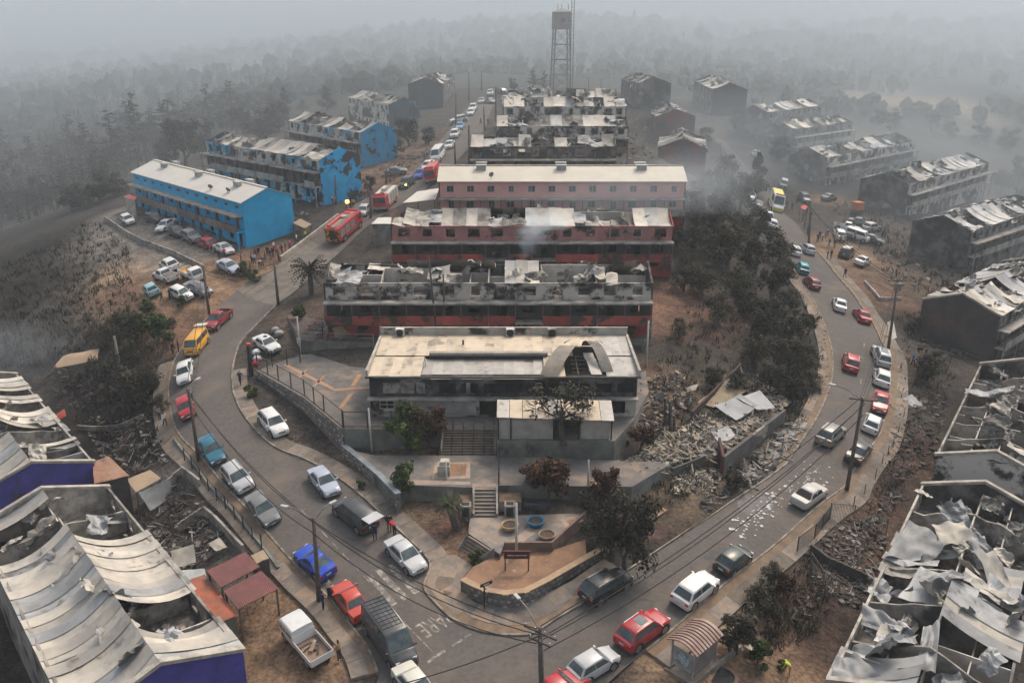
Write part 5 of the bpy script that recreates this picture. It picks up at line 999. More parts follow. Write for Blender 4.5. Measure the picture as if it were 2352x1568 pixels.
slab_px('block_terrace', [(690, 782), (860, 786), (1480, 782), (1510, 720), (1500, 690), (740, 690), (660, 725)], T0, 2.4, mat('yard_dark', (.09, .07, .062), (.05, .045, .043), .7, 1, c3=(.15, .085, .065), s3=.5, t3=(.5, .65)), label='littered yard in front of the burnt red block', side=M_RETW)
# inset paving panels and slabs on the terraces
for i, (pts, z, m) in enumerate([([(1000, 1062), (1080, 1060), (1080, 1098), (992, 1100)], T2, M_PAVER2), ([(1035, 1065), (1072, 1065), (1070, 1092), (1033, 1093)], T2 + .004, M_EARTH), ([(1105, 1215), (1150, 1240), (1140, 1250), (1095, 1224)], T3, M_PAVER2), ([(1285, 1190), (1330, 1182), (1340, 1195), (1300, 1212)], T3, M_PAVER2),
                                 ([(1300, 1195), (1322, 1191), (1328, 1197), (1308, 1204)], T3 + .004, M_EARTH), ([(1170, 1245), (1200, 1245), (1240, 1215), (1215, 1210)], T3, M_PAVER2), ([(1085, 1110), (1143, 1110), (1143, 1118), (1085, 1118)], T2, M_PAVER2), ([(930, 1100), (1080, 1106), (1080, 1112), (925, 1112)], T2, M_PAVER2)]):
    slab_px('paving_panel', [(u, v) for u, v in pts], z + .006, .05, m, label='warm coloured paving panel of the terrace')
# court markings
for pts in ([(650, 838), (760, 893), (768, 890), (658, 835)], [(760, 893), (850, 887), (850, 892), (768, 897)], [(800, 905), (812, 903), (788, 935), (776, 938)], [(740, 865), (750, 860), (725, 885), (716, 888)], [(820, 860), (832, 858), (816, 884), (806, 886)], [(700, 850), (708, 846), (690, 868), (684, 868)]):
    slab_px('court_marking', pts, T1 + .006, .03, mat('court_paint', (.34, .15, .08), (.3, .22, .14), 1.2, .95), label='faded court line on the yard')
# stone walls
def zline(pts, z): return [P(u, v, z) for u, v in pts]
stone_wall('curved fieldstone wall with pale coping at the plaza tip', [p.xy for p in zline([(1062, 1330), (1090, 1344), (1117, 1355), (1161, 1362), (1207, 1357), (1260, 1330), (1347, 1280), (1420, 1238), (1527, 1165)], T4)], [T4, T4, T4, T4, T4, T4, T4, T4 - .1, T4 - .2], [.25, .2, .2, .25, .3, .4, .6, .8, 1.0], cope=mat('coping_orange', (.36, .25, .16), (.26, .19, .13), 1, .95), side=-1 if False else 1, size=.45, seed=2)
stone_wall('long fieldstone wall under the school yard fence', [p.xy for p in zline([(592, 850), (640, 878), (700, 912), (745, 948), (790, 985)], T1)], T1 + .05, [4.6, 4.3, 3.9, 3.6, 3.3], side=1, size=.5, seed=3)
stone_wall('fieldstone wall with blue grey top beside the pavement', [p.xy for p in zline([(790, 1026), (830, 1058), (870, 1092), (915, 1138)], T2)], T2 + .15, [2.5, 2.3, 2.1, 1.8], cope=mat('coping_bluegrey', (.2, .23, .25), (.14, .15, .16), 1, .95), side=1, size=.42, seed=4)
# stairs
def stairs(label, tl, tr, bl, br, zt, zb, n, m, side=True, group=None):
    a, b, c, d = P(*tl, zt), P(*tr, zt), P(*bl, zb), P(*br, zb); root = thing('stairs', label, 'stairs', ((c + d) / 2), 0, group); off = -root.location
    for k in range(n):
        t0, t1 = k / n, (k + 1) / n; z1 = zb + (zt - zb) * (k + 1) / n; q = [c.lerp(a, t0), d.lerp(b, t0), d.lerp(b, t1), c.lerp(a, t1)]
        mb = MB(); mb.prism([tuple(x.xy) for x in q], zb - .5, z1 - .002 * k); o = mb.build('step', m, root); o.location = off
        mb = MB(); e = q[0].lerp(q[3], .22); f = q[1].lerp(q[2], .22); mb.prism([tuple(x.xy) for x in (q[0], q[1], f, e)], z1 - .03, z1 + .012); o = mb.build('nosing', M_PAVER2, root); o.location = off
    if side:
        for s, t in ((c, a), (d, b)):
            o = wall_pts([s.xy, t.xy], [zb + .35, zt + .35], [zb - .4, zb - .4], .18, M_LEDGE, 'cheek_wall', root); o.location = off
    return root
M_STEPD = mat('sooty_steps', (.1, .095, .09), (.05, .048, .046), 1, .95)
stairs('wide dark stairs up to the school yard', (1018, 984), (1136, 984), (1012, 1044), (1137, 1044), T1, T2, 10, M_STEPD)
stairs('pale stairs between the two plaza terraces', (1088, 1119), (1141, 1119), (1088, 1187), (1142, 1187), T2, T3, 8, mat('pale_steps', (.2, .18, .155), (.12, .11, .1), 1, .95))
stairs('slanting garden stairs from the corner to the lower plaza', (1076, 1228), (1136, 1266), (1046, 1277), (1084, 1302), T3, .7, 7, mat('garden_steps', (.24, .19, .15), (.15, .12, .1), 1, .95))
# iron grid over the wide stairs
r_ = thing('handrail', 'black iron rails over the wide school stairs', 'handrail', P(1075, 1044, T2)); off = -r_.location
for k in range(6):
    a, b = P(1018 + k * 23.6, 984, T1), P(1012 + k * 25, 1044, T2); mb = MB(); mb.tube(a + Vector((0, 0, .9)), b + Vector((0, 0, .9)), .03, .03, 5); mb.build('rail', M_BLACK, r_).location = off
    for q in (a, b, a.lerp(b, .5)): mb = MB(); mb.tube(q, q + Vector((0, 0, .9)), .025, .025, 5); mb.build('baluster', M_BLACK, r_).location = off
# round planters, bench, notice board, plinths, bins
def planter(u, v, r, col, label):
    p = P(u, v, T3); root = thing('round_planter', label, 'planter', p, 0, 'round planters on the plaza')
    mb = MB(); mb.lathe([(r * .55, 0), (r * .8, .12), (r, .42), (r * 1.04, .55), (r * .9, .56), (r * .84, .45)], n=20); mb.build('bowl', mat('planter_' + label[:6].strip(), col, tuple(x * .6 for x in col), 2, .8), root, smooth=True)
    mb = MB(); mb.lathe([(.001, .44), (r * .86, .43)], n=20); mb.build('soil', mat('planter_soil', (.05, .035, .028), (.09, .06, .045), 4, 1), root)
planter(1171, 1216, .72, (.38, .27, .14), 'yellowish round concrete planter nearest the lower stairs'); planter(1230, 1207, .72, (.03, .2, .34), 'blue round concrete planter on the lower plaza'); planter(1256, 1238, .7, (.27, .2, .13), 'brown round concrete planter at the plaza edge')
p = P(1187, 1310, T4); r_ = thing('notice_board', 'dark red wooden notice board on two legs in the bare bed', 'sign', p); M_DRED = mat('dark_red_wood', (.09, .02, .018), (.05, .015, .014), 3, .8)
for x in (-.9, .9): mb = MB(); mb.bb(x - .05, x + .05, -.05, .05, -.2, 1.75); mb.build('leg', M_DRED, r_)
mb = MB(); mb.bb(-1.0, 1.0, -.04, .04, 1.1, 1.7); mb.build('board', M_DRED, r_); mb = MB(); mb.bb(-.75, .75, -.055, -.041, 1.38, 1.46); mb.build('worn_strip', mat('strip_white', (.5, .5, .48), (.25, .22, .2), 4, .9), r_); mb = MB(); mb.bb(-1.08, 1.08, -.09, .09, 1.72, 1.8); mb.build('top_rail', M_DRED, r_)
p = G(1113, 1403); r_ = thing('street_sign', 'black street name sign on a post by the curved wall', 'sign', p); mb = MB(); mb.tube((0, 0, 0), (0, 0, 2.3), .045, .045, 6); mb.build('post', M_BLACK, r_)
mb = MB(); mb.box((.15, .1, 2.35), (1.05, .04, .26), .6); mb.build('name_plate', M_BLACK, r_); mb = MB(); mb.box((.15, .075, 2.35), (.5, .04, .07), .6); mb.build('lettering', mat('sign_white', (.6, .6, .6), (.4, .4, .4), 9, .6), r_); mb = MB(); mb.box((0, 0, 2.12), (.5, .04, .18), -.9); mb.build('second_plate', mat('sign_grey', (.35, .37, .38), (.25, .26, .27), 4, .6), r_)
p = P(1235, 1168, T3); r_ = thing('bench', 'dark blue bench under the brown trees', 'bench', p); M_BNCH = mat('bench_blue', (.03, .04, .09), (.05, .05, .07), 3, .8)
for k in range(3): mb = MB(); mb.bb(-1.1, 1.1, -.25 + k * .17, -.11 + k * .17, .42, .47); mb.build('slat', M_BNCH, r_)
for x in (-.9, .9): mb = MB(); mb.bb(x - .05, x + .05, -.22, .22, 0, .42); mb.build('leg', M_DARKW, r_)
for u, v, lab in ((1070, 1183, 'concrete box with dark opening left of the pale stairs'), (1171, 1182, 'concrete box with dark opening right of the pale stairs')):
    p = P(u, v, T3); r_ = thing('concrete_box', lab, 'box', p, 0, 'concrete boxes at the stairs'); mb = MB(); mb.bb(-.45, .45, -.4, .4, 0, 1.1); mb.build('shell', M_LEDGE, r_); mb = MB(); mb.bb(-.3, .3, -.42, -.38, .1, .95); mb.build('opening', M_BLACK, r_); mb = MB(); mb.bb(-.32, .32, -.28, .3, 1.09, 1.11); mb.build('top_opening', M_BLACK, r_)
p = P(1020, 1088, T2); r_ = thing('podium', 'pale stone podium beside the square inset', 'podium', p); mb = MB(); mb.bb(-.55, .55, -.5, .5, 0, 1.0); mb.build('base', M_COPE, r_); mb = MB(); mb.bb(-.3, .5, -.3, .45, 1.0, 1.35); mb.build('top', M_COPE, r_)
p = P(1160, 1092, T2); r_ = thing('slab_pile', 'grey concrete slab lying on the upper terrace', 'slab', P(1273 - 0, 1090, T2)); mb = MB(); mb.box((0, 0, .12), (1.6, 2.2, .2), .05); mb.build('slab', M_LEDGE, r_)
for pts, lab in (([(1045, 1112), (1084, 1113), (1084, 1168), (1070, 1170)], 'raised planting strip left of the pale stairs'), ([(1146, 1112), (1195, 1112), (1198, 1152), (1146, 1152)], 'raised planting strip right of the pale stairs')):
    slab_px('planting_strip', pts, T3 + .7, 1.2, mat('strip_earth', (.16, .1, .06), (.08, .06, .045), 2, 1), label=lab, side=M_LEDGE)
wall_pts(ppx([(1157, 1253), (1267, 1252), (1347, 1180)], T3), T3 + .35, 1.4, .2, mat('low_red_wall', (.2, .13, .1), (.12, .085, .07), 1, .95), 'low_wall')['kind'] = 'structure'

# ------------------------------------------------------------------ school
M_SROOF = mat('school_roof', (.5, .42, .315), (.4, .335, .25), .5, .6, c3=(.2, .165, .13), s3=.5, t3=(.54, .68), rnd=1, rv=.08, metal=.1, wave=(6, 'X', .2)); M_SROOFG = mat('school_roof_grey', (.38, .36, .33), (.28, .265, .25), .5, .55, c3=(.12, .11, .1), s3=.6, t3=(.55, .7), rnd=1, rv=.1, metal=.15, wave=(6, 'X', .2))
sx0, sx1 = P(847, 861, 9.8).x, P(1464, 859, 9.8).x; sy0 = P(847, 861, 9.8).y; SW, SDp = sx1 - sx0, 10.2
school = thing('school', 'burnt single-storey school with cream metal roof and curled hole', 'school', (sx0, sy0, T1)); RZ = lambda y: 4.4 + .55 * y / SDp
fx = lambda u: P(u, 862, 9.8).x - sx0
hole0, hole1 = fx(1318), fx(1400)
ns = 26; skx0, skx1 = fx(977), fx(1262); sky_y = 4.6
for i in range(ns):
    x0, x1 = SW * i / ns, SW * (i + 1) / ns; xm = (x0 + x1) / 2
    for (ya, yb, seg) in ((-.25, sky_y - .25, 'lower'), (sky_y, SDp - .1, 'upper')):
        if seg == 'lower' and hole0 - 1.2 < xm < hole1: continue
        if seg == 'upper' and hole0 < xm < hole1: yb_, ya = yb, sky_y + 2.2
        dz = random.uniform(-.02, .02); step = .0 if seg == 'upper' else (-.3 if skx0 < xm < skx1 else 0)
        mb = MB(); mb.grid(lambda p, q: (x0 - .02 + (x1 - x0 + .04) * p, ya + (yb - ya) * q, RZ(ya + (yb - ya) * q) + dz + step + .03 * nz3(p * 2 + i, q * 4)), 2, 6); mb.build('roof_sheet', M_SROOFG if (seg == 'lower' and skx0 < xm < skx1) or xm > hole1 else M_SROOF, school)
mb = MB(); mb.bb(skx0, skx1, sky_y - .35, sky_y + .25, RZ(sky_y) + .12, RZ(sky_y) + .4); mb.build('roof_light_beam', mat('beam_grey', (.3, .27, .24), (.2, .18, .16), 1, .8), school); mb = MB(); mb.bb(skx0 + .1, skx1 - .1, sky_y - .32, sky_y - .28, RZ(sky_y) - .35, RZ(sky_y) + .11); mb.build('roof_light_slot', M_BLACK, school)
# curled sheets round the hole, rafters in it
mb = MB(); mb.bb(hole0 - 1.1, hole1, .2, 6.5, 2.6, 2.7); mb.build('hole_black_slab', M_BLACK, school)  # black slab below the roof hole, makes the opening read dark
for k in range(7): mb = MB(); y = .3 + k * .95; mb.box(((hole0 + hole1) / 2, y, 3.6 + .06 * k), (hole1 - hole0, .1, .12)); mb.build('purlin', M_STEEL, school)
for k in range(3): mb = MB(); x = hole0 + (hole1 - hole0) * (k + .5) / 3; mb.box((x, 3.4, 3.8), (.1, 6.2, .14)); mb.build('rafter', M_STEEL, school)
def curl(x, w, y0, y1, hgt, lean, nm='curled_sheet', m=None):
    mb = MB(); mb.grid(lambda p, q: (x + w * (p - .5) + lean * math.sin(q * math.pi * .5) * 1.6 + .08 * nz3(p * 3, q * 5, x), y0 + (y1 - y0) * q, RZ(y0 + (y1 - y0) * q) + .05 + hgt * math.sin(math.pi * min(1, q * 1.05)) ** .8 + .08 * nz3(p * 4, q * 4, x + 5)), 4, 14); return mb.build(nm, m or M_SROOFG, school, smooth=True)
curl(hole0 - 2.4, 1.8, -.2, 7.0, 1.1, 1.4, m=mat('sheet_scorched', (.27, .23, .185), (.18, .155, .13), .8, .7, wave=(5, 'X', .6))); curl(hole1 - .1, 1.1, .6, 7.0, 1.7, -1.0, m=M_SHEETD); curl((hole0 + hole1) / 2 + .5, 1.0, .0, 5.2, .3, -.3); mb = MB(); mb.grid(lambda p, q: (hole0 - .6 + (hole1 - hole0 + .6) * p, 6.4 + .5 * q, RZ(6.6) + .5 + .9 * math.sin(math.pi * p) * (1 - .3 * q)), 10, 3); mb.build('curled_sheet', M_SHEETD, school, smooth=True)
# parapets and gutters
for nm, (a, b, c, d, e, f) in (('back_parapet', (-.2, SW + .2, SDp - .1, SDp + .1, 0, RZ(SDp) + .75)), ('side_parapet', (-.25, -.05, -.3, SDp - .1, 4.3, 4.95)), ('side_parapet', (SW + .05, SW + .25, -.3, SDp - .1, 4.3, 4.95))):
    mb = MB(); mb.bb(a, b, c, d, e, f); mb.build(nm, mat('parapet_burnt', (.42, .4, .36), (.3, .28, .25), .5, .9, c3=SOOT, s3=.22, t3=(.52, .6)), school)
    mb = MB(); mb.bb(a - .03, b + .03, c - .03, d + .03, f + .002, f + .06); mb.build('parapet_cap', M_COPE, school)
mb = MB(); mb.bb(-.3, SW + .3, -.45, -.26, 4.2, 4.36); mb.build('gutter', M_DARKW, school)
# front: upper band with openings, ledge, lower wall
up = [(SW * (i + .12) / 12, SW * (i + .88) / 12, 2.5, 3.5) for i in range(3, 12)]; mb = MB(); wallholes(mb, 0, SW, 2.1, 4.3, up); mb.build('upper_wall', M_PLASTD, school)
lw = [(fx(868), fx(902), .8, 1.75), (fx(1100), fx(1145), .05, 1.9), (fx(1262), fx(1300), .05, 1.9), (fx(1330), fx(1440), .3, 1.8)]; mb = MB(); wallholes(mb, 0, SW, -.3, 2.0, lw); mb.build('lower_wall', M_PLAST, school)
mb = MB(); mb.bb(-.2, SW + .1, -.75, -.01, 1.98, 2.12); mb.build('canopy_ledge', M_LEDGE, school)
mb = MB(); mb.bb(.1, SW - .1, .6, .65, -.2, 4.2); mb.build('black_backing', M_BLACK, school)  # black panel painting the unlit inside behind the front openings
for a, b in ((fx(878), fx(915)), (fx(918), fx(950)), (fx(955), fx(975)), (fx(1070), fx(1080))): mb = MB(); mb.bb(a, b, -.03, -.005, 2.5, 3.6); mb.build('wall_panel', mat('panel_sooty', (.3, .28, .26), (.1, .09, .085), 1, .95, rnd=1), school)
for a, b in ((fx(1005), fx(1092)), (fx(1150), fx(1240))): mb = MB(); mb.bb(a, b, -.05, -.005, .15, 1.5); mb.build('wall_panel', mat('panel_grey', (.34, .34, .32), (.22, .22, .21), .8, .95, rnd=1), school)
x0, x1 = fx(868), fx(902); mb = MB()
for a in (x0, (x0 + x1) / 2 - .03, x1 - .06): mb.bb(a, a + .06, -.04, .04, .8, 1.75)
for z in (.8, 1.25, 1.69): mb.bb(x0, x1, -.04, .04, z, z + .06)
mb.build('white_window_frame', mat('frame_white', (.6, .6, .58), (.5, .5, .48), 3, .7), school)
for s, m_ in ((0, M_PLASTD), (1, M_PLASTD)): mb = MB(); x = 0 if s == 0 else SW - .15; mb.bb(x, x + .15, .2, SDp - .2, -.3, 4.3); mb.build('side_wall', m_, school)
for u in (917, 1172, 1268):
    x = P(u, 775, 10.4).x - sx0; mb = MB(); mb.bb(x - .45, x + .45, SDp - .75, SDp - .2, RZ(SDp) + .05, RZ(SDp) + .8); o = mb.build('air_conditioner', mat('ac_white', (.5, .5, .48), (.4, .4, .38), 3, .6) if u < 1200 else M_SHEETD, school); mb = MB(); mb.tube((x, SDp - .77, RZ(SDp) + .42), (x, SDp - .74, RZ(SDp) + .42), .28, .28, 14); mb.build('fan', M_BLACK, o)
x = P(1062, 800, 10.3).x - sx0; mb = MB(); mb.tube((x, 7.4, 4.6), (x, 7.4, 5.3), .07, .07, 8); mb.build('vent_pipe', M_DARKW, school)
# shed in front of the school
r_ = thing('shed', 'low shed with tan sheet roof in front of the school', 'shed', P(1276, 1000, T1)); off = -r_.location
A = [P(1142, 917, 8.2), P(1405, 919, 8.2), P(1412, 966, 7.7), P(1141, 958, 7.7)]
for k in range(9):
    q = lambda t, e: A[0].lerp(A[1], t) if e == 0 else A[3].lerp(A[2], t); c = [q(k / 9, 0), q((k + 1) / 9 - .004, 0), q((k + 1) / 9 - .004, 1), q(k / 9, 1)]; sheet('roof_sheet', [x + off for x in c], M_SROOF if k % 4 else M_SROOFG, r_, amp=.04, seed=k, nu=2, nv=4)
fy = A[3].y + .25
o = wall_pts([(A[3].x + .2, fy), (A[3].x + 5.2, fy)], 7.45, T1 - .2, .12, mat('pale_board', (.36, .34, .31), (.26, .245, .22), .8, .95), 'wall_board', r_); o.location = off; o = wall_pts([(A[2].x - 3.0, fy), (A[2].x - .3, fy)], 7.45, T1 - .2, .12, MATS['pale_board'], 'wall_board', r_); o.location = off
o = wall_pts([(A[0].x + .3, A[0].y - .3), (A[1].x - .3, A[1].y - .3)], 7.8, T1 - .2, .12, M_DARKW, 'back_wall', r_); o.location = off
for x in (A[3].x + .15, A[3].x + 1.3, A[3].x + 5.4, A[2].x - 3.2, A[2].x - .15): mb = MB(); mb.bb(x - .06, x + .06, fy - .18, fy - .06, T1 - .3, 7.65); mb.build('post', M_BLACK, r_).location = off
# iron fences of the yard
M_RUST = mat('rusty_iron', (.1, .05, .035), (.06, .04, .035), 2, .9)
fence('rusty iron fence on the long stone wall', [p.xy for p in zline([(592, 848), (640, 875), (700, 910), (745, 946), (788, 982)], T1)], h=1.9, step=2.2, m=M_RUST, rails=(.05, .95), z=T1, r=.05)
fence('dark fence in front of the school corner', [p.xy for p in zline([(790, 983), (900, 983), (1012, 984)], T1)], h=1.8, step=2.2, m=M_BLACK, rails=(.1, .95), z=T1, r=.045)
fence('tall dark gate frame by the alcove', [p.xy for p in zline([(592, 845), (660, 838), (690, 832)], T1)], h=2.2, step=1.1, m=M_BLACK, rails=(.06, .5, .95), z=T1 - .3, r=.05)
fence('pale pipe rail on the retaining wall', [p.xy for p in zline([(692, 780), (780, 783), (858, 786)], T0)], h=1.0, step=1.5, m=M_LEDGE, rails=(.5, .97), z=T0, r=.035)
fence('dark fence along the upper terrace edge', [p.xy for p in zline([(1146, 1046), (1146, 1112)], T2)], h=1.3, step=1.2, m=M_BLACK, rails=(.1, .95), z=T2, r=.04)

# ------------------------------------------------------------------ collapsed building by the right street
ruin = thing('collapsed_house', 'collapsed house of pale rubble and bent sheets above the right street', 'ruin', P(1600, 1050, 3.0)); off = -ruin.location; RZ0 = 3.1
M_RUB = [mat('rubble_%d' % i, c, tuple(x * .6 for x in c), 2, .95, rnd=1) for i, c in enumerate(((.46, .41, .33), (.4, .31, .23), (.3, .29, .275), (.1, .09, .085), (.52, .48, .39)))]
mb = MB(); mb.prism([tuple(p) for p in ppx([(1425, 1075), (1560, 962), (1700, 872), (1803, 942), (1662, 1050), (1540, 1070), (1452, 1117)], RZ0)], .8, RZ0); mb.build('floor_slab', mat('ruin_floor', (.13, .1, .085), (.08, .065, .055), .8, .95), ruin).location = off
o = wall_pts(ppx([(1803, 940), (1662, 1048)], RZ0 + .9), RZ0 + .9, .6, .28, mat('ruin_wall', (.11, .105, .1), (.07, .066, .062), .6, .95, c3=(.26, .23, .2), s3=.3, t3=(.62, .66)), 'outer_wall', ruin); o.location = off
o = wall_pts(ppx([(1662, 1048), (1652, 1010)], RZ0 + .9), [RZ0 + .9, RZ0 + 1.2], 1.0, .25, M_REDG, 'cross_wall', ruin); o.location = off
o = wall_pts(ppx([(1540, 1068), (1452, 1117)], RZ0 + .35), RZ0 + .35, .8, .25, M_LEDGE, 'low_wall', ruin); o.location = off
o = wall_pts(ppx([(1620, 1045), (1545, 1075)], RZ0 + .4), RZ0 + .4, .8, .2, M_DARKW, 'low_wall', ruin); o.location = off
o = wall_pts(ppx([(1590, 940), (1700, 850)], RZ0 + 1.6), [RZ0 + 1.4, RZ0 + 2.4], 1.5, .22, mat('brown_wall', (.085, .05, .04), (.05, .036, .03), .7, .95), 'back_wall', ruin); o.location = off
o = wall_pts(ppx([(1700, 850), (1722, 884)], RZ0 + 2.0), [RZ0 + 2.4, RZ0 + 1.0], 1.5, .2, M_DARKW, 'end_wall', ruin); o.location = off
YS = mat('sheet_yellow', (.36, .27, .16), (.28, .22, .15), .6, .7, wave=(5.5, 'X', .4), rnd=1, c3=(.22, .2, .18), s3=.5, t3=(.52, .6)); GS = mat('sheet_bluegrey', (.33, .35, .36), (.26, .27, .28), .6, .55, wave=(5.5, 'X', .4), metal=.2, rnd=1)
for i, (pts, m_, sg, am) in enumerate([([(1600, 925, 4.1), (1682, 860, 5.4), (1718, 896, 4.6), (1640, 935, 4.0)], YS, .1, .1), ([(1638, 930, 4.4), (1700, 905, 4.7), (1742, 930, 4.2), (1690, 965, 3.7)], GS, .15, .1), ([(1690, 912, 4.6), (1745, 895, 4.7), (1780, 935, 4.2), (1740, 940, 4.0)], GS, .1, .12), ([(1632, 990, 3.9), (1670, 975, 4.0), (1690, 1000, 3.7), (1650, 1015, 3.6)], M_SHEETG, .2, .15),
                                        ([(1470, 1075, 3.6), (1500, 1062, 3.7), (1525, 1068, 3.7), (1490, 1086, 3.5)], M_REDG, 0, .03), ([(1505, 905, 5.2), (1525, 898, 5.6), (1528, 925, 4.2), (1505, 935, 4.0)], M_SHEETG, .1, .1), ([(1575, 890, 5.3), (1605, 880, 5.4), (1598, 895, 5.0), (1580, 900, 4.9)], M_COPE, 0, .06)]):
    sheet('fallen_sheet', [zz(p) + off for p in pts], m_, ruin, amp=am, sag=sg, seed=i)
rr = random.Random(5)
for i in range(34):
    u, v = rr.choice(((rr.uniform(1480, 1760), rr.uniform(930, 1040)), (rr.uniform(1520, 1620), rr.uniform(900, 960)))); p = P(u, v, RZ0 + .3); d = Vector((rr.uniform(-1, 1), rr.uniform(-1, 1), rr.uniform(-.05, .5))) * rr.uniform(.6, 1.4); mb = MB(); mb.tube(p - d, p + d, .07, .06, 4); mb.build('fallen_beam', rr.choice((M_WOODB, M_LEDGE, M_STEEL, M_RUB[1])), ruin).location = off
for u, v0, v1 in ((1527, 995, 905), (1540, 1000, 915), (1556, 960, 905), (1533, 985, 925), (1548, 1000, 950)):
    p = P(u, v0, RZ0); mb = MB(); mb.tube(p, p + Vector((rr.uniform(-.3, .3), .2, (v0 - v1) / 24)), .12, .09, 5); mb.build('charred_post', M_WOODB, ruin).location = off
for nm, px, n_, sz, pl in (('rubble', [(1430, 1075), (1560, 970), (1640, 940), (1790, 938), (1660, 1045), (1550, 1068), (1460, 1108)], 1300, (.15, .75), .5), ('rubble', [(1500, 1010), (1620, 990), (1640, 1035), (1500, 1075)], 450, (.15, .6), .3), ('rubble', [(1715, 875), (1740, 870), (1815, 925), (1790, 945)], 220, (.2, .6), .7)):
    o = debris(nm, None, px, n_, sz, M_RUB, seed=n_, z=RZ0 + .05, lift=.25, pile=pl); o.parent = ruin; o.location = off
debris('rubble', 'pale rubble spilt below the collapsed house walls', [(1540, 1105), (1620, 1060), (1660, 1090), (1640, 1130), (1550, 1140)], 420, (.1, .4), M_RUB, seed=77, lift=.3)
debris('rubble', 'grey rubble heap at the inner kerb of the right street', [(1790, 1000), (1830, 965), (1850, 985), (1800, 1050), (1720, 1120), (1690, 1110)], 300, (.2, .8), [M_RUB[2], M_RUB[3], M_LEDGE], seed=78, lift=.25)
# school side litter
debris('rubble', 'charred litter between the school and the collapsed house', [(1465, 880), (1560, 850), (1600, 920), (1500, 1000), (1430, 1020)], 500, (.15, .6), [M_RUB[2], M_RUB[3], M_WOODB, M_RUB[1]], seed=79, lift=.25)
debris('litter', 'household litter in front of the burnt red block', [(700, 745), (860, 735), (1490, 735), (1480, 778), (700, 778)], 420, (.15, .55), [M_RUB[3], M_WOODB, M_RUB[2], M_PANELR, M_COPE], seed=80, z=T0, lift=.4)
# ------------------------------------------------------------------ trees and scrub
def leafm(n, c, c2=None): return mat('leaf_' + n, c, c2 or tuple(x * .55 for x in c), 2.5, .9, rnd=1, spec=.15)
LEAF = {'green': [leafm('green_a', (.05, .085, .022)), leafm('green_b', (.09, .12, .035)), leafm('green_c', (.03, .05, .018))], 'brown': [leafm('brown_a', (.11, .05, .03)), leafm('brown_b', (.065, .038, .025)), leafm('brown_c', (.045, .032, .022))],
        'dark': [leafm('dark_a', (.045, .046, .034)), leafm('dark_b', (.075, .066, .048)), leafm('dark_c', (.03, .031, .026))], 'olive': [leafm('olive_a', (.08, .076, .052)), leafm('olive_b', (.12, .1, .072)), leafm('olive_c', (.052, .052, .037))],
        'grey': [leafm('grey_a', (.075, .066, .058)), leafm('grey_b', (.05, .045, .042)), leafm('grey_c', (.1, .085, .07))]}
M_BARK = mat('charred_bark', (.045, .04, .037), (.09, .078, .068), 3, .95)
def crown_mesh(name, pal, n, rx, rz, blobs, leaf, seed, zc, conical=0.0, droop=0.0, hole=.0):
    rr = random.Random(seed); mb = MB(); B = []
    for k in range(blobs):
        a = rr.uniform(0, 6.28); q = rr.random() ** .6; zz_ = rr.uniform(-1, 1); w = 1 - conical * (zz_ + 1) / 2
        B.append((Vector((math.cos(a) * q * rx * .75 * w, math.sin(a) * q * rx * .75 * w, zc + zz_ * rz * .8)), rr.uniform(.22, .45) * rx * (w * .8 + .2), rr.randrange(3)))
    for i in range(n):
        c, r, m = rr.choice(B); d = Vector((rr.gauss(0, 1), rr.gauss(0, 1), rr.gauss(0, .8))).normalized(); p = c + d * r * (rr.random() ** .45); s = leaf * rr.uniform(.5, 1.3)
        nrm = (d + Vector((rr.gauss(0, .5), rr.gauss(0, .5), rr.gauss(.3, .5)))).normalized(); t = nrm.orthogonal(); t.rotate(Matrix.Rotation(rr.uniform(0, 6.28), 3, nrm)); b = nrm.cross(t)
        mi = m if rr.random() < .6 else rr.randrange(3)
        mb.quad(p - t * s * .5, p + b * s * .35 - Vector((0, 0, droop * s)), p + t * s * .6, p - b * s * .3, mi)
    return mb.mesh(name, LEAF[pal])
def limbs(mb, p, d, r, ln, depth, rr, spread=.6, up=.15, n=5):
    q = p + d * ln; mb.tube(p, q, r, r * .68, n, caps=False)
    if depth == 0: return
    for k in range(rr.choice((2, 3, 3))):
        nd = (d + Vector((rr.gauss(0, spread), rr.gauss(0, spread), rr.gauss(up, spread * .5)))).normalized(); limbs(mb, p.lerp(q, rr.uniform(.55, 1)), nd, r * .58, ln * rr.uniform(.6, .85), depth - 1, rr, spread, up, 4 if depth > 1 else 3)
def trunk_mesh(name, h, r, seed, depth=2, ln=None, lean=.05):
    rr = random.Random(seed); mb = MB(); limbs(mb, Vector((0, 0, -.4)), Vector((rr.gauss(0, lean), rr.gauss(0, lean), 1)).normalized(), r, ln or h * .5, depth, rr); return mb.mesh(name, M_BARK)
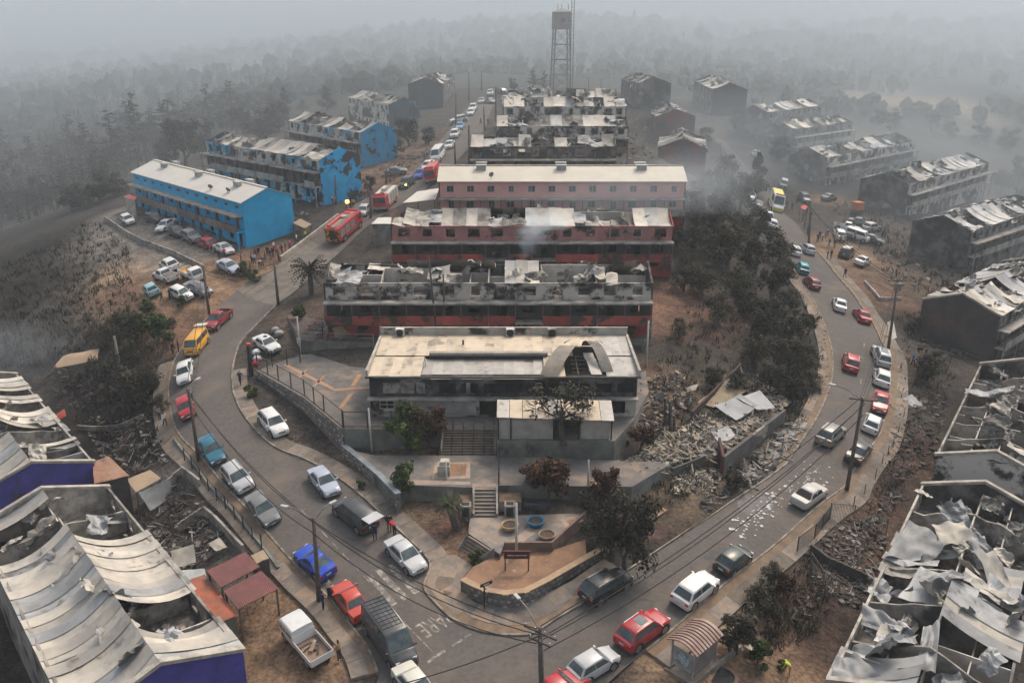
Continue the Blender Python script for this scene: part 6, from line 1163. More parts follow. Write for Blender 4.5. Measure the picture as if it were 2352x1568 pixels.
def conifer_burnt(seed, h=14, pal='grey', dens=1.0):
    """tall scorched pine: stem, tiers of drooping limbs and what is left of the needles"""
    rr = random.Random(seed); st = MB(); cr_ = MB(); st.tube((0, 0, -.5), (rr.uniform(-.3, .3), rr.uniform(-.3, .3), h * .96), .22, .03, 6); z = h * rr.uniform(.14, .28)
    while z < h * .97:
        for k in range(rr.choice((2, 3, 4))):
            a = rr.uniform(0, 6.28); ln = (1 - z / h) * h * .3 * rr.uniform(.6, 1.25) + .4; d = Vector((math.cos(a), math.sin(a), rr.uniform(.05, .55))).normalized(); p = Vector((0, 0, z)); q = p + d * ln; st.tube(p, q, .05, .012, 3, caps=False)
            for j in range(int(9 * dens * ln)):
                t = rr.uniform(.25, 1); c = p.lerp(q, t); s = rr.uniform(.25, .6); e = Vector((rr.gauss(0, 1), rr.gauss(0, 1), rr.gauss(-.4, .7))).normalized(); b = e.orthogonal() * .09; cr_.quad(c - b, c + b, c + e * s + b * .5, c + e * s - b * .5, rr.randrange(3))
        z += rr.uniform(.35, .75) * (h / 14)
    return st.mesh('trunk', M_BARK), cr_.mesh('crown', LEAF[pal])
PROTO = {}
for i in range(3):
    PROTO['dark%d' % i] = (trunk_mesh('trunk', 4, .2, 10 + i, 4, 1.7, .12), crown_mesh('crown', 'dark', 2500, 2.6, 2.4, 20, .25, 20 + i, 2.9)); PROTO['olive%d' % i] = (trunk_mesh('trunk', 4, .2, 30 + i, 4, 1.6, .12), crown_mesh('crown', 'olive', 2500, 2.5, 2.1, 20, .22, 40 + i, 2.6))
    PROTO['pine%d' % i] = conifer_burnt(50 + i); PROTO['bare%d' % i] = (trunk_mesh('trunk', 5, .16, 60 + i, 4, 1.9, .1), crown_mesh('crown', 'dark', 900, 2.2, 1.9, 16, .2, 70 + i, 3.2))
for i in range(2):
    PROTO['brown%d' % i] = (trunk_mesh('trunk', 4, .14, 80 + i), crown_mesh('crown', 'brown', 2600, 2.4, 2.0, 18, .28, 90 + i, 2.9)); PROTO['green%d' % i] = (trunk_mesh('trunk', 2, .08, 100 + i, 2, .8), crown_mesh('crown', 'green', 1700, 1.5, 1.2, 14, .22, 110 + i, 1.4))
    PROTO['cone%d' % i] = (trunk_mesh('trunk', 5, .14, 120 + i, 1), crown_mesh('crown', 'dark', 2000, 2.1, 3.2, 26, .3, 130 + i, 3.6, conical=.85))
    PROTO['mixed%d' % i] = (trunk_mesh('trunk', 4, .14, 140 + i), crown_mesh('crown', 'olive' if i else 'green', 2200, 2.3, 2.0, 16, .28, 150 + i, 2.7))
_sp = {'dark': (2.6, 5.6), 'olive': (2.45, 4.9), 'pine': (2.2, 14), 'bare': (2.3, 5.4), 'brown': (2.35, 4.9), 'green': (1.45, 2.6), 'cone': (1.7, 6.6), 'mixed': (2.25, 4.7)}
def tree(kind, u, v, wpx, label, cat='tree', name='tree', group=None, hpx=None, rz=None, z=None):
    """tree whose foot stands at pixel (u, v); wpx, hpx: crown width and tree height in pixels"""
    p = G(u, v) if z is None else P(u, v, z); zc = (p - Vector((0, 0, CAMZ))).dot(_F); s = wpx / FPX * zc / (2 * _sp[kind[:-1]][0]); hs_ = s if not hpx else hpx / FPX * zc / math.cos(PITCH) / _sp[kind[:-1]][1]
    root = thing(name, label, cat, p, random.uniform(0, 6.28) if rz is None else rz, group); t, c = PROTO[kind]; link('trunk', t, root); link('crown', c, root); root.scale = (s, s, hs_); return root
K = ('dark', 'olive')
rr = random.Random(11)
# slope between the blocks and the right street
EMB = [(1650, 452, 80), (1600, 500, 74), (1640, 530, 95), (1700, 480, 85), (1740, 545, 80), (1590, 575, 76), (1670, 610, 100), (1735, 620, 84), (1790, 595, 76), (1610, 670, 80), (1690, 690, 95), (1770, 685, 84), (1650, 735, 80), (1815, 705, 56), (1750, 770, 90), (1815, 780, 80), (1850, 845, 70), (1795, 850, 90), (1730, 830, 76), (1870, 895, 46), (1820, 915, 80), (1765, 905, 76), (1560, 765, 44), (1575, 610, 50), (1690, 1120, 60), (1570, 660, 60), (1855, 760, 50), (1720, 720, 70), (1800, 640, 60), (1640, 580, 70), (1700, 555, 80), (1660, 500, 76), (1775, 740, 66), (1690, 900, 60), (1830, 830, 60), (1555, 560, 50), (1610, 440, 56), (1670, 405, 60), (1560, 470, 40), (1640, 880, 50)]
EMB.sort()
for i, (u, v, w) in enumerate(EMB): tree(rr.choice(('dark', 'olive', 'olive', 'olive')) + str(rr.randrange(3)), u, v + 8, w * 1.02, '%s from the left of the dark trees on the slope beside the right street' % ORD[i], group='dark trees on the slope')
tree('cone0', 1735, 445, 62, 'pointed dark conifer above the tree slope near the ambulance', hpx=92); tree('cone1', 1712, 665, 60, 'pointed dark conifer in the middle of the tree slope', hpx=110)
# plaza trees
tree('mixed0', 935, 1035, 105, 'half green bush left of the wide school stairs', 'bush', 'bush', hpx=105); tree('brown0', 985, 1030, 90, 'scorched brown bush left of the wide school stairs', 'bush', 'bush', hpx=95)
tree('bare0', 1295, 1012, 190, 'bare scorched tree in front of the tan shed', hpx=150, z=T1); tree('brown1', 1258, 1165, 120, 'brown scorched tree on the upper terrace', hpx=130); tree('brown0', 1385, 1170, 78, 'dark red leaved tree beside the white post', hpx=100)
tree('dark1', 1436, 1320, 150, 'large dark tree over the black crossover', hpx=190); tree('dark2', 1390, 1250, 110, 'dark tree left behind the black crossover', hpx=120); tree('brown1', 1225, 1130, 70, 'low brown scorched bush beside the blue bench', 'bush', 'bush')
tree('green0', 925, 1150, 62, 'green shrub above the fieldstone wall', 'bush', 'bush', hpx=85); tree('green1', 577, 912, 34, 'green shrub on the pavement below the yard fence', 'bush', 'bush'); tree('green1', 1092, 1290, 36, 'green shrub in the middle of the slanting garden stairs', 'bush', 'bush'); tree('green0', 830, 1125, 26, 'small shrub at the foot of the fieldstone wall', 'bush', 'bush')
tree('brown1', 1470, 1040, 70, 'scorched shrub by the collapsed house', 'bush', 'bush'); tree('olive1', 1350, 1180, 60, 'dark scrub under the red leaved tree', 'bush', 'bush')
# left side shrubs
for i, (k, u, v, w, lab) in enumerate([('green0', 365, 790, 80, 'green bush on the bank behind the yellow van'), ('mixed1', 300, 800, 90, 'olive bush left of the green bank bush'), ('olive0', 260, 780, 60, 'dull scrub at the left of the bank'), ('green1', 340, 715, 36, 'small green bush below the dirt lot'), ('green0', 420, 705, 30, 'small green bush beside the leaning pole'),
                                        ('dark0', 300, 940, 110, 'black scorched tree below the left bend'), ('bare1', 245, 900, 90, 'bare scorched tree near the tan hut roof'), ('dark2', 340, 900, 70, 'scorched bush beside the left pavement'), ('olive2', 370, 950, 50, 'dusty shrub at the left pavement'), ('olive1', 250, 800, 60, 'dull scrub above the tan hut roof'),
                                        ('green1', 560, 632, 36, 'green shrub on the bank above the street'), ('green1', 585, 645, 30, 'low scrub along the street bank'), ('green0', 690, 735, 40, 'green shrub at the corner of the block yard'),
                                        ('mixed1', 1690, 1500, 110, 'green bush behind the bus shelter'), ('green0', 1740, 1525, 70, 'green bush right of the bus shelter garden'), ('dark1', 1780, 1440, 70, 'dark bush in the burnt garden'), ('olive1', 1740, 1390, 70, 'olive scrub beside the right pavement'), ('olive2', 1770, 1340, 60, 'olive scrub below the green car'), ('green1', 1797, 1535, 26, 'small dark plant in the bus shelter garden'),
                                        ('dark0', 2130, 870, 70, 'scorched bush by the walking couple'), ('dark2', 2090, 770, 46, 'scorched bush by the tall pole'), ('brown0', 1800, 1370, 50, 'rusty brown scrub in the burnt garden'), ('dark1', 940, 335, 60, 'scorched bush between the blue end wall and the street'), ('olive0', 905, 355, 60, 'dull bush beside the blue end wall'), ('dark0', 985, 330, 40, 'scorched bush beside the white minibus'),
                                        ('olive2', 850, 440, 40, 'scrub beside the mural block'), ('dark2', 1180, 207, 26, 'round bush left of the crest cars'), ('dark0', 1620, 330, 40, 'scrub beside the short red end wall'), ('dark1', 1690, 300, 50, 'scrub beside the far right street'), ('olive1', 1740, 320, 50, 'scrub below the top terrace'), ('dark0', 1790, 370, 60, 'scrub by the third terrace'), ('olive0', 1940, 420, 50, 'scrub by the fourth terrace')]):
    tree(k, u, v, w, lab, 'bush', 'bush')
# scorched pines and dark trees on the left ridge
PN = [(265, 392, 262, 70), (322, 368, 224, 44), (395, 335, 236, 90), (483, 296, 200, 46), (533, 286, 194, 56), (572, 268, 217, 30), (628, 262, 200, 30), (657, 272, 236, 24), (130, 425, 338, 60), (40, 455, 350, 60), (205, 400, 290, 56), (355, 350, 262, 54), (80, 420, 320, 50), (440, 320, 240, 50), (20, 400, 300, 50), (170, 370, 270, 44), (300, 340, 240, 40), (230, 440, 350, 50), (695, 260, 230, 20)]
PN.sort()
for i, (u, v, vt, w) in enumerate(PN): tree('pine%d' % (i % 3), u, v, w, '%s from the left of the scorched pines on the left ridge' % ORD[i], group='scorched pines on the left ridge', hpx=v - vt)
DK = [(425, 385, 96, 110), (385, 380, 60, 70), (470, 360, 60, 80), (600, 320, 80, 70), (640, 300, 70, 70), (560, 310, 60, 60), (105, 470, 66, 70), (175, 480, 80, 60), (265, 450, 90, 60), (60, 490, 70, 60), (225, 470, 60, 50), (20, 500, 60, 70), (520, 300, 50, 50)]
DK.sort()
for i, (u, v, w, h_) in enumerate(DK): tree('dark%d' % (i % 3), u, v, w, '%s from the left of the dense dark trees behind the blue block' % ORD[i], group='dense dark trees behind the blue block', hpx=h_)
tree('cone0', 752, 254, 42, 'dark pointed tree above the burnt pale block', hpx=54); tree('cone1', 655, 265, 36, 'dark pointed tree on the left ridge crest', hpx=62); tree('pine0', 1224, 208, 20, 'left pine beside the water tower', hpx=50); tree('pine1', 1250, 208, 20, 'right pine beside the water tower', hpx=42)
FR = [(1915, 265, 34, 36), (1945, 262, 26, 30), (1985, 268, 30, 30), (2015, 290, 40, 36), (2055, 300, 44, 40), (1900, 262, 30, 26), (2140, 300, 40, 36), (2180, 320, 44, 40), (2250, 330, 50, 44), (2310, 345, 50, 50), (2340, 420, 60, 60), (2300, 440, 60, 50), (2345, 480, 50, 50), (1462, 168, 14, 14)]
FR.sort()
for i, (u, v, w, h_) in enumerate(FR): tree('dark%d' % (i % 3) if i % 2 else 'olive%d' % (i % 3), u, v, w, '%s from the left of the hazy trees behind the right terraces' % ORD[i], group='hazy trees behind the right terraces', hpx=h_)
# palms
def palm(u, v, h, rad, n, mats, label, z=None, lean=0.0, seed=0):
    rr = random.Random(seed); p = G(u, v) if z is None else P(u, v, z); root = thing('palm_tree', label, 'palm tree', p); top = Vector((lean, 0, h)); mb = MB(); mb.tube((0, 0, -.3), top, .28, .22, 8); mb.build('trunk', M_BARK, root)
    mb = MB()
    for k in range(n):
        a = rr.uniform(0, 6.28); el = rr.uniform(-.3, 1.1); prev = top.copy(); d = Vector((math.cos(a) * math.cos(el), math.sin(a) * math.cos(el), math.sin(el))); mi = rr.randrange(len(mats))
        for j in range(7):
            t = (j + 1) / 7; q = prev + d * rad / 7; d = (d - Vector((0, 0, .16))).normalized(); s = Vector((-d.y, d.x, 0)).normalized(); w = .42 * (1 - t * .75)
            for sg in (-1, 1): mb.tri(prev, q, prev.lerp(q, .5) + s * sg * w - Vector((0, 0, .18)), mi)
            prev = q
    mb.build('fronds', mats, root)
palm(716, 676, 3.2, 3.0, 60, LEAF['dark'], 'dark scorched palm at the corner of the burnt red block', seed=3); palm(1052, 1215, 2.4, 1.4, 44, LEAF['green'][:2] + LEAF['olive'][:2], 'small green palm left of the pale stairs', lean=-.7, seed=4)
# ------------------------------------------------------------------ masses: burnt scrub, far woods
def scrub(name, label, px, n, hr, pal, seed, dens=5):
    rr = random.Random(seed); us = [p[0] for p in px]; vs = [p[1] for p in px]; mb = MB(); k = 0
    while k < n:
        u, v = rr.uniform(min(us), max(us)), rr.uniform(min(vs), max(vs))
        if not inpoly(u, v, px): continue
        k += 1; p = G(u, v); h = rr.uniform(*hr)
        for j in range(dens):
            d = Vector((rr.gauss(0, .35), rr.gauss(0, .35), 1)).normalized() * h * rr.uniform(.5, 1); b = d.orthogonal().normalized() * h * rr.uniform(.03, .1); b.rotate(Matrix.Rotation(rr.uniform(0, 6.28), 3, d.normalized())); o = Vector((rr.gauss(0, .2), rr.gauss(0, .2), -.1)); mb.quad(p + o - b, p + o + b, p + o + d + b * .4, p + o + d - b * .4, rr.randrange(3))
            if rr.random() < .6: c = p + o + d * rr.uniform(.4, 1); e = Vector((rr.gauss(0, 1), rr.gauss(0, 1), rr.gauss(0, .6))).normalized() * h * .3; mb.tri(c, c + e, c + e.cross(d).normalized() * h * .15, rr.randrange(3))
    return struct(mb.build(name, LEAF[pal]), label, 'stuff')
scrub('burnt_scrub', 'charred stubble of the left hillside', [(0, 610), (120, 560), (215, 500), (300, 570), (320, 700), (250, 800), (200, 830), (0, 850)], 1300, (.25, 1.1), 'dark', 1)
scrub('burnt_scrub', 'charred stubble below the left bend', [(150, 860), (350, 860), (370, 1000), (380, 1060), (260, 1040), (180, 960)], 420, (.3, 1.0), 'grey', 2)
scrub('burnt_scrub', 'dry scrub on the slope beside the right street', [(1560, 700), (1850, 700), (1890, 900), (1860, 960), (1700, 1090), (1600, 1130), (1480, 1200), (1500, 860)], 900, (.3, 1.1), 'olive', 3)
scrub('burnt_scrub', 'charred scrub on the right slope', [(1900, 470), (2100, 460), (2352, 560), (2352, 680), (2120, 680), (2040, 640), (1990, 560)], 700, (.4, 1.3), 'grey', 4)
scrub('burnt_scrub', 'charred scrub between right street and terraces', [(2060, 700), (2130, 720), (2200, 820), (2150, 1000), (2060, 1150), (1960, 1250), (2000, 1130), (2070, 960)], 420, (.25, .8), 'dark', 5)
scrub('garden_weeds', 'weeds on the bank below the street bend', [(260, 720), (400, 730), (400, 800), (330, 860), (260, 850)], 500, (.3, .9), 'olive', 6)
scrub('garden_weeds', 'weeds beside the fieldstone wall pavement', [(640, 990), (690, 1010), (860, 1130), (920, 1190), (880, 1190), (700, 1050)], 160, (.15, .5), 'olive', 7)
scrub('garden_weeds', 'weeds in the burnt garden by the right pavement', [(1720, 1370), (1830, 1300), (1900, 1260), (1900, 1440), (1760, 1500)], 420, (.2, .8), 'olive', 8)
def woods(name, label, n, ulim, ylim, hr, seed, keep=None, pal='dark', spiky=.2):
    rr = random.Random(seed); V_, F_, Mi = [], [], []; k = 0; tries = 0
    bm = bmesh.new(); bmesh.ops.create_icosphere(bm, subdivisions=1, radius=1); IV = [v.co.copy() for v in bm.verts]; IF = [tuple(v.index for v in f.verts) for f in bm.faces]; bm.free()
    while k < n and tries < n * 8:
        tries += 1; y = ylim[0] * (ylim[1] / ylim[0]) ** rr.random(); u = rr.uniform(*ulim); x = (u - CX) / FPX * y * 1.02
        if keep and not keep(x, y, u): continue
        if nz3(x * .011, y * .011, 2) + .5 * nz3(x * .04, y * .04, 4) < rr.uniform(-.5, .15): continue
        z = hz(x, y); k += 1; h = rr.uniform(*hr) * rr.choice((.5, .7, 1, 1.2)); m = rr.randrange(3)
        if rr.random() < spiky:
            for t in range(3):
                z0 = z + h * (.15 + .27 * t); rt = h * .2 * (1 - .27 * t) * rr.uniform(.6, 1.3); i = len(V_); a0 = rr.uniform(0, 6); V_.append((x + rr.gauss(0, .2), y, z0 + h * .42))
                for q in range(5): a = a0 + q * 1.2566; w = rt * rr.uniform(.5, 1.25); V_.append((x + math.cos(a) * w, y + math.sin(a) * w, z0))
                for q in range(5): F_.append((i, i + 1 + q, i + 1 + (q + 1) % 5)); Mi.append(m)
        else:
            r = h * rr.uniform(.35, .6); i = len(V_)
            for c in IV: g = rr.uniform(.7, 1.25); V_.append((x + c.x * r * g, y + c.y * r * g, z + h * .5 + c.z * h * .5 * g))
            for f in IF: F_.append(tuple(i + q for q in f)); Mi.append(m)
    mb = MB(); mb.v, mb.f, mb.m = V_, F_, Mi
    return struct(mb.build(name, LEAF[pal]), label, 'stuff')
def trunks(name, label, n, ulim, ylim, hr, seed, keep=None):
    """thin bare burnt stems with a few twigs"""
    rr = random.Random(seed); mb = MB(); k = 0; tries = 0
    while k < n and tries < n * 8:
        tries += 1; y = rr.uniform(*ylim); u = rr.uniform(*ulim); x = (u - CX) / FPX * y * 1.03
        if keep and not keep(x, y, u): continue
        if nz3(x * .03, y * .03, 6) < rr.uniform(-.5, .2): continue
        z = hz(x, y); k += 1; h = rr.uniform(*hr); tp = Vector((x + rr.gauss(0, .4), y, z + h)); p0 = Vector((x, y, z - .3)); mb.tube(p0, tp, .16, .04, 3, rr.randrange(3), caps=False)
        for j in range(16):
            t = rr.uniform(.3, 1); c = p0.lerp(tp, t); ln = (1.25 - t) * h * .22; a = rr.uniform(0, 6.28); e = Vector((math.cos(a), math.sin(a), rr.uniform(-.1, .6))) * ln; s_ = Vector((0, 0, .1)); mb.quad(c - s_, c + s_, c + e + s_ * .6, c + e - s_ * 1.6, rr.randrange(3))
    return struct(mb.build(name, LEAF['grey']), label, 'stuff')
woods('far_woods', 'hazy burnt woods on the left valley side', 2600, (-150, 950), (330, 640), (3, 7), 1)
woods('far_woods', 'hazy woods on the distant hills', 6500, (-250, 2600), (620, 1500), (5, 10), 2, pal='olive')
woods('far_woods', 'hazy woods behind the crest and right valley', 2400, (850, 2500), (340, 640), (3, 7), 3, lambda x, y, u: all((Vector((x, y)) - Vector((q[0].x, q[0].y))).length > q[1] * .9 for q in ZONES[-8:]) and not (u < 1500 and y < 370), 'olive')
trunks('burnt_trunks', 'thin bare burnt stems on the slope left of the blue block', 300, (-100, 300), (205, 340), (4, 9), 5, lambda x, y, u: x < -75)
trunks('burnt_trunks', 'thin bare burnt stems along the left ridge', 260, (150, 700), (235, 400), (5, 10), 6, lambda x, y, u: not (u > 430 and y < 270))
# ------------------------------------------------------------------ people
def person_mesh(pose, seed):
    """one continuous skin grown over a posed skeleton"""
    J = {'hip': (0, 0, .93), 'waist': (0, .0, 1.1), 'chest': (0, .01, 1.32), 'neck': (0, 0, 1.5), 'head': (0, .03, 1.62), 'top': (0, .02, 1.74),
         'shl': (-.19, 0, 1.42), 'shr': (.19, 0, 1.42), 'ell': (-.25, -.03, 1.15), 'elr': (.25, -.03, 1.15), 'hal': (-.25, .08, .9), 'har': (.25, .08, .9), 'fil': (-.24, .13, .8), 'fir': (.24, .13, .8),
         'hpl': (-.1, 0, .88), 'hpr': (.1, 0, .88), 'knl': (-.11, .03, .5), 'knr': (.11, .03, .5), 'anl': (-.11, -.02, .09), 'anr': (.11, -.02, .09), 'tol': (-.12, .15, .04), 'tor': (.12, .15, .04)}
    if pose == 'walk': J.update(knl=(-.1, .2, .52), anl=(-.1, .26, .1), tol=(-.1, .43, .06), knr=(.1, -.02, .5), anr=(.1, -.28, .14), tor=(.1, -.14, .04), ell=(-.26, -.14, 1.16), hal=(-.25, -.1, .92), fil=(-.24, -.06, .83), elr=(.26, .06, 1.15), har=(.22, .26, 1.0), fir=(.2, .34, .96))
    if pose == 'hold': J.update(ell=(-.27, .06, 1.16), hal=(-.13, .3, 1.2), fil=(-.06, .38, 1.22), elr=(.27, .06, 1.16), har=(.13, .3, 1.18), fir=(.06, .38, 1.2))
    if pose == 'bend':
        for k, (y, z) in {'waist': (.1, 1.05), 'chest': (.3, 1.2), 'neck': (.45, 1.27), 'head': (.55, 1.31), 'top': (.65, 1.36), 'shl': (.36, 1.22), 'shr': (.36, 1.22), 'ell': (.45, .98), 'elr': (.45, .98), 'hal': (.55, .76), 'har': (.55, .76), 'fil': (.58, .67), 'fir': (.58, .67)}.items(): J[k] = (J[k][0], y, z)
    E = [('hip', 'waist'), ('waist', 'chest'), ('chest', 'neck'), ('neck', 'head'), ('head', 'top'), ('chest', 'shl'), ('chest', 'shr'), ('shl', 'ell'), ('ell', 'hal'), ('hal', 'fil'), ('shr', 'elr'), ('elr', 'har'), ('har', 'fir'), ('hip', 'hpl'), ('hip', 'hpr'), ('hpl', 'knl'), ('knl', 'anl'), ('anl', 'tol'), ('hpr', 'knr'), ('knr', 'anr'), ('anr', 'tor')]
    RD = {'hip': (.15, .11), 'waist': (.14, .1), 'chest': (.17, .12), 'neck': (.06, .06), 'head': (.085, .1), 'top': (.06, .07), 'sh': (.07, .07), 'el': (.05, .05), 'ha': (.038, .03), 'fi': (.035, .02), 'hp': (.1, .1), 'kn': (.065, .065), 'an': (.045, .05), 'to': (.045, .03)}
    ks = list(J); me = bpy.data.meshes.new('skeleton'); me.from_pydata([J[k] for k in ks], [(ks.index(a), ks.index(b)) for a, b in E], []); o = bpy.data.objects.new('skeleton', me); COL.objects.link(o)
    md = o.modifiers.new('skin', 'SKIN'); sv = me.skin_vertices[0].data
    for i, k in enumerate(ks): sv[i].radius = RD.get(k) or RD[k[:2]]
    sv[0].use_root = True; o.modifiers.new('sub', 'SUBSURF').levels = 1
    dg = bpy.context.evaluated_depsgraph_get(); dg.update(); m = bpy.data.meshes.new_from_object(o.evaluated_get(dg)); bpy.data.objects.remove(o); bpy.data.meshes.remove(me); m.name = 'person'
    for s in ('skin', 'shirt', 'trousers', 'hair', 'shoes'): m.materials.append(MATS.get('p_' + s) or mat('p_' + s, (.3, .17, .11)))
    own = {'hip': 2, 'waist': 1, 'chest': 1, 'neck': 0, 'head': 0, 'top': 3, 'sh': 1, 'el': 1, 'ha': 0, 'fi': 0, 'hp': 2, 'kn': 2, 'an': 2, 'to': 4}; jp = [(Vector(J[k]), own.get(k, own.get(k[:2]))) for k in ks]; hd = Vector(J['head'])
    for f in m.polygons:
        c = f.center; mi = min(jp, key=lambda q: (q[0] - c).length)[1]
        if mi in (0, 3) and (c - hd).length < .16 and (c.y < hd.y - .02 or c.z > hd.z + .06): mi = 3
        f.material_index = mi; f.use_smooth = True
    return m
mat('p_skin', (.33, .18, .12), rough=.6); mat('p_shirt', (.1, .1, .12)); mat('p_trousers', (.03, .035, .05)); mat('p_hair', (.015, .012, .01)); mat('p_shoes', (.02, .02, .02))
PM = {k: person_mesh(k, i) for i, k in enumerate(('stand', 'walk', 'hold', 'bend'))}
SH = {'black': (.012, .012, .014), 'white': (.6, .6, .6), 'red': (.45, .02, .03), 'pink': (.6, .12, .25), 'navy': (.015, .025, .07), 'grey': (.25, .26, .27), 'blue': (.01, .16, .55), 'yellow': (.6, .5, .03), 'tan': (.45, .28, .12), 'green': (.1, .15, .08), 'lime': (.45, .6, .05), 'dark': (.04, .04, .045), 'brown': (.08, .05, .035)}
SHM = {k: mat('cloth_' + k, c, tuple(x * .7 for x in c), 4, .9) for k, c in SH.items()}
def person(u, v, top, label, pose='stand', bottom='navy', face=None, z=None, hat=None, group=None, s=1.0):
    p = G(u, v) if z is None else P(u, v, z); p.z += .02 if z is not None else .1
    o = link('person', PM[pose]); o.location = p; o.rotation_euler = (0, 0, random.uniform(0, 6.28) if face is None else R(face)); o.scale = (s, s, s)
    for i, m in ((1, SHM[top]), (2, SHM[bottom])): o.material_slots[i].link = 'OBJECT'; o.material_slots[i].material = m
    tag(o, label, 'person', group)
    if hat: mb = MB(); mb.lathe([(.001, .13), (.09, .11), (.115, .02), (.12, 0), (.17, -.01)], n=10); mb.build('cap', SHM[hat], o, loc=(0, .03, 1.68))
    return o
person(480, 688, 'white', 'person in white shirt and red cap by the dirt lot pole', 'hold', 'dark', hat='red'); person(391, 690, 'black', 'person in black opening the door of the white hatchback', 'hold', 'black'); person(373, 694, 'dark', 'person in dark clothes behind the pale blue hatchback', 'walk', 'dark', s=.85)
person(398, 816, 'black', 'left one of two people in black on the left verge', 'stand', 'black', face=150); person(411, 811, 'black', 'right one of two people in black on the left verge', 'stand', 'dark', face=-60)
person(553, 886, 'navy', 'person in navy jacket walking down the inner pavement', 'walk', 'navy', face=180); person(441, 924, 'grey', 'person in light grey top at the red hatchback door', 'bend', 'black', face=60); person(368, 968, 'grey', 'person in pale blue shirt behind the left pavement', 'stand', 'dark'); person(380, 982, 'white', 'person in white shirt on the left pavement', 'walk', 'brown')
person(743, 1403, 'navy', 'person in navy holding a paper beside the orange sedan', 'hold', 'navy', face=-60); person(756, 1375, 'grey', 'person in grey leaning at the orange sedan', 'hold', 'dark', face=-110); person(780, 1518, 'tan', 'person with tan sleeves and black vest behind the white truck', 'hold', 'dark', face=60)
person(862, 1243, 'navy', 'person in dark blue unloading the open tailgate', 'hold', 'navy', face=20); person(907, 1232, 'red', 'person in red bending at the open tailgate', 'bend', 'black', face=60); person(895, 1222, 'black', 'person in black beside the red one at the tailgate', 'stand', 'black')
person(1940, 640, 'black', 'lone person in black on the outer pavement uphill', 'walk', 'black', face=10); person(2095, 842, 'blue', 'person in bright blue jacket walking behind the parked row', 'walk', 'black', face=200); person(2068, 853, 'grey', 'child in grey walking behind the parked row', 'walk', 'navy', face=200, s=.62); person(1812, 1556, 'lime', 'worker in reflective vest at the bottom edge', 'bend', 'tan')
def crowd(group, phrase, rows, seed):
    rr = random.Random(seed); rows = sorted(rows); 
    for i, (u, v, c) in enumerate(rows): person(u, v, c, '%s from the left %s, in %s' % (ORD[i], phrase, c), rr.choice(('stand', 'walk', 'hold', 'stand')), rr.choice(('navy', 'dark', 'black', 'brown')), group=group)
crowd('people below the blue block', 'of the people gathered below the blue block', [(576, 629, 'black'), (597, 619, 'red'), (604, 616, 'dark'), (585, 609, 'white'), (579, 607, 'grey'), (555, 609, 'brown'), (517, 596, 'red'), (505, 600, 'dark'), (595, 593, 'black'), (615, 591, 'dark'), (622, 598, 'navy'), (630, 580, 'white'), (636, 591, 'pink'), (641, 602, 'green'), (656, 577, 'grey'), (666, 575, 'pink'), (682, 562, 'white'), (648, 588, 'navy'), (610, 603, 'brown'), (702, 554, 'lime'), (588, 598, 'dark'), (628, 593, 'black')], 1)
crowd('people by the fire engines', 'of the people round the fire engines', [(798, 484, 'yellow'), (812, 479, 'yellow'), (826, 458, 'grey'), (838, 456, 'tan'), (846, 457, 'dark'), (806, 487, 'dark'), (764, 470, 'white'), (770, 472, 'grey'), (975, 368, 'grey'), (982, 364, 'white'), (854, 452, 'brown')], 2)
crowd('people on the upper street', 'of the people near the crest of the street', [(1104, 288, 'black'), (1121, 290, 'dark')], 3)
crowd('people by the wreck lot', 'of the crowd at the wreck lot', [(1904, 569, 'dark'), (1916, 571, 'navy'), (1900, 597, 'brown'), (1908, 597, 'black'), (1877, 558, 'dark'), (1888, 555, 'white'), (1900, 543, 'white'), (1939, 558, 'white'), (1946, 561, 'navy'), (1953, 558, 'brown'), (1962, 556, 'grey'), (1930, 561, 'grey'), (1973, 571, 'dark'), (1882, 552, 'black'), (1895, 549, 'grey')], 4)
crowd('people by the ambulance', 'of the people walking near the ambulance', [(1799, 461, 'dark'), (1807, 479, 'brown'), (1818, 484, 'black'), (1830, 468, 'dark'), (1847, 527, 'brown'), (1854, 541, 'dark'), (1850, 500, 'navy'), (1862, 505, 'black')], 5)
for i, (u, c) in enumerate([(742, 'navy'), (1093, 'dark'), (1139, 'blue'), (1172, 'black'), (1188, 'grey'), (1197, 'red'), (1229, 'blue'), (1318, 'black'), (1346, 'white')]): person(u, 774, c, '%s from the left of the people in front of the burnt red block, in %s' % (ORD[i], c), ('stand', 'bend', 'walk')[i % 3], z=T0, group='people before the burnt red block')

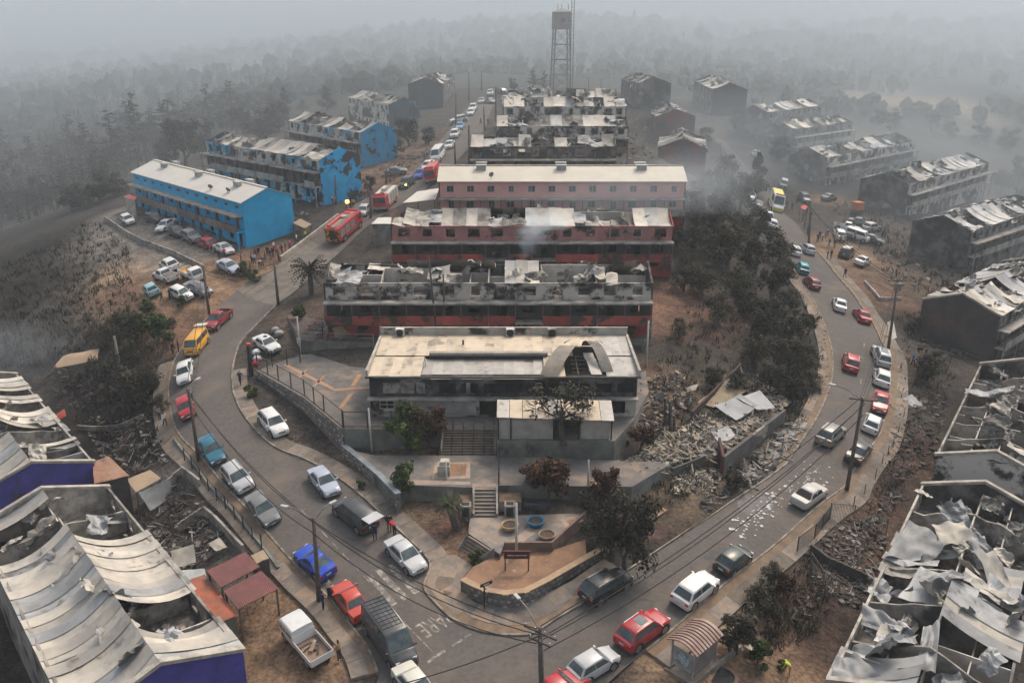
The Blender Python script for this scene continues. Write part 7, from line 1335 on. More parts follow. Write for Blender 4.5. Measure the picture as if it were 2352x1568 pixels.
# ------------------------------------------------------------------ poles, lamps, cables
M_POLE = mat('pole_wood', (.07, .06, .052), (.12, .1, .085), 3, .95); M_POLEG = mat('pole_concrete', (.2, .19, .17), (.13, .125, .115), 2, .95); M_WPOST = mat('post_white', (.5, .49, .45), (.36, .35, .32), 2, .85); M_LAMP = mat('lamp_head', (.42, .43, .43), (.3, .3, .3), 4, .5)
TOPS = {}
def pole(key, base, top, label, arms=(), lamp=None, m=None, r=.15, cat='utility pole', name='utility_pole', z=None, boxes=(), group='utility poles', r1=None):
    b = G(*base) if z is None else P(*base, z); lo, hi = 0.5, 40
    for _ in range(40):
        mid = (lo + hi) / 2
        if proj((b.x, b.y, b.z + mid))[1] > top[1]: lo = mid
        else: hi = mid
    h = lo; lean = (top[0] - proj((b.x, b.y, b.z + h))[0]) / FPX * ((b - Vector((0, 0, CAMZ))).dot(_F)); root = thing(name, label, cat, b, 0, group); tp = Vector((lean, 0, h)); mb = MB(); mb.tube((0, 0, -.5), tp, r, r1 or r * .7, 8); mb.build('shaft', m or M_POLE, root, smooth=True)
    for (dz, ln, ang, ins) in arms:
        d = Vector((math.cos(R(ang)), math.sin(R(ang)), 0)); c = tp - Vector((0, 0, dz)); mb = MB(); mb.box(c + Vector((0, -.12, 0)), (ln, .1, .12), R(ang)); mb.build('cross_arm', M_POLE, root)
        for k in range(ins): t = -ln * .45 + ln * .9 * k / max(1, ins - 1); mb = MB(); q = c + d * t + Vector((0, -.12, .06)); mb.tube(q, q + Vector((0, 0, .18)), .05, .035, 6); mb.build('insulator', M_LAMP, root)
    if lamp:
        for (ln, ang) in lamp:
            d = Vector((math.cos(R(ang)), math.sin(R(ang)), 0)); q0 = tp - Vector((0, 0, .3)); q1 = q0 + d * ln * .6 + Vector((0, 0, .7)); q2 = q0 + d * ln + Vector((0, 0, .75)); mb = MB(); mb.path([q0, q1, q2], .045, 5); mb.build('lamp_arm', M_POLEG, root)
            mb = MB(); mb.box(q2 + d * .25, (.6, .24, .13), R(ang)); mb.build('lamp_head', M_LAMP, root)
    for (dz, s, mm) in boxes: mb = MB(); mb.tube(tp + Vector((.0, -.35, -dz)), tp + Vector((0, -.35, -dz - s)), s * .35, s * .35, 10); mb.build('transformer', mm, root)
    TOPS[key] = b + tp; return root
pole('a', (733, 1383), (720, 1188), 'dark wooden pole with lamp arms beside the bright blue coupe', lamp=[(2.2, 160), (1.6, 50)]); pole('b', (457, 1060), (433, 893), 'leaning wooden pole beside the teal sedan', lamp=[(1.2, 70)]); pole('c', (481, 726), (467, 618), 'wooden pole beside the dark red pickup'); pole('d', (639, 698), (630, 604), 'wooden pole with pale foot at the street corner', lamp=[(1.6, 200)])
pole('e', (1246, 1640), (1241, 1440), 'utility pole with cross arms at the bottom of the crossing', arms=[(.3, 2.4, -35, 4), (1.0, 1.6, -35, 3)], lamp=[(2.6, 120)]); pole('f', (1944, 1128), (1982, 912), 'tall utility pole with cross arm beside the black car', arms=[(.2, 2.4, -18, 3), (6.0, 1.4, -18, 2)], lamp=[(2.6, 140)]); pole('g', (2040, 803), (2063, 640), 'tall utility pole with transformers beside the parked row', arms=[(.2, 2.6, 0, 4), (.8, 1.8, 0, 3)], boxes=[(.5, .9, M_LEDGE)])
pole('h', (277, 855), (262, 772), 'broken wooden pole standing on the burnt bank', m=M_POLEG, r=.16); pole('i1', (1046, 378), (1044, 327), 'wooden pole left of the intact pink roof', r=.16); pole('i2', (1077, 378), (1077, 288), 'tall wooden pole at the corner of the first grey row', r=.17); pole('i3', (1113, 300), (1111, 245), 'wooden pole at the end of the second grey row', r=.15); pole('i4', (1139, 281), (1139, 200), 'tall wooden pole at the end of the third grey row', r=.15)
pole('i5', (1077, 230), (1077, 167), 'double armed lamp pole left of the crest', lamp=[(2.6, 30), (2.6, 200)], r=.14); pole('i6', (1106, 208), (1106, 163), 'double armed lamp pole at the crest', lamp=[(2.6, 20), (2.6, 160)], r=.14); pole('i7', (1047, 291), (1047, 213), 'wooden pole at the white pickup across the verge', r=.15); pole('i8', (1352, 207), (1352, 178), 'lamp post right of the water tower', lamp=[(2, 180)], r=.1); pole('i9', (1381, 208), (1381, 182), 'curved lamp post second right of the water tower', lamp=[(3, 20)], r=.1)
pole('j1', (1574, 214), (1574, 180), 'pole left of the dark crest block', r=.12, lamp=[(2, 0)]); pole('j2', (1752, 248), (1752, 200), 'lamp pole above the top terrace', r=.13, lamp=[(2, 160)]); pole('j3', (1655, 361), (1655, 327), 'pole beside the far right street', r=.13); pole('j4', (1740, 394), (1740, 343), 'pole beside the pale car across the street', r=.14); pole('j5', (1858, 560), (1862, 470), 'pole at the red awning', r=.18)
pole('k1', (851, 502), (851, 438), 'dark pole beside the white bodied fire engine', r=.16); pole('k2', (887, 421), (887, 384), 'pole below the grey parked sedan', r=.14); pole('k3', (771, 470), (770, 402), 'pole in front of the mural gable', r=.14); pole('k4', (1211, 585), (1211, 525), 'thin pole in the smoke behind the red block', r=.09)
WP = 'white posts round the plaza'
pole('w1', (690, 816), (682, 728), 'white post with meter box by the alcove', m=M_WPOST, r=.09, name='post', cat='post', group=WP); pole('w2', (984, 930), (977, 823), 'thin white flagpole in front of the school', m=M_WPOST, r=.06, name='post', cat='post', group=WP, z=T1); pole('w3', (855, 1038), (846, 937), 'white post at the school yard corner', m=M_WPOST, r=.08, name='post', cat='post', group=WP); pole('w4', (1484, 842), (1490, 737), 'white post at the right of the school roof', m=M_WPOST, r=.09, name='post', cat='post', group=WP)
pole('w5', (1186, 1278), (1186, 1155), 'white lamp post behind the notice board', m=M_WPOST, r=.09, name='post', cat='post', group=WP, z=T4); pole('w6', (1027, 1128), (1024, 1058), 'white post below the podium', m=M_WPOST, r=.07, name='post', cat='post', group=WP); pole('w7', (1351, 1112), (1352, 1056), 'white post on the upper terrace edge', m=M_WPOST, r=.07, name='post', cat='post', group=WP, z=T2); pole('w8', (1349, 1180), (1350, 1140), 'short white post by the dark red tree', m=M_WPOST, r=.06, name='post', cat='post', group=WP)
pole('w9', (1005, 780), (985, 590), 'charred bent pole in front of the burnt red block', r=.1, m=M_WOODB, z=T0); pole('w10', (1022, 778), (1018, 630), 'charred straight pole in front of the burnt red block', r=.09, m=M_WOODB, z=T0)
mb = MB(); mb.bb(-.2, .2, -.3, -.12, 1.6, 2.2); mb.build('meter_box', M_WPOST, byl('white post with meter box by the alcove'))
def cable(a, b, sag, label, dz=(0, 0), dx=0.0, r=.028):
    A, B = TOPS[a].copy(), TOPS[b].copy(); A.z += dz[0]; B.z += dz[1]; A.x += dx; B.x += dx; pts = [A.lerp(B, t / 14) - Vector((0, 0, sag * 4 * t / 14 * (1 - t / 14))) for t in range(15)]; mb = MB(); mb.path(pts, r, 4); return tag(mb.build('power_cable', M_BLACK), label, 'cable', 'power cables')
n_ = 0
for a, b, cnt, lab in (('a', 'b', 3, 'between the leaning pole and the coupe pole'), ('a', 'e', 3, 'between the coupe pole and the crossing pole'), ('b', 'c', 2, 'between the leaning pole and the pickup pole'), ('e', 'f', 4, 'between the crossing pole and the tall right pole'), ('f', 'g', 3, 'between the two tall right poles'), ('c', 'd', 2, 'between the pickup pole and the corner pole'), ('g', 'j5', 2, 'between the transformer pole and the red awning pole'), ('i6', 'j1', 1, 'over the crest behind the water tower')):
    for k in range(cnt): cable(a, b, .9 + .35 * k, '%s cable counted from the top %s' % (ORD[k], lab), dz=(-.1 - .55 * k,) * 2, dx=(.25 if k % 2 else -.25))
TOPS['off1'] = P(2150, 1568, 8); TOPS['off2'] = P(560, 1640, 9); cable('e', 'off2', .8, 'cable leaving the crossing pole to the left', dz=(-.6, 0))
# ------------------------------------------------------------------ water tower
b = G(1287, 206); zc = (b - Vector((0, 0, CAMZ))).dot(_F); px = zc / FPX
wt = thing('water_tower', 'steel water tower with square tank on the hill crest', 'water tower', b, R(8)); ht = 0
lo, hi = 5, 60
for _ in range(40):
    ht = (lo + hi) / 2
    if proj((b.x, b.y, b.z + ht))[1] > 67: lo = ht
    else: hi = ht
M_TWR = mat('tower_steel', (.16, .14, .125), (.1, .09, .085), 2, .8); M_TANK = mat('tank_plate', (.26, .245, .225), (.2, .19, .175), .8, .8)
w0, w1 = 20.5 * px, 16 * px; LV = 4
for sx in (-1, 1):
    for sy in (-1, 1): mb = MB(); mb.tube((sx * w0, sy * w0, -.5), (sx * w1, sy * w1, ht), .15, .13, 6); mb.build('leg', M_TWR, wt)
for k in range(LV):
    t0, t1 = k / LV, (k + 1) / LV; a0, a1 = w0 + (w1 - w0) * t0, w0 + (w1 - w0) * t1; z0, z1 = ht * t0, ht * t1
    for (p, q) in (((-1, -1), (1, -1)), ((1, -1), (1, 1)), ((1, 1), (-1, 1)), ((-1, 1), (-1, -1))):
        mb = MB(); mb.tube((p[0] * a1, p[1] * a1, z1), (q[0] * a1, q[1] * a1, z1), .08, .08, 5); mb.build('girt', M_TWR, wt)
        for (s, e) in ((p, q), (q, p)): mb = MB(); mb.tube((s[0] * a0, s[1] * a0, z0), (e[0] * a1, e[1] * a1, z1), .06, .06, 5); mb.build('brace', M_TWR, wt)
tw = 18.5 * px; th_ = 36 * px
mb = MB(); mb.bb(-tw, tw, -tw, tw, ht, ht + th_); mb.build('tank', M_TANK, wt); mb = MB(); mb.lathe([(.001, ht + th_ + 1.0), (tw * 1.45, ht + th_)], n=4); o = mb.build('tank_roof', M_TANK, wt); o.rotation_euler = (0, 0, R(45)); mb = MB(); mb.bb(-.7, .7, -tw - .05, -tw, ht + th_ * .4, ht + th_ * .65); mb.build('tank_emblem', mat('emblem_faded', (.1, .11, .13), (.2, .19, .18), 2, .9), wt)
for x in (tw + .5, tw + 1.3): mb = MB(); mb.tube((x, 0, 0), (x, 0, ht + th_ + 4.5), .09, .07, 5); mb.build('mast', M_TWR, wt)
for k in range(26): z = (ht + th_ + 3) * k / 26; mb = MB(); mb.tube((tw + .5, 0, z), (tw + 1.3, 0, z + .5), .05, .05, 4); mb.build('mast_rung', M_TWR, wt)
for x in (-tw * .5, 0, tw * .8): mb = MB(); mb.tube((x, 0, ht + th_), (x, 0, ht + th_ + 2.2), .06, .05, 5); mb.build('antenna', M_TWR, wt)
# ------------------------------------------------------------------ road paint
def paintq(pts, name, label, dz=.112):
    c = [G(*p) for p in pts]; mb = MB()
    def fn(p, q): v = c[0].lerp(c[1], p).lerp(c[3].lerp(c[2], p), q); v.z = hz(v.x, v.y) + dz; return v
    mb.grid(fn, 3, 8); return struct(mb.build(name, M_LINE), label)
for q in ([(841, 1325), (853, 1321), (913, 1387), (901, 1394)], [(861, 1313), (875, 1309), (940, 1374), (926, 1381)], [(887, 1302), (902, 1297), (965, 1361), (951, 1367)]): paintq(q, 'crossing_stripe', 'worn white stripe of the zebra crossing')
for q in ([(980, 1520), (1000, 1506), (1004, 1510), (984, 1526)], [(1002, 1505), (1020, 1493), (1025, 1498), (1006, 1510)], [(1036, 1483), (1060, 1469), (1064, 1472), (1040, 1487)], [(1066, 1463), (1080, 1456), (1083, 1459), (1069, 1467)]): paintq(q, 'stop_line_dash', 'worn dash of the stop line')
def cl(a, b, n, w=2.2, frac=.55):
    for i in range(n):
        t0, t1 = i / n, (i + frac) / n; A = (a[0] + (b[0] - a[0]) * t0, a[1] + (b[1] - a[1]) * t0); B = (a[0] + (b[0] - a[0]) * t1, a[1] + (b[1] - a[1]) * t1); paintq([(A[0] - w, A[1]), (A[0] + w, A[1]), (B[0] + w, B[1]), (B[0] - w, B[1])], 'centre_line_dash', 'worn white dash of the centre line')
cl((690, 1170), (860, 1350), 7, 1.6); cl((900, 1402), (997, 1502), 4, 2.0, .85); cl((1880, 1075), (1810, 1150), 3, 2.4, .5); cl((1985, 790), (1975, 900), 4, 1.2, .35)
def road_text(txt, u, v, size, along, stretch):
    cu = bpy.data.curves.new('t', 'FONT'); cu.body = txt; cu.align_x = 'CENTER'; cu.align_y = 'CENTER'; cu.size = 1; cu.extrude = 0; t = bpy.data.objects.new('t', cu); COL.objects.link(t); dg = bpy.context.evaluated_depsgraph_get(); dg.update(); me = bpy.data.meshes.new_from_object(t.evaluated_get(dg)); bpy.data.objects.remove(t)
    bm = bmesh.new(); bm.from_mesh(me); bmesh.ops.triangulate(bm, faces=bm.faces); bmesh.ops.subdivide_edges(bm, edges=[e for e in bm.edges if e.calc_length() > .3], cuts=2); bm.to_mesh(me); bm.free()
    c = G(u, v); up = Vector((along[0], along[1])).normalized(); rt = Vector((up.y, -up.x))
    for vt in me.vertices: x, y = vt.co.x * size, vt.co.y * size * stretch; p = c.xy + rt * x + up * y; vt.co = (p.x, p.y, hz(p.x, p.y) + .113)
    me.materials.clear(); me.materials.append(M_LINE); return struct(link('stop_lettering', me), 'worn white road lettering PARE')
_h = (G(1044, 1470) - G(960, 1390)); road_text('PARE', 1000, 1432, 1.25, (_h.x, _h.y), 1.9)
# plaza corner apron between kerb and stone wall
def apron(name, pts, dz, m, label, n=10):
    c = [G(*p) for p in pts]; cen = sum(c, Vector()) / len(c); mb = MB(); N_ = len(c)
    for i in range(N_):
        a, b = c[i], c[(i + 1) % N_]
        def fn(p, q): v = cen.lerp(a.lerp(b, q), p); v.z = hz(v.x, v.y) + dz; return v
        mb.grid(fn, n, 4)
    o = mb.build(name, m); bm = bmesh.new(); bm.from_mesh(o.data); bmesh.ops.recalc_face_normals(bm, faces=bm.faces); bm.to_mesh(o.data); bm.free(); return struct(o, label)
apron('corner_apron', [(988, 1296), (1010, 1280), (1046, 1278), (1085, 1303), (1063, 1332), (1066, 1385), (1075, 1400), (1050, 1415), (1005, 1378), (980, 1345)], .19, mat('apron_concrete', (.25, .2, .155), (.16, .135, .115), .8, .95, c3=(.3, .22, .15), s3=.3, t3=(.5, .66)), 'pale concrete corner in front of the garden stairs')
apron('apron_strip', [(1066, 1392), (1100, 1408), (1165, 1412), (1225, 1395), (1290, 1362), (1345, 1322), (1352, 1345), (1290, 1400), (1225, 1432), (1150, 1436), (1085, 1425)], .195, mat('apron_grey', (.14, .125, .115), (.09, .08, .075), .9, .95, c3=(.2, .14, .1), s3=.4, t3=(.52, .66)), 'grey strip between the curved wall and the pavement')
mb = MB(); p = G(1030, 1361); mb.lathe([(.001, .2), (.38, .2), (.4, .19)], c=p, n=18); struct(mb.build('manhole_cover', mat('manhole', (.16, .1, .075), (.1, .07, .055), 3, .9)), 'round manhole cover on the corner')
# ------------------------------------------------------------------ yards, sheds, shelters
M_RUSTR = mat('rust_red_roof', (.15, .045, .042), (.1, .035, .033), .7, .75, c3=(.2, .07, .06), s3=.4, t3=(.5, .7), wave=(2.2, 'X', .3)); M_ORNG = mat('orange_roof', (.36, .11, .06), (.22, .085, .055), .8, .9, c3=(.12, .09, .08), s3=.6, t3=(.52, .64)); M_TANR = mat('tan_roof', (.33, .24, .16), (.26, .2, .145), .6, .85, c3=(.2, .11, .08), s3=.7, t3=(.58, .7), wave=(4, 'X', .3)); M_RUSTS = mat('rusty_sheet', (.27, .13, .085), (.33, .21, .14), .6, .8, c3=(.14, .07, .05), s3=.8, t3=(.52, .66), wave=(5, 'X', .4))
G1 = 'sheds in the left yards'
roof_px('shelter', 'upper dark red sheet shelter in the near left yard', 'shelter', [(475, 1310, 2.4), (563, 1267, 2.5), (597, 1300, 2.3), (507, 1349, 2.2)], M_RUSTR, group=G1, seed=1); roof_px('shelter', 'lower dark red sheet shelter in the near left yard', 'shelter', [(513, 1356, 2.1), (600, 1309, 2.2), (640, 1350, 2.0), (547, 1398, 1.9)], M_RUSTR, group=G1, seed=2)
roof_px('shed', 'orange roofed shed under the dark red shelters', 'shed', [(423, 1336, 1.7), (470, 1317, 1.8), (545, 1412, 1.5), (498, 1432, 1.4)], M_ORNG, posts=False, walls=M_RETW, group=G1, seed=3); roof_px('shed', 'tan roofed hut beside the dark red shelters', 'shed', [(576, 1275, 2.0), (605, 1262, 2.1), (618, 1280, 1.9), (590, 1293, 1.9)], M_TANR, posts=False, walls=M_DARKW, group=G1, seed=4)
roof_px('shed', 'rust orange roofed shed beside the purple gable', 'shed', [(213, 1062, 2.6), (250, 1047, 2.9), (297, 1092, 2.4), (216, 1110, 2.2)], M_RUSTS, posts=False, walls=M_DARKW, group=G1, seed=5, amp=.1); roof_px('shed', 'tan ribbed roof behind the leaning grey sheet', 'shed', [(290, 1100, 1.4), (345, 1078, 1.6), (370, 1098, 1.3), (312, 1130, 1.1)], M_TANR, group=G1, seed=6); roof_px('hut', 'collapsed hut with curved tan roof on the left slope', 'hut', [(123, 846, 2.0), (150, 815, 2.8), (228, 800, 2.9), (224, 826, 2.2)], M_TANR, group=G1, seed=7, amp=.12, sag=-.2)
for i, (pts, m_, lab) in enumerate([([(318, 1130, 1.3), (392, 1098, 1.5), (398, 1140, -.2), (345, 1172, -.3)], M_SHEETG, 'leaning grey metal sheet in the left yard'), ([(392, 1265, .6), (445, 1250, .9), (450, 1290, .2), (400, 1305, .0)], M_SHEET, 'crumpled pale sheet below the left yard fence'), ([(478, 1248, .5), (505, 1235, .6), (522, 1255, .3), (498, 1266, .2)], M_SHEET, 'small pale sheet on the yard rubble'), ([(115, 960, .5), (148, 938, .9), (152, 955, .3), (122, 972, -.2)], mat('red_sheet', (.36, .05, .035), (.25, .05, .04), 1, .7), 'bright red sheet beside the left edge terrace'),
                                     ([(400, 1310, .4), (470, 1305, .5), (478, 1335, .3), (425, 1345, .1)], mat('pale_blue_sheet', (.4, .43, .42), (.3, .32, .32), 1, .6), 'pale bluish sheet beside the orange shed'), ([(2038, 740, 3.6), (2052, 735, 3.6), (2060, 775, 2.0), (2045, 780, 2.0)], M_SHEET, 'pale sheet leaning beside the transformer pole'), ([(763, 752, 8.0), (805, 742, 8.2), (812, 768, 6.9), (770, 775, 6.8)], M_TANR, 'tan board leaning in front of the burnt red block'), ([(2060, 590 + 330, .9), (2095, 905, 1.2), (2120, 930, .4), (2080, 945, .3)], M_SHEETG, 'grey sheet on the burnt ground behind the parked row')]):
    tag(sheet('loose_sheet', [zz(p) for p in pts], m_, amp=.12, seed=20 + i), lab, 'metal sheet', 'loose sheets')
roof_px('canopy', 'white canopy at the left end of the intact pink block', 'canopy', [(925, 466, 15.2), (958, 440, 15.6), (1008, 432, 15.8), (1000, 458, 15.2)], M_ROOFW, seed=8); roof_px('canopy', 'small white canopy below the white bodied fire engine', 'canopy', [(853, 514, 13.2), (868, 500, 13.4), (899, 499, 13.4), (898, 514, 13.1)], M_ROOFW, posts=False, walls=M_LEDGE, seed=9)
roof_px('shed', 'small hut with pink roof at the end of the blue block', 'hut', [(284, 452, 12.6), (296, 446, 12.9), (314, 452, 12.6), (310, 460, 12.3)], mat('pink_roof', (.5, .14, .13), (.4, .12, .11), 1, .8), posts=False, walls=M_COPE, seed=10); roof_px('canopy', 'tan lean-to beside the blue gable wall', 'canopy', [(672, 512, 11.8), (690, 502, 12.2), (716, 515, 11.8), (700, 524, 11.5)], M_TANR, seed=11)
roof_px('awning', 'small red awning beside the right street', 'awning', [(1838, 476, 7.2), (1846, 470, 7.5), (1856, 474, 7.3), (1848, 482, 7.0)], mat('red_awning', (.5, .06, .05), (.4, .05, .045), 1, .8), seed=12); p = G(1968, 492); r_ = thing('tarp_box', 'orange tarpaulin stall on the right slope', 'stall', p, .3); mb = MB(); mb.bb(-.9, .9, -.9, .9, 1.0, 2.6); mb.build('tarpaulin', mat('orange_tarp', (.5, .16, .06), (.4, .13, .05), 1, .8), r_); mb = MB(); mb.bb(-.8, .8, -.8, .8, 0, 1.0); mb.build('counter', M_DARKW, r_)
# pale low wall along the street below the blue block
o = wall_pts([G(*q).xy for q in ((645, 600), (690, 567), (735, 533), (778, 500))], [hz(*G(*q).xy) + .75 for q in ((645, 600), (690, 567), (735, 533), (778, 500))], [hz(*G(*q).xy) - .4 for q in ((645, 600), (690, 567), (735, 533), (778, 500))], .3, M_COPE, 'low_wall'); tag(o, 'pale low wall along the street below the blue block', 'wall')
for lab, pts, hgt, m_ in (('low broken wall below the blue block lot', ((240, 505), (330, 560), (400, 585), (470, 620)), .7, M_LEDGE), ('garden wall beside the near left path', ((320, 1180), (420, 1090), (460, 1120)), .9, M_LEDGE), ('low wall between two left yards', ((410, 1220), (470, 1180), (560, 1270)), .8, M_LEDGE), ('low wall under the red fence of the left yards', ((180, 985), (270, 985), (330, 960)), .5, M_LEDGE), ('retaining wall under the left pavement', ((400, 1010), (440, 1065), (520, 1160), (600, 1255), (640, 1310)), .35, M_RETW),
                          ('pale garden wall on the right slope', ((2070, 690), (2020, 690), (1985, 650)), .5, M_COPE), ('cross wall in the burnt garden', ((1860, 1270), (1900, 1300), (1990, 1340)), .9, M_DARKW), ('low kerb wall of the bus shelter garden', ((1600, 1568), (1660, 1520), (1700, 1490)), .3, M_LEDGE)):
    w0 = [G(*q) for q in pts]; w = []
    for a_, b_ in zip(w0[:-1], w0[1:]): w += [a_.lerp(b_, k / 6) for k in range(6)]
    w.append(w0[-1]); o = wall_pts([x.xy for x in w], [hz(x.x, x.y) + hgt for x in w], [hz(x.x, x.y) - .5 for x in w], .22, m_, 'garden_wall'); tag(o, lab, 'wall', 'garden walls')
fence('dark iron fence of the near left yard', [G(*q).xy for q in ((425, 1060), (480, 1130), (540, 1195), (602, 1262))], 1.5, 1.6, M_BLACK, (.1, .95), r=.04); fence('burnt iron grille across the near left yard', [G(*q).xy for q in ((395, 1215), (470, 1180), (525, 1165))], 1.3, 1.4, M_STEEL, (.08, .95), bars=.18, r=.035)
fence('iron grille fence of the burnt garden beside the right pavement', [G(*q).xy for q in ((1905, 1190), (1960, 1195), (2035, 1225))], 1.6, 1.5, M_STEEL, (.06, .95), bars=.16, r=.035); fence('second iron grille fence of the burnt garden', [G(*q).xy for q in ((1830, 1270), (1870, 1240), (1905, 1195))], 1.6, 1.5, M_BLACK, (.06, .95), bars=.16, r=.035); fence('bent iron grille at the end of the burnt garden', [G(*q).xy for q in ((1860, 1300), (1890, 1345), (1925, 1365))], 1.4, 1.3, M_STEEL, (.06, .5, .95), bars=.16, r=.03)
fence('thin post fence along the outer right pavement', [G(*q).xy for q in ((1960, 1165), (2010, 1100), (2050, 1030), (2075, 960))], 1.2, 2.6, M_STEEL, (.9,), r=.035); fence('white railing below the blue block lot', [G(*q).xy for q in ((420, 540), (460, 565), (490, 580))], 1.0, 1.1, M_COPE, (.1, .95), r=.04)
RB = [M_RUB[3], M_WOODB, mat('rub_dark_brown', (.1, .07, .055), (.06, .045, .038), 3, .95), mat('rub_grey', (.17, .16, .15), (.1, .095, .09), 3, .95), M_RUB[2]]
for i, (lab, px, n_, sz) in enumerate([('burnt household rubble of the near left yard', [(300, 1180), (400, 1100), (520, 1220), (480, 1300), (390, 1320), (350, 1230)], 650, (.12, .55)), ('pale rubble heap in the near left yard', [(385, 1140), (420, 1150), (425, 1190), (385, 1190)], 200, (.12, .4)), ('charred rubble below the left bend', [(190, 960), (340, 960), (390, 1060), (300, 1090), (220, 1040)], 480, (.12, .6)), ('charred litter round the collapsed hut', [(100, 850), (260, 850), (260, 930), (130, 940)], 260, (.15, .6)),
                                        ('burnt rubble of the garden by the right pavement', [(1850, 1260), (1930, 1190), (2040, 1190), (2030, 1330), (1960, 1400), (1870, 1360)], 700, (.12, .55)), ('charred rubble beside the roofless right terrace', [(2060, 900), (2180, 900), (2150, 1060), (2060, 1110), (2030, 1080)], 520, (.12, .6)), ('charred rubble in front of the large right terrace', [(1850, 1420), (1960, 1300), (2100, 1120), (2040, 1130), (1900, 1280), (1800, 1440)], 360, (.12, .5)), ('charred litter below the black end wall', [(2080, 720), (2240, 800), (2220, 830), (2100, 800)], 260, (.15, .6)),
                                        ('charred litter among the right terraces', [(1960, 440), (2100, 470), (2240, 580), (2100, 660), (2000, 560)], 420, (.2, .8)), ('litter on the dirt lot bank', [(260, 600), (330, 650), (350, 720), (240, 760)], 200, (.12, .4)), ('charred litter between the left blocks', [(600, 480), (720, 490), (700, 540), (620, 530)], 160, (.2, .6)), ('litter beside the hill street', [(850, 400), (960, 340), (1010, 300), (980, 360), (900, 420)], 240, (.2, .7)), ('charred litter right of the grey rows', [(1440, 270), (1510, 290), (1500, 370), (1440, 370)], 240, (.2, .8)), ('stones along the inner kerb of the right street', [(1880, 750), (1900, 760), (1912, 880), (1895, 900)], 160, (.1, .4)), ('roadside bricks below the collapsed house', [(1600, 1150), (1690, 1100), (1700, 1120), (1620, 1180)], 160, (.12, .5))]):
    debris('rubble', lab, px, int(n_ * .6), (sz[0] * .7, sz[1]), RB if i % 2 == 0 else RB[:3], seed=100 + i, lift=.2)
# bus shelter
a, b, c = G(1541, 1533), G(1580, 1549), G(1632, 1505); ax = Vector((c.x - b.x, c.y - b.y, 0)); ln = ax.length; ang = math.atan2(ax.y, ax.x); wd = 1.75; sh = thing('bus_shelter', 'bus shelter with ribbed arched roof by the right pavement', 'bus shelter', a, ang); zb = .15
y0 = -wd
M_SHR = mat('shelter_roof', (.33, .24, .2), (.22, .13, .11), .8, .6, c3=(.4, .34, .26), s3=.5, t3=(.5, .65), wave=(3, 'X', .2))
arc = lambda t: (y0 - .35 + (wd + .7) * t, 2.15 + .62 * math.sin(math.pi * (.08 + .84 * t)))
for k in range(10):
    x0, x1 = -.25 + (ln + .5) * k / 10, -.25 + (ln + .5) * (k + 1) / 10; mb = MB(); mb.grid(lambda p, q: (x0 + (x1 - x0) * p, arc(q)[0], arc(q)[1]), 1, 10); mb.build('roof_panel', M_SHR, sh, smooth=True); mb = MB()
    for j in range(10): ya, za = arc(j / 10); yb, zb_ = arc((j + 1) / 10); mb.tube((x0, ya, za + .03), (x0, yb, zb_ + .03), .035, .035, 4)
    mb.build('roof_rib', mat('rib_dark', (.13, .075, .065), (.2, .13, .1), 2, .7), sh)
for x in (0, ln):
    for y in (y0, 0): mb = MB(); mb.bb(x - .05, x + .05, y - .05, y + .05, -.2, 2.35); mb.build('post', M_GALV, sh)
mb = MB(); mb.bb(-.02, .02, y0 + .1, -.1, .5, 2.0); mb.build('side_panel', M_GALV, sh); mb = MB(); mb.bb(-.04, -.021, y0 + .3, -.3, .8, 1.75); mb.build('poster', mat('poster_faded', (.3, .36, .38), (.14, .2, .24), 2.2, .6, lo=.45, hi=.55, c3=(.45, .45, .43), s3=3, t3=(.55, .6)), sh)
mb = MB(); mb.bb(.1, ln - .1, y0 + .08, y0 + .45, .42, .5); mb.build('bench_seat', M_LEDGE, sh); mb = MB(); mb.bb(.05, ln - .05, y0 - .02, y0 + .02, .4, 1.9); mb.build('back_panel', mat('shelter_glass', (.12, .12, .12), (.2, .19, .18), 1, .4), sh); mb = MB(); mb.bb(-.4, ln + .4, y0 - .3, .3, -.3, .06); mb.build('floor_slab', M_PAVE, sh)
p = G(1655, 1556); r_ = thing('garden_ring', 'round brick ring of ash in the bus shelter garden', 'planter', p); mb = MB(); mb.lathe([(.95, -.1), (.95, .16), (1.2, .16), (1.2, -.1)], n=20); mb.build('brick_ring', mat('ring_brick', (.2, .12, .09), (.12, .08, .065), 3, .95), r_); mb = MB(); mb.lathe([(.001, .08), (.95, .06)], n=20); mb.build('ash_bed', M_BLACK, r_)
p = G(1722, 1497); r_ = thing('armchair', 'broken white plastic armchair beside the green bush', 'chair', p, .6)
for nm, d in (('seat', (0, 0, .3, .7, .7, .1)), ('backrest', (0, .35, .6, .7, .1, .6)), ('arm', (-.35, 0, .45, .1, .6, .3))): mb = MB(); mb.box(d[:3], d[3:]); mb.build(nm, mat('plastic_dirty', (.42, .38, .32), (.3, .27, .22), 3, .7), r_)
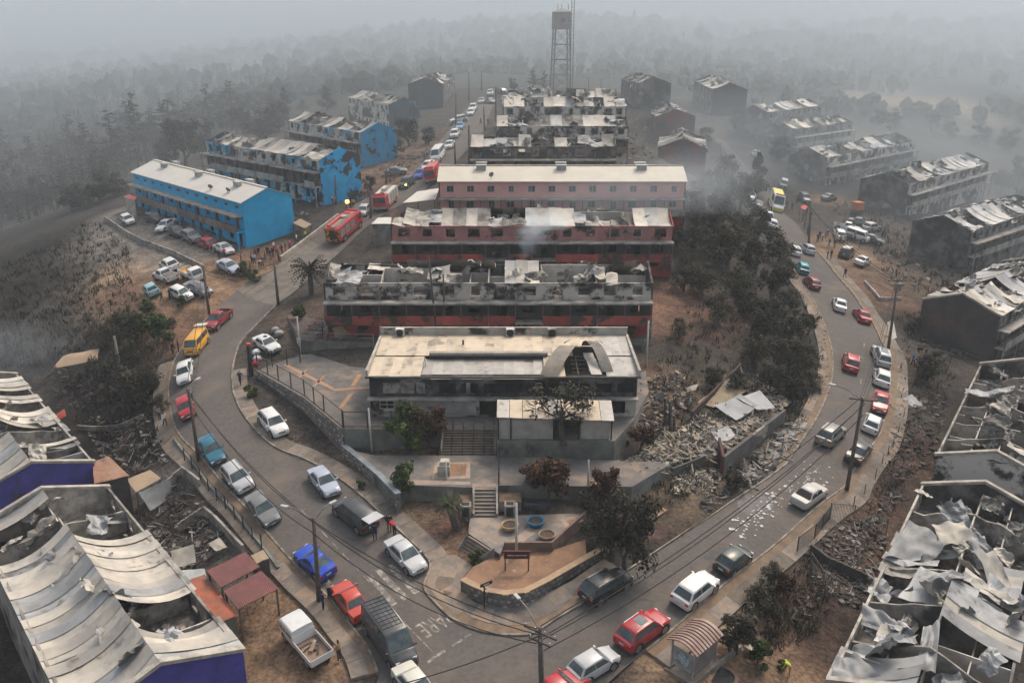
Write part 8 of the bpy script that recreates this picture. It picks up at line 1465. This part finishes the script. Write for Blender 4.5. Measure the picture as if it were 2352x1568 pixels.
# sacks by the alcove, red capped post, wheelie items
pole('rc', (577, 862), (571, 793), 'dark post with red cap at the alcove', m=M_BLACK, r=.2, name='post', cat='post', group=None, r1=.2); mb = MB(); mb.lathe([(.001, .3), (.26, .25), (.28, 0)], n=12); mb.build('red_cap', paint('cap_red', (.5, .04, .03)), byl('dark post with red cap at the alcove'), loc=TOPS['rc'] - byl('dark post with red cap at the alcove').location)
def sack(u, v, r, m, lab, dz=0):
    p = G(u, v); bm = bmesh.new(); bmesh.ops.create_icosphere(bm, subdivisions=2, radius=1)
    for vt in bm.verts: k = 1 + .25 * nz3(vt.co.x * 2 + u, vt.co.y * 2, vt.co.z * 2); vt.co = Vector((vt.co.x * r * k, vt.co.y * r * k, vt.co.z * r * .75 * k + r * .6 + dz))
    me = bpy.data.meshes.new('sack'); bm.to_mesh(me); bm.free(); me.materials.append(m); [setattr(f, 'use_smooth', True) for f in me.polygons]; tag(link('sack', me, None, p), lab, 'sack', 'sacks by the alcove')
SKW = mat('sack_white', (.55, .56, .57), (.4, .42, .45), 2, .7); sack(589, 815, .55, SKW, 'upper white rubbish sack at the alcove fence'); sack(592, 828, .5, SKW, 'lower white rubbish sack at the alcove fence'); sack(588, 838, .38, SHM['red'], 'red sack at the alcove fence'); sack(596, 862, .4, SKW, 'white sack at the foot of the alcove fence'); sack(642, 772, .6, mat('sack_grey', (.3, .3, .29), (.2, .2, .19), 2, .8), 'grey heap of bags behind the alcove car'); sack(633, 762, .5, MATS['sack_grey'], 'smaller grey heap of bags behind the alcove car')
for i, (u, v, d, c, lab) in enumerate([(1362, 760, (.8, .8, 1.5), (.25, .33, .5), 'pale blue fridge lying before the burnt red block'), (1118, 768, (1.6, .7, .8), (.36, .34, .24), 'cream cabinet in front of the burnt red block'), (1096, 764, (.7, .6, .8), (.42, .42, .4), 'white washing machine in front of the burnt red block'), (975, 768, (1.9, 1.1, .7), (.3, .3, .28), 'grey table in the block yard'), (950, 768, (1.3, 1.0, .5), (.26, .26, .24), 'concrete sink in the block yard'), (1290, 768, (.9, .6, .7), (.3, .05, .04), 'red box in the block yard')]):
    p = P(u, v + 8, T0); r_ = thing('salvaged_item', lab, 'furniture', p, random.uniform(-.6, .6), 'salvaged things before the burnt red block'); mb = MB(); mb.bb(-d[0] / 2, d[0] / 2, -d[1] / 2, d[1] / 2, .02, d[2]); mb.build('case', mat('item_%d' % i, c, tuple(x * .6 for x in c), 2, .7), r_); mb = MB(); mb.bb(-d[0] / 2 + .08, d[0] / 2 - .08, -d[1] / 2 - .02, -d[1] / 2, d[2] * .2, d[2] * .85); mb.build('front_panel', mat('item_dark', (.08, .08, .08), (.05, .05, .05), 3, .7), r_)
# lit amber flood lamp on the ladder engine
p = PY(785, 486, 146); r_ = byl('red fire engine with ladder and chevron tail'); q = r_.matrix_world; bpy.context.view_layer.update(); lp = r_.matrix_world.inverted() @ Vector((G(783, 515).x, G(783, 515).y, 0)); mb = MB(); mb.tube((3.6, .9, 2.6), (3.6, .9, 3.9), .06, .06, 6); mb.build('lamp_mast', M_LOCK, r_); mb = MB(); mb.lathe([(.001, .3), (.3, .2), (.32, -.2), (.001, -.3)], n=12); mb.build('lit_lamp', mat('amber_lit', (1, .5, .2), emit=((1, .36, .08), 4)), r_, loc=(3.6, .9, 4.1))
o = byl('dark pickup with amber light on the hill street'); mb = MB(); mb.box((2.05, .75, .8), (.25, .3, .2)); mb.build('lit_indicator', mat('indicator_lit', (1, .7, .1), emit=((1, .6, .05), 6)), o)

# large torn sheets hanging over the bottom right terrace
_r8 = BL['N8'][0]; bpy.context.view_layer.update(); _im = _r8.matrix_world.inverted()
for i, pts in enumerate([[(2031, 1278, 3.5), (2088, 1192, 4.3), (2178, 1245, 3.7), (2135, 1292, 2.7)], [(2061, 1372, 3.1), (2115, 1298, 3.9), (2251, 1352, 4.4), (2231, 1415, 3.6)], [(2235, 1258, 4.4), (2285, 1265, 4.0), (2325, 1338, 3.0), (2288, 1372, 2.7)], [(1981, 1382, 3.4), (2078, 1425, 3.8), (2115, 1482, 3.4), (1978, 1432, 2.8)], [(1918, 1508, 3.5), (1960, 1500, 3.6), (2050, 1565, 3.4), (1905, 1575, 3.0)], [(2140, 1200, 4.2), (2215, 1190, 4.6), (2235, 1235, 4.4), (2160, 1250, 3.6)], [(2120, 1440, 4.0), (2160, 1420, 4.4), (2150, 1540, 4.3), (2105, 1530, 3.6)]]):
    sheet('draped_sheet', [_im @ zz(p) for p in pts], (M_SHEETG, M_SHEETG, M_SHEET)[i % 3], _r8, nu=12, nv=12, amp=.4, sag=.15, seed=60 + i)
# ------------------------------------------------------------------ smoky air
def volmat(name, dens, col, aniso=.1):
    m = bpy.data.materials.new(name); m.use_nodes = True; N = m.node_tree.nodes; L = m.node_tree.links; N.remove(N['Principled BSDF']); v = N.new('ShaderNodeVolumePrincipled'); v.inputs['Color'].default_value = (*col, 1); v.inputs['Density'].default_value = dens; v.inputs['Anisotropy'].default_value = aniso
    L.new(v.outputs[0], N['Material Output'].inputs['Volume']); return m
zmin = float(GZ.min()) - 6
mb = MB(); mb.bb(-1430, 1430, -60, 2130, zmin, float(GZ.max()) + 26); struct(mb.build('haze', volmat('haze_air', HAZE, HAZEC)), None, 'stuff')
_ICO = {}
def puff(name, label, items, dens, shells=1, lump=.2, seed=0):
    """smoke as soft lumps (x, y, z, rx, ry, rz); nested shells thin each lump out towards its edge"""
    rr = random.Random(seed); m = volmat('%s_air_%d' % (name, seed), dens / shells, (.84, .93, 1.0))
    for it in items:
        x, y, z, rx, ry, rz = it; off = rr.random() * 40
        for k in range(shells):
            f = 1 - .27 * k; bm = bmesh.new(); bmesh.ops.create_icosphere(bm, subdivisions=4, radius=1)
            for vt in bm.verts: g = f * (1 + lump * nz3(vt.co.x * 1.6 + off, vt.co.y * 1.6, vt.co.z * 1.6)); vt.co = Vector((x + vt.co.x * rx * g, y + vt.co.y * ry * g, z + vt.co.z * rz * g))
            me = bpy.data.meshes.new(name); bm.to_mesh(me); bm.free(); me.materials.append(m); struct(link(name, me), label, 'stuff')
def at(u, v, y, rx, ry, rz): c = PY(u, v, y); return (c.x, c.y, c.z, rx, ry, rz)
puff('smoke_bank', 'smoke drifting over the upper town', [(0, 900, 0, 1500, 770, 230)], .00105, lump=0, seed=1)
puff('smoke_bank', 'smoke filling the far country', [(0, 1180, 0, 1750, 865, 280)], .0034, lump=0, seed=2)
puff('smoke_bank', 'smoke lying in the valley on the left', [(-430, 520, 0, 330, 330, 130)], .0008, lump=0, seed=3)
puff('smoke_bank', 'smoke lying in the valley on the right', [(390, 420, 0, 290, 240, 110)], .0012, lump=0, seed=4)
puff('smoke_veil', 'thin smoke over the right terraces', [at(1900, 340, 235, 50, 44, 18), at(2200, 440, 205, 50, 44, 16), at(1690, 360, 215, 28, 36, 15), at(2330, 560, 165, 34, 30, 11)], .0035, 3, .3, 5)
puff('smoke_plume', 'white smoke rising behind the burnt red block', [at(1210, 566, 113, 1.2, 1.2, 1.6), at(1218, 545, 114, 1.7, 1.6, 1.7), at(1236, 525, 115, 2.3, 2.0, 1.7), at(1268, 508, 117, 3.2, 2.4, 1.5)], .15, 2, .5, 6)
puff('smoke_veil', 'thin smoke drifting over the intact pink block', [at(1400, 455, 128, 15, 6, 3.4), at(1530, 440, 134, 12, 7, 4.5), at(1620, 415, 145, 13, 9, 6)], .022, 3, .4, 7)
puff('smoke_veil', 'thin blue smoke on the left slope', [at(70, 800, 112, 12, 9, 3), at(130, 765, 118, 9, 8, 2.5)], .02, 3, .4, 8)
